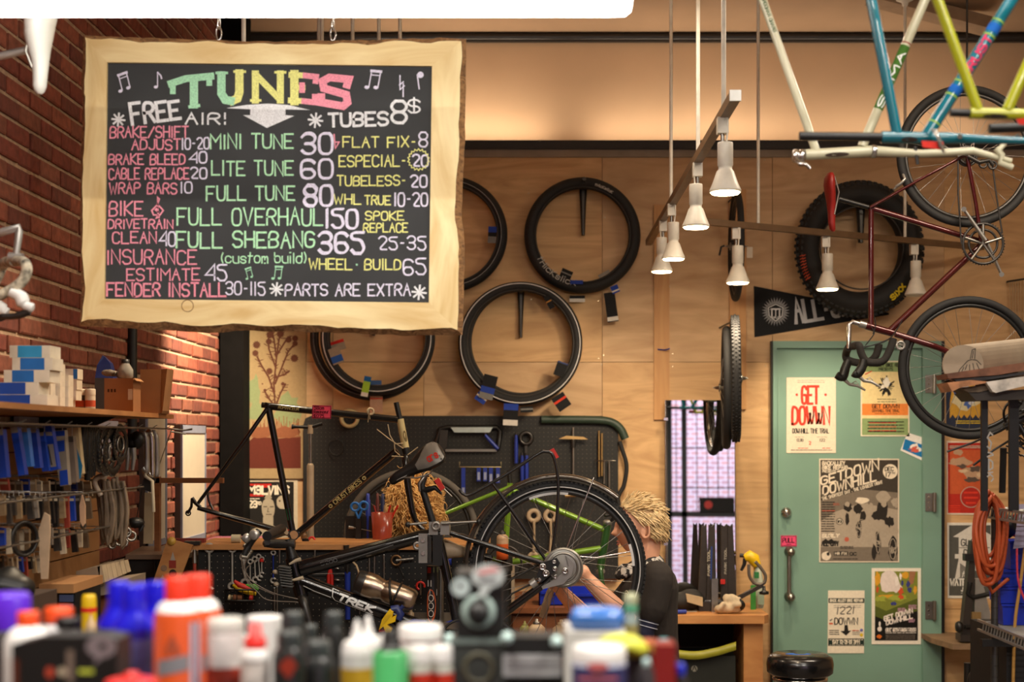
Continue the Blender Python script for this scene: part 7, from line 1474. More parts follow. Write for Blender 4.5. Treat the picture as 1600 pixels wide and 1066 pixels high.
off=P(1690,548,YU+.3)-P(1505,570,YU+.02);t=thing('paper_tube','fat cardboard tube with a volcano sketch on its end cap above the rack','tube',P(1560,600,YU+.1));MB().prism([P(x,y,YU+.02)for x,y in dp],off).part('tube',CRD,t);MB().prism([P(x,y,YU+.012)for x,y in dp],(0,.008,0)).part('end_cap',M('cap_grey',(172,154,130),.7),t)
q=MB();f_=FR(YU+.0115)
for p in([(1494,590),(1500,577),(1512,564),(1518,562),(1526,563),(1533,570)],[(1516,561),(1519,547),(1524,545),(1523,561)],[(1519,560),(1521,549)],[(1511,570),(1508,578)],[(1515,570),(1515,580)],[(1520,568),(1522,578)],[(1526,568),(1530,577)],[(1506,574),(1502,582)]):q.ribbon(f_,p,1.2)
q.part('volcano_sketch',INK,t,kind='stuff')
for pts,c_,lab,dy in[([(1479,584),(1610,565),(1610,577),(1560,586),(1482,592)],(120,78,56),'brown and orange printed sheet on top of the paper pile',0),([(1490,593),(1560,587),(1610,580),(1610,584),(1500,600)],(40,38,40),'black folder in the paper pile under the brown print',.004),([(1480,598),(1516,594),(1550,597),(1500,606),(1488,612)],(186,130,90),'orange-edged sheets drooping at the left of the paper pile',-.012),([(1541,597),(1610,587),(1610,601),(1556,614),(1551,612)],(206,198,186),'white sheet drooping over the dark platform edge',-.02),([(1500,606),(1545,601),(1560,606),(1530,613),(1513,613)],(96,80,62),'bottom bundle of brown papers on the dark platform',.006)]:MB().prism([P(x,y,YU-.01+dy)for x,y in pts],(0,.13,0)).thing('paper_sheet',M('sheet_%02x%02x%02x'%c_,c_,.7,var=.4,scale=25),lab,'paper','paper pile above the rack')
m=MB()
for i in range(26):
 a=R.uniform(-.6,.8);x,y=R.uniform(1572,1606),R.uniform(640,720);m.tube([P(x,y,YU+.2),P(x+14*math.cos(a),y-14*math.sin(a),YU+.17),P(x+22*math.cos(a),y-9*math.sin(a)+6,YU+.2)],.0035,5)
m.tube([P(1600,655,YU+.15),P(1520,692,YU+.14),P(1480,706,YU+.14)],.004,6);m.tube([P(1604,672,YU+.15),P(1552,704,YU+.14),P(1521,727,YU+.13)],.004,6);m.torus(P(1588,650,YU+.18),(.3,-1,.2),.05,.005,20,6,a0=1,a1=4.4);m.tube([P(1568,700,YU+.18),P(1566,770,YU+.2)],.012,8);m.tube([P(1610,648,YU+.15),P(1570,668,YU+.16)],.014,8);m.tube([P(1608,690,YU+.14),P(1590,660,YU+.16)],.010,8);m.thing('cable_bundle',M('bundle_black',(36,34,33),.4),'tangle of black levers and cables hanging under the paper platform','cables',kind='stuff')
t=thing('hanging_spokes','rack of long pale spokes hung on the wall at the right edge','spokes',P(1592,530,YW-.05));MB().tube([P(1573,441,YW+.01),P(1575,440,YW-.06),P(1640,430,YW-.06)],.006,8).part('rail',BLACK,t)
for i in range(8):MB().cyl(P(1578+i*4.2,441-i*.6,YW-.06),P(1579+i*4.2,530+R.uniform(-8,8),YW-.05),.0035,6).part('spoke',M('spoke_pale',(190,160,120),.4,.5),t)
# wall plank with a truing jig, lower right
zp=P(0,1003,8.1).z;MB().prism([V((P(1471,0,8.05).x,8.25,zp-.03)),V((P(1489,0,8.0).x,8.0,zp-.03)),V((P(1640,0,8.0).x,8.0,zp-.03)),V((P(1640,0,8.0).x,YW+.01,zp-.03)),V((P(1471,0,8.05).x,YW+.01,zp-.03))],(0,0,.03)).thing('wall_plank',WOOD('plank_grey',(110,88,66),(140,112,84),(1,2,3),2.5,.6,2),'greyish plank shelf on the wall at the lower right','shelf')
t=thing('wheel_jig','tall black tapered wheel jig with a side knob on the wall plank','stand',V((P(1518,0,8.1).x,8.1,zp)));J=DKM;Yj=8.05
MB().prism([P(1518,845,Yj),P(1502,998,Yj),P(1517,1002,Yj),P(1526,850,Yj)],(0,.06,0)).part('arm',J,t);MB().prism([P(1524,905,Yj),P(1522,1002,Yj),P(1544,1002,Yj),P(1548,960,Yj),P(1534,905,Yj)],(0,.05,0)).part('plate',SILVER,t);MB().pbox(1519,957,1533,970,Yj-.02,.04).part('brass_block',M('brass'),t);MB().pbox(1501,992,1536,1003,Yj-.02,.1).part('base',J,t)
MB().tube([P(1517,980,Yj-.01),P(1508,980,Yj-.02)],.012,8).part('knob_stem',BLACK,t);MB().lathe([(.0,0),(.026,.004),(.034,.02),(.026,.036),(0,.04)],P(1504,980,Yj-.02),(-1,0,0),18).part('knob',BLACK,t);MB().pbox(1508,866,1524,877,Yj-.02,.05).part('top_clip',BLACK,t);MB().tube([P(1516,910,Yj),P(1512,928,Yj),P(1520,934,Yj),P(1548,928,Yj)],.014,8).part('claw',BLACK,t)
MB().pbox(1535,1000,1585,1011,4.95,.03).thing('black_bar',BLACK,'short black square bar poking out beside the rack post','bar');t=thing('hand_truck','black tubular frame with a red ball end at the bottom right','frame',V((P(1540,0,5.6).x,5.6,0)));MB().tube([V((P(1513,0,5.6).x,5.6,0)),P(1513,1036,5.6)],.017,10).part('upright',DARKSTEEL,t);MB().tube([V((P(1516,0,5.55).x,5.55,0))]+[P(c_[0],c_[1],5.55)for c_ in curve([(1516,1075,0),(1519,1056,0),(1530,1049,0),(1566,1049,0)])],.014,10).part('bent_tube',DARKSTEEL,t);MB().ell(P(1566,1037,5.5),(.022,.022,.022),16,10).cyl(P(1566,1049,5.5),P(1566,1037,5.5),.008,8).part('red_ball',RED,t)
MB().box((P(1577,0,4.96).x,4.99,.22),(P(1577,0,4.96).x+.5,5.4,P(0,992,4.96).z)).thing('black_case',M('case_black',(20,20,21),.6),'black case standing on the bottom shelf of the rack','case')
# ================================================================ wall shelf and hanging goods on the left
XF=-1.42;zS=1.757
t=thing('wall_shelf','long pine shelf on the brick wall over the hanging goods','shelf',(-1.63,4.3,zS-.03));MB().box((XL+.005,2.9,zS-.017),(XF,5.65,zS)).part('board',WOOD('shelf_pine',(150,96,52),(182,126,74),(3,1,3),2.2,.6,2),t)
for y in(3.3,5.2):MB().prism([(XL+.005,y,zS-.017),(XF-.1,y,zS-.017),(XL+.005,y,zS-.15)],(0,.02,0)).part('bracket',BLACK,t)
SX=lambda px,Y:(px-CX)/F*Y
CB=M('white_carton',(206,194,172),.7);CBL=M('carton_blue',(26,98,168),.5);CBL2=M('carton_dark_blue',(20,66,150),.5)
def carton(x0,x1,y0,y1,Y,lab,blue=CBL,band=(.2,.78),depth=.10):
 k=lambda y:H+(CY-y)/F*Y;q=MB().box((SX(x0,Y),Y,k(y1)),(SX(x1,Y),Y+depth,k(y0)));o=q.thing('parts_carton',CB,lab,'box','white and blue parts cartons')
 if blue:w_=x1-x0;MB().sheet(FR(Y-.0006),rect(x0+w_*band[0],y0+.4,x0+w_*band[1],y1-.4)).part('blue_label',blue,o)
 return o
YB1=4.4;yb=CY-(zS-H)*F/YB1
B1=[(-6,74,'bottom carton of the front stack on the wall shelf',CBL2,(.05,.66)),(-12,60,'second carton from the bottom of the front stack',CBL2,(.15,.72)),(6,77,'third carton from the bottom of the front stack',CBL,(.18,.66)),(19,82,'fourth carton from the bottom of the front stack',CBL,(.2,.8)),(15,78,'topmost carton of the front stack on the wall shelf',M('carton_light_blue',(44,140,186),.5),(.2,.8))]
for i,(x0,x1,lab,b,bd)in enumerate(B1):carton(x0,x1,yb-(i+1)*19.2,yb-i*19.2-.15,YB1+.003*i,lab,b,bd)
YB2=4.62;yb=CY-(zS-H)*F/YB2;cg=0
for j,(x0,x1,rows)in enumerate([(62,79,4),(80,94,4),(95,107,3)]):
 for i in range(rows):
  carton(x0,x1,yb-(i+1)*17.5,yb-i*17.5-.15,YB2+.06*j,'white carton end, %s column behind the front stack, %s layer from the shelf'%(['first','second','third'][j],['first','second','third','top'][i]),None,depth=.05)
for i,(x0,x1,b)in enumerate([(96,109,CBL),(108,119,None),(106,120,None),(94,121,CBL)]):
 Yq=4.95;yb=CY-(zS-H)*F/Yq;carton(x0,x1,yb-(i+1)*16.4,yb-i*16.4-.15,Yq,'carton of the rear stack beside the white tubs, %s from the shelf'%['first','second','third','topmost'][i],b,(.75,1),.06)
def stand(px,Y):return V((SX(px,Y),Y,zS))
for px,lab in[(125,'left white lubricant tub with an orange band on the wall shelf'),(141,'right white lubricant tub with an orange band on the wall shelf')]:
 Y=5.15;s=mpp(Y);c=stand(px,Y);t=thing('lube_tub',lab,'tub',c,'lubricant tubs on the shelf');MB().lathe([(7.6*s,0),(8*s,2*s),(8*s,24*s),(7.5*s,26*s)],c,(0,0,1),18).part('body',M('tub_dark',(70,56,48),.4)if px<130 else CB,t);MB().lathe([(8.1*s,8*s),(8.1*s,18*s)],c,(0,0,1),18).part('label',ink((190,84,56)),t);MB().lathe([(8.2*s,26*s),(8.2*s,34*s),(7.6*s,36*s),(0,36.4*s)],c,(0,0,1),18).part('lid',CB,t)
Y=5.05;MB().box(stand(115,Y),stand(122,Y)+V((0,.01,.014))).thing('orange_tag',M('tag_orange',(230,90,40),.5),'small orange tag at the shelf edge before the white tubs','tag')
Y=5.42;MB().box(stand(148,Y),stand(170,Y)+V((0,.12,.135))).thing('grey_binder',M('binder_grey',(62,60,58),.6),'dark grey box file behind the white tubs','box file')
KB=M('kraft_card',(150,100,60),.75,var=.12,scale=8);KB2=M('kraft_card_light',(164,116,74),.75)
Y=5.22;t=thing('cardboard_box','square cardboard box with a white label on the wall shelf','box',stand(190,Y));a=stand(163,Y);b=stand(208,Y)+V((0,.1,.125));MB().box(a,b).part('carton',KB,t);MB().prism([a+V((.109,.0,.125)),b,b+V((.012,0,-.01)),V((b.x+.012,a.y,a.z+.115))],(.0,0,.001)).part('flap',KB2,t)
q=MB();f_=FR(Y-.0006);[q.sheet(f_,rect(x,608,x+3,613))for x in(168,173,178)];q.part('print',ink((70,44,28)),t,kind='stuff');MB().sheet(FR(Y-.0008),rect(200,608,207,625)).part('white_label',ink((214,204,190)),t)
Y=5.42;t=thing('cardboard_box','tall open cardboard box with a raised flap at the shelf end','box',stand(238,Y));a=stand(219,Y);b=stand(252,Y)+V((0,.12,.168));MB().box(a,b).part('carton',KB,t);MB().prism([V((b.x,a.y,b.z)),V((b.x+.025,a.y-.01,b.z+.002)),V((b.x+.006,a.y-.005,a.z+.01)),V((b.x,a.y,a.z))],(0,.1,0)).part('side_flap',KB2,t);MB().box((a.x-.014,a.y,a.z),(a.x-.002,a.y+.06,a.z+.12)).part('red_strip',M('strip_red',(150,40,30),.6),t)
Y=5.28;c=stand(196,Y)+V((0,0,.126));t=thing('glass_jar','clear jar with a black lid on top of the square cardboard box','jar',c);s=mpp(Y);MB().lathe([(10*s,0),(12*s,3*s),(12*s,14*s),(6*s,24*s)],c,(0,0,1),18).part('jar',M('jar_glass',(190,186,176),.1,trans=.5),t);MB().lathe([(6.4*s,24*s),(6.4*s,30*s),(0,30.5*s)],c,(0,0,1),16).part('lid',BLACK,t)
c=stand(176,Y)+V((0,0,.126));t=thing('loose_parts','pile of small pale parts behind the clear jar','parts',c,None);m=MB()
for i in range(7):m.ell(c+V((R.uniform(-.03,.03),R.uniform(0,.04),.012+R.uniform(0,.012))),(.02,.015,.012),8,6)
m.part('parts_heap',M('pale_parts',(120,108,94),.6),t,kind='stuff')
Y=5.46;c=stand(160,Y)+V((0,.05,.136));MB().loft([[c+V((-.035,-.03,0)),c+V((.035,-.03,0)),c+V((.035,.03,0)),c+V((-.035,.03,0))],[c+V((-.03,-.02,.05)),c+V((.02,-.02,.06)),c+V((.02,.02,.06)),c+V((-.03,.02,.05))],[c+V((-.012,-.01,.09)),c+V((-.004,-.01,.085)),c+V((-.004,.01,.085)),c+V((-.012,.01,.09))]],sm=False).thing('blue_bag',M('bag_blue',(40,60,130),.4),'crumpled blue bag on top of the grey box file','bag')
# display panel, rails, goods
t=thing('pine_display','pine display panel on the brick wall behind the hanging goods','panel',(XL+.02,4.6,.9));PNL=WOOD('display_pine',(150,104,62),(176,128,80),(3,1,1),2,.7,2)
for i in range(9):MB().box((XL+.017,3.0,.95+i*.083),(XL+.03,5.95,.95+i*.083+.078)).part('panel_slat',PNL,t)
MB().box((XL+.017,5.0,1.62),(XL+.036,6.2,1.738)).thing('light_strip_panel',M('panel_lilac',(176,174,190),.6),'pale lilac strip panel on the brick under the wall shelf','panel')
def rail(z,X,y0,y1,lab,hooks):
 t=thing('display_rail',lab,'rail',(X,(y0+y1)/2,z),'rails of the wall display');MB().tube([(X,y0,z),(X,y1,z)],.0035,6).part('rod',STEEL,t);m=MB()
 for y in hooks:m.tube([(XL+.02,y,z),(X,y,z),(X+.02,y,z+.012)],.0016,5)
 m.part('hooks',STEEL,t,kind='stuff')
rail(1.70,-1.44,3.0,5.72,'upper rail of the wall display',[3.2+.2*i for i in range(13)]);rail(1.475,-1.50,3.0,5.5,'middle rail of the wall display',[3.2+.2*i for i in range(12)]);rail(1.34,-1.54,3.0,5.4,'lower rail of the wall display',[3.2+.2*i for i in range(11)])
MB().tube([(-1.44,5.7,1.70),(-1.40,5.75,1.695),(-1.37,5.75,1.70)],.004,6).tube([(-1.44,5.68,1.69),(-1.39,5.72,1.68)],.004,6).thing('end_hook',STEEL,'steel hook poking out at the far end of the upper rail','hook')
BP,BP2,GYP,TLP=M('pack_blue',(24,62,160),.4),M('pack_light_blue',(52,110,190),.4),M('pack_grey',(140,128,114),.6),M('pack_teal',(30,112,150),.5)
def pack(pts,Y,mat,lab,lab_parts=(),d=.03,grp='blue packs on the upper rail',nm='blister_pack'):
 o=MB().pprism(pts,Y,d).thing(nm,mat,lab,'package',grp)
 for i,(n_,m_,p)in enumerate(lab_parts):MB().sheet(FR(Y-.0006-.0004*i),p).part(n_,m_,o)
 z1=max(P(x,y,Y).z for x,y in pts);x1=sum(P(x,y,Y).x for x,y in pts)/len(pts);MB().tube([(x1,Y+d*.5,z1-.01),(x1,Y+d*.5,z1+.012),(x1,Y+d*.5,max(z1+.012,1.70))if z1>1.6 else(XL+.02,Y+d*.5,z1+.015)],.0015,5).part('hang_loop',STEEL,o)
H1=GYP
pack([(-10,671),(-4,748),(11,746),(4,671)],4.1,BP,'blue pack cut by the left edge on the upper rail',[('grey_header',H1,[(-10,671),(-9,680),(5,680),(4,671)])])
pack([(16,668),(29,744),(39,742),(27,667)],4.2,BP,'tall dark blue pack, second on the upper rail',[('grey_header',H1,[(16,668),(17.5,677),(28,676),(27,667)])]);pack([(30,670),(39,730),(49,729),(42,669)],4.32,BP2,'light blue pack, third on the upper rail',[('grey_header',H1,[(30,670),(31,676),(42.6,675),(42,669)])])
pack([(44,672),(53,732),(63,731),(56,671)],4.42,BP,'blue pack left of the grey windowed one on the upper rail',[('grey_header',H1,[(44,672),(45,677),(56.6,676),(56,671)])]);pack([(57,677),(66,737),(77,736),(68,675)],4.5,BP,'dark blue side pack touching the grey windowed one',[('grey_header',H1,[(57,677),(57.7,682),(68.5,681),(68,675)])])
pack([(67,664),(77,737),(91,733),(80,664)],4.52,BP,'blue and grey windowed pack on the upper rail',[('grey_window',GYP,[(70,695),(76,731),(88,729),(83,694)]),('window_slot',INK,[(74,697),(80,727),(82,727),(76,697)]),('grey_band',GYP,[(67,675),(68,681),(82,681),(81,675)])]);pack([(84,673),(90,738),(94,760),(107,758),(101,672)],4.62,GYP,'grey and blue long pack right of the windowed one',[('blue_top',BP,[(84,674),(85,682),(101,681),(101,673)]),('blue_middle',BP,[(85,690),(88,707),(101,705),(100.5,688)]),('blue_bottom',BP,[(93,736),(94,759),(107,757),(105,734)])])
pack([(101,682),(107,755),(120,754),(114,682)],4.72,M('pack_brown_grey',(120,104,90),.6),'brown-grey blister pack on the upper rail',[('dark_header',M('pack_dark',(64,54,46),.6),[(101,682),(102,691),(115,691),(114,682)])]);pack([(104,669),(118,752),(129,740),(122,668)],4.8,M('pack_cream',(196,172,130),.6),'cream and teal pack beside the black cables',[('teal_slash',TLP,[(116,693),(122,750),(126,748),(129,728),(120,700)])])
m=MB()
for i in range(16):x=130+i*1.5;m.tube([P(x,668,4.95+.01*i),P(x+R.uniform(-3,3),700,4.93+.01*i),P(x+R.uniform(-4,5),R.uniform(725,752),4.95+.01*i)],R.uniform(.006,.012),6)
m.thing('black_cables',BLACK,'clump of black cables hung on the upper rail before the chainrings','cables',kind='stuff')
for px,cy,ry,Y,lab in[(156,704,33,5.1,'first dark chainring left on the upper rail'),(166,706,37,5.15,'second dark chainring on the upper rail'),(176,706,38,5.2,'third and largest chainring on the upper rail'),(188,694,30,5.25,'toothed chainring nearest the brick gap on the upper rail')]:
 X=SX(px,Y);k=mpp(Y);t=thing('chainring',lab,'chainring',P(px,cy+ry,Y),'chainrings on the upper rail');o=MB().torus((X,Y,P(0,cy,Y).z),(1,-.12,0),ry*.82*k,ry*.17*k,40,8,sq=.35).part('ring',DARKSTEEL,t);m=MB();q=P(px,cy,Y);q.x=X
 for i in range(36):a=2*PI*i/36;d=V((.0,math.cos(a),math.sin(a)));m.obox(V((X,Y,q.z))+d*ry*k,d*.004,(.002,0,0),V((0,-math.sin(a),math.cos(a)))*.003)
 m.part('teeth',STEEL,o,kind='stuff');MB().torus((X,Y,q.z),(1,-.12,0),ry*.4*k,.005,24,6).part('spider',STEEL,t);MB().tube([(X,Y,q.z+ry*k*.9),(X,Y,1.705)],.002,5).part('hang_wire',STEEL,t)
for px,y0,y1,lab,mat in[(224,677,735,'first bent silver bar at the end of the upper rail',SILVER),(233,675,743,'second bent silver bar at the end of the upper rail',CHROME),(240,676,741,'third bent silver bar at the end of the upper rail',SILVER)]:Y=5.55+(px-224)*.004;MB().tube([P(c_[0],c_[1],Y)for c_ in curve([(px-4,y0+4,0),(px,y0,0),(px+4,y0+10,0),(px+5,(y0+y1)/2,0),(px+5,y1,0),(px,y1-4,0)])],.011,8).thing('bent_bar',mat,lab,'bar','bent silver bars on the upper rail')
for px,lab in[(199,'left silver brake arm hung below the black block'),(208,'right silver brake arm hung below the black block')]:MB().tube([P(px,700,5.4),P(px+1,715,5.4),P(px-1,735,5.4)],[.012,.010,.006],8).thing('brake_arm',SILVER,lab,'brake arm','silver brake arms')
MB().ell(P(206,690,5.42),(.045,.03,.03),12,8).ell(P(214,688,5.42),(.03,.03,.035),12,8).thing('black_block',BLACK,'lumpy black component block on the upper rail','component');MB().pprism([(226,742),(221,764),(237,770),(243,748)],5.6,.012).thing('dark_card',M('card_dark',(36,32,28),.7),'dark card hung from the silver bars','card');MB().tube([P(224,735,5.58),P(228,745,5.57),P(238,752,5.56),P(240,800,5.57)],.007,8).thing('beige_cable',M('cable_beige',(190,176,150),.6),'beige cable hanging beside the dark card','cable')
m=MB()
for i in range(12):x=150+R.uniform(0,36);m.tube([P(c_[0],c_[1],5.2+.02*(i%4))for c_ in curve([(x,745+R.uniform(0,14),0),(x+4,790,0),(x+R.uniform(4,12),845+R.uniform(-18,14),0),(x+R.uniform(10,16),800,0),(x+6,752,0)],4)],.008,6)
m.thing('bagged_hoses',M('hose_bag',(128,110,90),.35,var=.3),'sheaf of bagged beige hoses hanging under the chainrings','hoses',kind='stuff')
MB().tube([P(c_[0],c_[1],5.15)for c_ in curve([(166,748,0),(156,745,0),(148,752,0),(152,765,0),(158,775,0)],5)],.010,8).thing('hook_bar',M('bar_tan',(170,150,128),.4),'curved tan bar end sticking out of the bagged hoses','bar')
for i,(x,y,r)in enumerate([(186,846,6),(197,832,7),(193,848,6),(205,838,7),(175,852,5)]):MB().torus(P(x,y,5.35+.02*i),(.5,-1,.2),r*mpp(5.3),.005,18,6).tube([P(x,y,5.35+.02*i)+V((0,0,r*mpp(5.3))),V((-1.53,5.3,1.475))],.0015,5).thing('washer_ring',STEEL,['lowest dark ring','upper pale ring','middle ring','rightmost pale ring','leftmost small ring'][i]+' among the small rings under the bagged hoses','ring','small rings under the bagged hoses')
MB().ell(P(212,817,5.5),(.035,.03,.022),12,8).tube([P(218,815,5.5),P(223,822,5.5),P(219,830,5.5)],.008,6).tube([P(212,817,5.5),V((-1.5,5.49,1.475))],.002,5).thing('black_brake',BLACK,'small black brake part hung before the brick','component');MB().pprism([(226,770),(240,772),(238,850),(224,850)],5.75,.01).tube([P(233,772,5.755),V((-1.44,5.70,1.70))],.002,5).thing('strip_pack',M('strip_tan',(160,140,110),.6),'long tan strip pack hung beside the first whiteboard','package')
PAL=[('beige',(176,150,116)),('brown',(102,82,62)),('blue',(34,66,132)),('white',(206,190,162)),('black',(26,25,25)),('dark grey',(58,54,50)),('grey',(112,106,98)),('red',(150,60,46)),('tan',(150,126,94))]
NUM='first second third fourth fifth sixth seventh eighth ninth tenth eleventh twelfth thirteenth fourteenth fifteenth sixteenth seventeenth'.split()
for row,(yt,hh,X,n,xx)in{'middle':(774,52,-1.56,17,(-2,140)),'lower':(824,48,-1.60,15,(-2,136)),'bottom':(868,36,-1.64,9,(-4,62)),'hidden':(748,34,-1.68,14,(0,150))}.items():
 for i in range(n):
  px=xx[0]+(xx[1]-xx[0])*(i+.5)/n;Y=X*F/(px-CX);nm_,c_=PAL[R.randrange(len(PAL))];w_=(xx[1]-xx[0])/n*R.uniform(.42,.66);h_=hh*R.uniform(.6,1.05);sl=R.uniform(0,4)
  pack([(px-w_,yt+R.uniform(0,5)),(px-w_+sl,yt+h_),(px+w_+sl,yt+h_-1),(px+w_,yt+R.uniform(0,5))],Y,M('pack_'+nm_.replace(' ','_'),c_,.35,var=.2),('%s pack, %s from the left in the %s row of the wall display'%(nm_,NUM[i],row)if row!='hidden' else '%s pack, %s from the left in the back row under the blue packs'%(nm_,NUM[i])),[('header',M('pack_'+PAL[(i*3)%9][0],PAL[(i*3)%9][1],.35,var=.2),[(px-w_,yt+5),(px-w_,yt+9),(px+w_,yt+9),(px+w_,yt+5)])],.015,'small packs in the %s row'%row,'small_pack')
MB().pprism([(69,801),(60,830),(64,905),(74,905),(78,830),(77,806)],4.45,.01).thing('long_bag',M('bag_cream',(196,168,138),.35,var=.15),'long cream plastic bag hanging before the lower rows','package');m=MB()
for i in range(5):m.torus(P(38,842,4.4+.01*i),(1,-.5,0),(26-i)*mpp(4.4),.006,30,6)
m.thing('bike_chain',DARKSTEEL,'dark bicycle chain loop hung at the left of the lower rows','chain');MB().pprism([(124,790),(128,772),(133,790),(133,818),(129,823),(125,815)],4.85,.008).thing('needle_pack',M('pack_peach',(214,170,132),.5),'slim peach pack with a pointed header right of the middle row','package')
q=thing('card_strip','dark ribbed card of thin sleeves on the display panel','package',P(92,858,5.3))
for i in range(8):MB().pprism([(80+i*3.4,831),(80+i*3.4,857),(82.4+i*3.4,857),(82.4+i*3.4,831)],5.3+.005*i,.01).part('sleeve',M('sleeve_dark',(52,40,32),.6),q)
# lower left: bins, drawers, black bag, tables, wooden rail
def onp(x0,y0,x1,y1,Y,d):return MB().pbox(x0,y0,x1,y1,Y,d)
t=thing('bin_row','row of grey-brown slotted card bins on a stand','bins',P(160,1010,5.0));KBN=M('bin_card',(128,112,92),.7);MB().prism([P(119,893,5.0),P(119,916,5.0),P(156,916,5.0),P(156,884,5.0)],(-.0,.3,0)).part('end_bin',KBN,t)
for i in range(6):x=152+i*7;MB().prism([P(x,886-i*1.6,5.0+.06*i),P(x+5,912-i*3,5.0+.06*i),P(x+12,910-i*3,5.0+.06*i),P(x+7,884-i*1.6,5.0+.06*i)],(0,.05,0)).part('slot_bin',M('bin_card_light',(160,142,116),.7),t)
MB().prism([P(119,916,5.02),P(119,936,5.02),P(198,925,5.1),P(198,905,5.1)],(0,.25,0)).part('tray',KBN,t);MB().box((SX(125,5.05),5.1,0),(SX(190,5.05),5.3,P(0,930,5.05).z)).part('stand',DW,t)
t=thing('drawer_cabinet','small black cabinet of blue drawers with a wooden top at the lower left','cabinet',(SX(90,4.7),4.8,0));MB().box((SX(64,4.7),4.68,P(0,926,4.7).z),(SX(118,4.7),5.0,P(0,912,4.7).z)).part('wooden_top',PNL,t);MB().box((SX(65,4.7),4.7,0),(SX(117,4.7),4.98,P(0,926,4.7).z)).part('body',BLACK,t)
for i in range(3):MB().box((SX(95,4.7),4.685,P(0,940+i*14,4.7).z),(SX(115,4.7),4.70,P(0,929+i*14,4.7).z)).part('drawer',M('drawer_blue_grey',(62,72,104),.5),t)
m=MB().ell(P(2,915,4.0),(.07,.07,.045),16,10).ell(P(28,920,4.0),(.05,.06,.04),12,8).ell(P(14,905,4.02),(.04,.05,.04),12,8);o=m.thing('black_bag',BLACK,'black bag bulging at the left edge below the packs','bag');remesh(o,.012,4)
MB().box((SX(-40,4.0),3.85,0),(SX(52,4.0),4.2,P(0,932,4.0).z)).thing('left_crate',M('crate_brown',(70,52,40),.7),'dark crate carrying the black bag at the left edge','crate')
Y=6.1;t=thing('side_cabinet','black cabinet with a grey top against the brick wall','cabinet',(SX(240,Y),6.3,0));zt_=P(0,867,Y).z;MB().prism([(SX(196,Y),6.1,zt_-.02),(SX(289,Y),6.1,zt_-.02),(SX(289,Y),6.6,zt_-.02),(XL+.03,6.6,zt_-.02)],(0,0,.02)).part('top',M('cabinet_top',(120,100,84),.5),t);MB().box((SX(200,Y),6.12,0),(SX(285,Y),6.58,zt_-.02)).part('body',M('cabinet_black',(24,22,21),.6),t)
MB().box((SX(241,Y)-.001,6.105,.3),(SX(242,Y),6.12,zt_-.03)).part('door_gap',DARKSTEEL,t)
t=thing('wooden_rail','brown wooden rail with an upright post in front of the whiteboards','rail',(SX(246,6.3),6.3,zt_));WR=WOOD('rail_brown',(116,72,42),(146,96,58),(1,1,4),2.5,.6,2);MB().box((SX(242,6.3),6.29,zt_),(SX(250,6.3),6.32,P(0,745,6.3).z)).part('post',WR,t);MB().box((SX(242,6.3),6.29,P(0,755,6.3).z),(SX(349,6.3),6.32,P(0,747,6.3).z)).part('rail',WR,t)
FRG=M('board_frame_grey',(120,124,140),.5);WBD=M('whiteboard_white',(196,184,164),.3,var=.03)
for y0,y1,z0,z1,lab in[(6.62,6.98,1.15,1.90,'tall narrow whiteboard leaning on the brick wall behind the wooden rail'),(7.28,7.82,1.12,1.735,'square whiteboard on the brick wall next to the black post')]:
 t=thing('whiteboard',lab,'whiteboard',(XL+.03,(y0+y1)/2,z0),'whiteboards on the brick wall');MB().box((XL+.008,y0,z0),(XL+.04,y1,z1)).part('backing',M('board_edge',(70,56,50),.6),t);MB().box((XL+.04,y0+.015,z0+.03),(XL+.044,y1-.015,z1-.04)).part('white_surface',WBD,t)
 for a,b in(((y0,z1-.04),(y1,z1)),((y0,z0),(y1,z0+.03)),((y0,z0),(y0+.015,z1)),((y1-.015,z0),(y1,z1))):MB().box((XL+.04,a[0],a[1]),(XL+.05,b[0],b[1])).part('frame_bar',FRG,t)
MB().box((XL+.01,8.0,1.0),(XL+.3,8.25,1.10)).thing('pink_cushion',M('cushion_pink',(150,84,104),.8),'dull pink cushion by the black post behind the counter','cushion');MB().box((XL+.005,7.9,.2),(XL+.32,8.28,1.0)).thing('corner_shelf',M('corner_brown',(90,60,44),.7),'brown corner cupboard under the pink cushion','cupboard')
# ================================================================ foreground: display counter with bottles
zF=1.22
t=thing('display_counter','display counter in the foreground carrying rows of bottles','counter',(-.2,2.2,0));MB().box((-1.6,1.55,zF-.03),(.24,2.46,zF)).part('top',M('counter_dark',(40,36,34),.5),t);MB().box((-1.6,2.46,zF-.03),(-.8,3.1,zF)).part('top_wing',M('counter_dark'),t);MB().box((-1.55,1.6,0),(.2,2.42,zF-.03)).part('body',M('counter_body',(60,48,40),.7),t)
PURP,BLUC,ORC,REDC=M('cap_purple',(88,34,200),.35),M('cap_blue',(22,22,200),.3),M('cap_orange',(240,84,34),.4),M('cap_red',(214,40,34),.4)
def fg(px,Y,lab,segs,name='bottle',cat='bottle',grp='bottles on the front counter',n=24):
 """a bottle from segments (part name, material, [(radius px, height px)...]) read in the photograph at depth Y"""
 s=mpp(Y);x=SX(px,Y);t=thing(name,lab,cat,(x,Y,zF),grp)
 for nm,mat,pr in segs:
  q=[(r*s,(H+(CY-y)/F*Y)-zF if y is not None else.0)for r,y in pr][::-1]
  MB().lathe(q,(x,Y,zF),(0,0,1),n).part(nm,mat,t)
 return t
B_=None
LW=M('label_white',(214,212,206),.4,var=.12,scale=30);LD=M('label_dark',(52,48,50),.4,var=.5,scale=22);WH=M('bottle_glossy_white',(232,232,230),.3)
fg(14,2.0,'dark bottle with a wide purple cap at the left edge',[('cap',PURP,[(0,925),(28,926),(33,932),(33,982)]),('body',LD,[(33,983),(38,992),(40,1000),(40,B_)])])
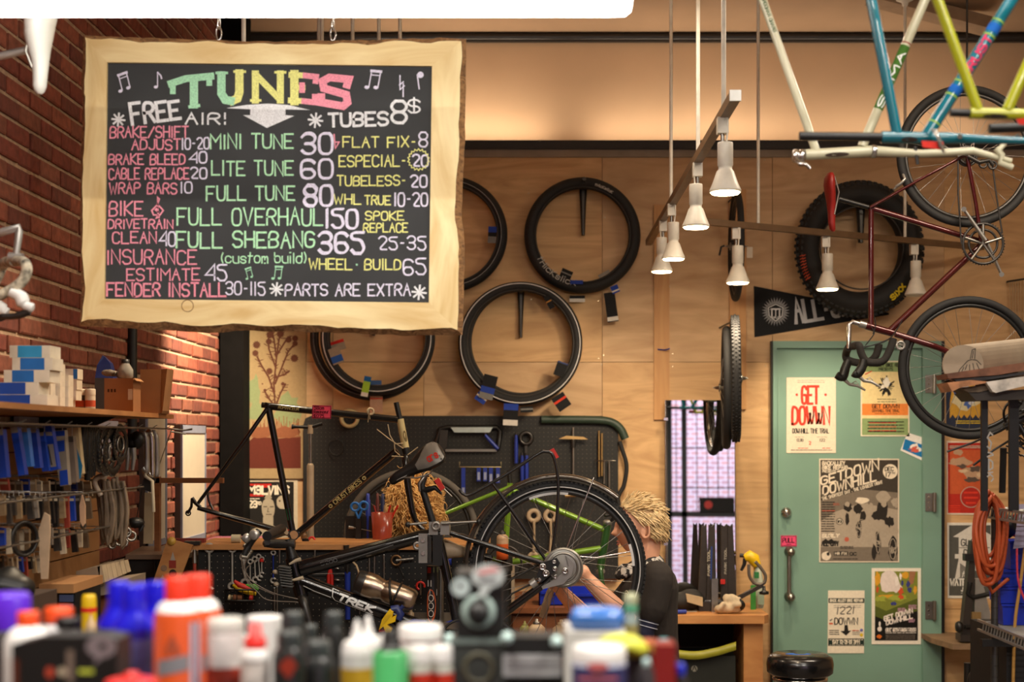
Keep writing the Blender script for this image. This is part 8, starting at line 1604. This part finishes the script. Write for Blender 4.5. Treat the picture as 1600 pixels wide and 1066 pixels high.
fg(44,1.86,'white bottle with an orange cap left of the black display box',[('cap',ORC,[(0,955),(16,956),(17,960),(17,978)]),('body',WH,[(18,978),(28,986),(36,1002),(37,1030),(37,B_)])]);fg(92,2.1,'white bottle with a broad orange cap behind the black display box',[('cap',ORC,[(0,948),(20,949),(22,953),(22,972)]),('body',WH,[(20,972),(26,984),(30,1000),(30,B_)])]);fg(106,1.95,'short bottle with a black knob cap behind the black display box',[('cap',BLACK,[(0,964),(17,965),(19,970),(17,982),(10,984)]),('body',M('body_grey',(150,148,140),.4),[(12,984),(16,992),(18,1000),(18,B_)])])
Yb=1.72;t=thing('display_box','black display box with a grey speech-bubble sticker in the left foreground','box',(SX(95,Yb),Yb,zF));f_=FR(Yb-.0006)
z0=CY-(zF-H)*F/Yb;MB().pprism([(18,1008),(18,z0),(185,z0),(183,1000),(160,995),(70,995),(50,1000)],Yb,.06).part('box',M('box_black',(22,22,22),.5),t);q=MB();q.sheet(f_,disc(158,1011,24,18));q.sheet(f_,[(152,1024),(164,1026),(146,1040)]);o=q.part('bubble_sticker',ink((132,124,128)),t);q=MB();q.sheet(FR(Yb-.0009),disc(160,1010,6,5));q.part('sticker_print',INK,o)
for nm,c_,s_ in[('cross_print',(128,112,100),rect(104,1016,115,1066)),('red_dot',(190,76,54),disc(78,1051,7,9)),('cream_dot',(190,176,150),disc(97,1050,7,7)),('lime_bar',(206,220,80),rect(123,1046,146,1053)),('brown_strip',(96,46,30),rect(18,1030,29,1090))]:q=MB();q.sheet(f_,s_);q.part(nm,ink(c_),t)
fg(139,3.0,'yellow spray can with a red band standing farther back on the front counter',[('cap',M('can_yellow',(226,186,26),.4),[(0,928),(9,929),(11,934),(11.5,945)]),('body',M('can_yellow'),[(11.5,945),(11.8,960),(12,B_)]),('red_band',REDC,[(12.1,949),(12.1,956)])]);fg(142,2.9,'little cream dropper bottle in front of the yellow can',[('tip',RED,[(0,957),(2,961)]),('body',M('oil_cream'),[(2,961),(3,968),(7,974),(7,B_)])])
for px,Y,yt,lab in[(186,2.02,908,'leftmost blue-capped blue spray bottle'),(208,1.93,913,'second blue-capped spray bottle, nearest of the blue ones'),(226,2.12,910,'third blue-capped spray bottle, behind the second'),(245,2.04,908,'rightmost blue-capped spray bottle beside the orange cans')]:fg(px,Y,lab,[('cap',BLUC,[(0,yt),(15,yt+1),(17,yt+5),(17,yt+38)]),('shoulder',BLUC,[(18,yt+38),(20,yt+48),(31,yt+62),(32,yt+70)]),('body',M('bottle_blue',(30,26,150),.3),[(32,yt+70),(32,B_)]),('label',M('label_indigo',(70,70,120),.4,var=.7,scale=26),[(32.3,yt+84),(32.3,yt+136)])])
OB=M('can_orange',(224,92,42),.35)
for px,Y,yt,lab in[(278,1.88,901,'front orange spray can with a red-orange cap'),(309,2.04,897,'rear orange spray can with a red-orange cap, right of the front one')]:
 t=fg(px,Y,lab,[('cap',M('cap_red_orange',(232,58,34),.4),[(0,yt),(18,yt+.5),(20,yt+3),(20,yt+38)]),('shoulder',WH,[(22,yt+38),(30,yt+44),(34,yt+54)]),('body',OB,[(34.5,yt+54),(37,yt+64),(37,B_)])])
 c0=P(px,0,Y);rr=37.4*mpp(Y);cylf=lambda u,v,c0=c0,rr=rr,Y=Y:V((c0.x+rr*math.sin(u),Y-rr*math.cos(u),H+(CY-v)/F*Y))
 q=MB();q.add([cylf(-.7+1.4*i/8,y-10*(i/8))for i in range(9)for y in(1028,1052)],[(2*i,2*i+1,2*i+3,2*i+2)for i in range(8)],True);q.part('grey_label',ink((140,140,146)),t);q=MB();q.add([cylf(u,v)for u,v in((-.3,1012),(0,985),(.35,1012),(.2,1020),(-.2,1020))],[(0,1,2,3,4)]);q.part('shield_print',ink((170,84,60)),t)
 for j,(u0,u1,c_)in enumerate([(.75,.95,(190,190,206)),(.95,1.1,(150,60,80)),(1.1,1.35,(190,190,206))]):q=MB();q.add([cylf(u0+(u1-u0)*i/3,y)for i in range(4)for y in(970,1130)],[(2*i,2*i+1,2*i+3,2*i+2)for i in range(3)],True);q.part('side_stripe',ink(c_),t)
fg(206,1.66,'short jar with a wide red lid at the bottom left of the orange cans',[('nozzle',REDC,[(0,1050),(10,1051),(12,1062)]),('lid',REDC,[(36,1062),(40,1064),(40,1080)]),('body',LW,[(38,1080),(38,B_)])])
fg(353,1.9,'white tub with a grey lid and a red-bottomed label right of the orange cans',[('lid',M('lid_grey',(196,196,190),.4),[(0,965),(26,966),(29,970),(29,986)]),('body',M('tub_white_print',(200,196,194),.4,var=.35,scale=24),[(28,986),(30,992),(30,1040)]),('red_label',M('label_red_print',(150,50,34),.4,var=.6,scale=26),[(30.2,1040),(30.2,B_)])])
fg(413,2.2,'plain white beaker behind the red-nozzle bottle',[('body',WH,[(22,962),(27,963),(27,968),(25,B_)])])
fg(399,1.85,'white bottle with a red cone nozzle',[('nozzle',REDC,[(0,973),(8,974),(10,993),(17,998),(17,1012)]),('shoulder',WH,[(18,1014),(23,1020),(23,1030)]),('body',M('label_small_print',(196,190,184),.4,var=.5,scale=30),[(22,1031),(22.5,B_)])]);fg(383,2.0,'small bottle with a pale ball cap between the tub and the red nozzle',[('cap',M('cap_pale',(196,226,224),.3),[(0,990),(5,992),(6,997),(5,1001)]),('body',WH,[(7,1001),(8,B_)])])
BK2,BCAP=M('bottle_black',(34,36,36),.3),M('cap_black_green',(50,56,56),.35)
for px,Y,yt,w_,lab in[(458,2.1,955,20,'black ribbed-cap bottle behind the first black one'),(452,1.85,985,24,'front black bottle with a red motif label'),(496,1.9,1000,26,'broad black bottle right of the red motif one'),(521,2.15,955,18,'tall black-capped bottle left of the white glue tips'),(485,2.25,975,14,'narrow black bottle at the rear of the black group')]:
 m_=fg(px,Y,lab,[('cap',BCAP,[(0,yt),(w_*.75,yt+1),(w_*.8,yt+8),(w_*.8,yt+24)]),('body',BK2,[(w_*.7,yt+24),(w_,yt+34),(w_*1.04,yt+46),(w_*1.04,B_)])])
 if px==452:MB().sheet(lambda u,v:P(u,v,Y-w_*1.06*mpp(Y)),BLOB(449,1042,13,14,.35)).part('red_motif',ink((150,52,36)),m_)
 if px==496:MB().lathe([(w_*1.06*mpp(Y),zF-zF+.02),(w_*1.06*mpp(Y),.055)],(SX(px,Y),Y,zF),(0,0,1),24).part('red_band',ink((130,34,30)),m_)
for px,Y,yt,lab in[(558,1.92,968,'left white glue bottle with a pointed white tip'),(575,2.0,962,'right white glue bottle with a pointed white tip')]:fg(px,Y,lab,[('tip',WH,[(0,yt),(3,yt+2),(5,yt+12),(10,yt+30),(12,yt+34)]),('shoulder',WH,[(20,yt+34),(24,yt+44),(24,yt+54)]),('body',M('bottle_pale',(206,206,204),.3),[(25,yt+55),(25,B_)]),('yellow_label',M('label_yellow',(196,156,40),.4,var=.3,scale=22),[(25.4,yt+74),(25.4,yt+110)])])
fg(610,1.84,'green bottle with a black cap in the foreground centre',[('cap',BLACK,[(0,984),(11,985),(13,988),(13,1008),(20,1014)]),('body',M('bottle_green',(66,158,92),.35,var=.25,scale=14),[(22,1016),(28,1022),(28,B_)])]);fg(657,2.1,'white jar with a broad white lid behind the red-labelled pair',[('lid',WH,[(0,975),(31,976),(34,981),(34,998)]),('pink_line',ink((196,120,140)),[(32,998),(32,1001)]),('body',WH,[(31,1001),(33,1008),(33,B_)])])
for px,Y,lab in[(656,1.85,'left white-capped bottle with a red label'),(690,1.87,'right white-capped bottle with a red label')]:fg(px,Y,lab,[('cap',WH,[(0,1008),(15,1009),(17,1013),(17,1034)]),('neck',M('body_pale_grey',(190,192,182),.4),[(16,1034),(18,1050)]),('red_label',M('label_red',(200,52,30),.4),[(18.4,1051),(18.4,1085)]),('body',WH,[(18,1086),(18,B_)])])
fg(703,2.05,'small pale-capped bottle beside the black camera-like device',[('cap',M('cap_pale'),[(0,990),(8,992),(9,1000),(8,1006)]),('body',WH,[(10,1006),(12,B_)])]);fg(600,2.1,'white dropper bottle behind the green bottle',[('tip',WH,[(0,985),(4,990),(10,1000)]),('body',WH,[(13,1004),(14,B_)])])
Yd=1.9;t=thing('dial_device','black upright device with a grey ring dial and round white stickers','device',(SX(746,Yd),Yd,zF));zb_=CY-(zF-H)*F/Yd;dk=M('device_black',(24,25,25),.45);dg=M('device_grey',(56,60,58),.4);MB().pbox(712,896,788,1002,Yd,.09).part('upper_block',dk,t);MB().pbox(703,1002,790,zb_,Yd-.01,.11).part('lower_block',dg,t);o=MB().torus(P(748,956,Yd),(0,-1,0),21*mpp(Yd),5.5*mpp(Yd),32,8,sq=.8).part('dial_ring',M('ring_pale',(176,200,194),.35),t);MB().lathe([(0,0),(17*mpp(Yd),0),(17*mpp(Yd),.02),(0,.021)],P(748,958,Yd),(0,-1,0),28).part('dial_knob',dk,t);MB().torus(P(748,1045,Yd-.01),(0,-1,0),22*mpp(Yd),4*mpp(Yd),32,8,sq=.5).part('lower_ring',M('ring_dark',(84,82,66),.4),t)
MB().pprism(disc(720,918,14,14),Yd-.004,.006).part('round_sticker',ink((196,214,214)),t);so=COL.objects[-1];MB().sheet(FR(Yd-.0046),disc(719,915,4,4)).part('sticker_dot',ink((60,40,56)),so);MB().pprism(disc(762,901,25,18)[:17]+[(752,917),(746,934),(757,932),(768,918)]+disc(762,901,25,18)[17:],Yd-.006,.006).part('bubble_sticker',ink((204,214,214)),t);so=COL.objects[-1];MB().sheet(FR(Yd-.0066),[(745,893),(772,886),(782,892),(750,899)]).part('pink_print',ink((226,150,150)),so)
q=MB();GREEK(748,902,776,912,2,2)(q,FR(Yd-.0068));q.part('print',ink((90,90,100)),so,kind='stuff');MB().pbox(703,999,790,1006,Yd-.012,.004).part('pale_edge',M('edge_pale',(120,136,132),.4),t)
Yd=1.88;t=thing('card_box','black box with a pale printed panel right of the black device','box',(SX(834,Yd),Yd,zF));zb_=CY-(zF-H)*F/Yd;MB().pbox(789,996,880,zb_,Yd,.06).part('box',dk,t);MB().pbox(786,1024,878,1057,Yd-.004,.004).part('pale_panel',M('panel_pale',(170,172,174),.4,var=.2,scale=12),t);q=MB();GREEK(792,1030,872,1050,2,3)(q,FR(Yd-.0046));q.part('panel_print',ink((130,130,134)),t,kind='stuff')
for px,py,lab in[(792,997,'pale round knob at the left top of the black box'),(870,1003,'pale round knob at the right top of the black box')]:MB().ell(P(px,py,Yd-.012),(.008,.008,.008),12,8).part('knob',M('cap_pale'),t)
Yd=2.1;t=thing('blue_pouch','shiny blue cushion-like pouch lying on a white box','pouch',P(932,992,Yd));m=MB();secs=[]
for i in range(13):
 u=i/12;x=888+90*u;w_=math.sin(PI*min(1,max(0,u))*1)**.14;secs.append([P(x,968+23*w_*math.sin(a)+(2 if i%12==0 else 0),Yd+.045*w_*math.cos(a))for a in(2*PI*k/14 for k in range(14))])
m.loft(secs);m.part('pouch',M('pouch_blue',(66,122,204),.25,var=.3,scale=9,coat=.5),t)
yb2=CY-(zF-H)*F/2.05;MB().pbox(884,988,978,yb2,2.05,.12).thing('white_box',LW,'white box under the blue pouch','box')
fg(936,1.78,'navy jar with a bright white lid at the lower right of the foreground',[('lid',WH,[(0,1007),(38,1008),(42,1013),(42,1032)]),('shoulder',M('jar_lilac',(190,196,220),.3),[(41,1032),(43,1038)]),('body',M('jar_navy',(54,58,108),.35),[(43,1038),(43,B_)])],'jar','jar',None,32)
q=MB();Yj=1.78-43.5*mpp(1.78);f_=FR(Yj-.001);q.sheet(f_,disc(934,1042,17,7));o=q.part('red_label',ink((206,110,110)),bpy.data.objects['jar']);q=MB();GREEK(905,1056,965,1066,1,5)(q,f_);q.part('lettering',ink((206,110,110)),bpy.data.objects['jar'],kind='stuff')
fg(986,2.15,'slim green spray bottle with a tan nozzle beside the blue pouch',[('nozzle',M('nozzle_tan',(172,176,140),.4),[(0,926),(9,928),(11,934),(10,944)]),('collar',M('collar_green',(86,156,120),.4),[(10,944),(11,955)]),('neck',M('neck_grey',(150,166,160),.4),[(9,955),(11,975)]),('body',M('body_tan',(150,140,84),.4),[(11,976),(12,B_)])],n=18)
Yd=1.95;t=thing('yellow_pouch','bulging yellow-green pouch over the dark jars','pouch',P(974,1026,Yd));m=MB();m.ell(P(970,1008,Yd),(.034,.035,.016),20,12);m.ell(P(992,1014,Yd),(.020,.03,.013),16,10);o=m.part('pouch',M('pouch_yellow',(196,200,60),.4),t);remesh(o,.004,3);MB().pbox(950,1018,1010,CY-(zF-H)*F/Yd,Yd-.01,.05).thing('dark_tin',LD,'dark tin under the yellow-green pouch','tin')
Yd=1.86;MB().pbox(1022,1008,1056,CY-(zF-H)*F/Yd,Yd,.05).thing('red_carton',M('carton_red',(134,26,22),.4),'dark red carton at the right end of the foreground row','box');fg(1014,2.0,'orange-brown capped bottle left of the dark red carton',[('cap',M('cap_rust',(186,90,50),.4),[(0,999),(14,1000),(16,1004),(16,1014)]),('body',LD,[(15,1014),(18,1024),(18,B_)])]);fg(1037,2.1,'bottle with a turquoise cap behind the dark red carton',[('cap',M('cap_turquoise',(60,170,180),.3),[(0,997),(7,998),(9,1003),(9,1010)]),('body',WH,[(10,1010),(12,B_)])]);fg(1062,1.9,'bottle with a round blue cap right of the dark red carton',[('cap',M('cap_royal',(30,50,200),.3),[(0,1035),(7,1037),(9,1045),(8,1055)]),('body',LD,[(10,1056),(14,1066),(14,B_)])]);fg(1010,1.8,'bottle with a pale ball cap in front of the yellow-green pouch',[('cap',M('cap_pale'),[(0,1028),(5,1030),(6,1035),(5,1040)]),('body',LD,[(9,1041),(14,1056),(14,B_)])]);fg(516,2.4,'low jar with a white lid far back behind the black bottles',[('lid',WH,[(0,990),(13,991),(14,998)]),('body',M('jar_maroon',(96,30,30),.4),[(13,998),(14,B_)])])
unbase()
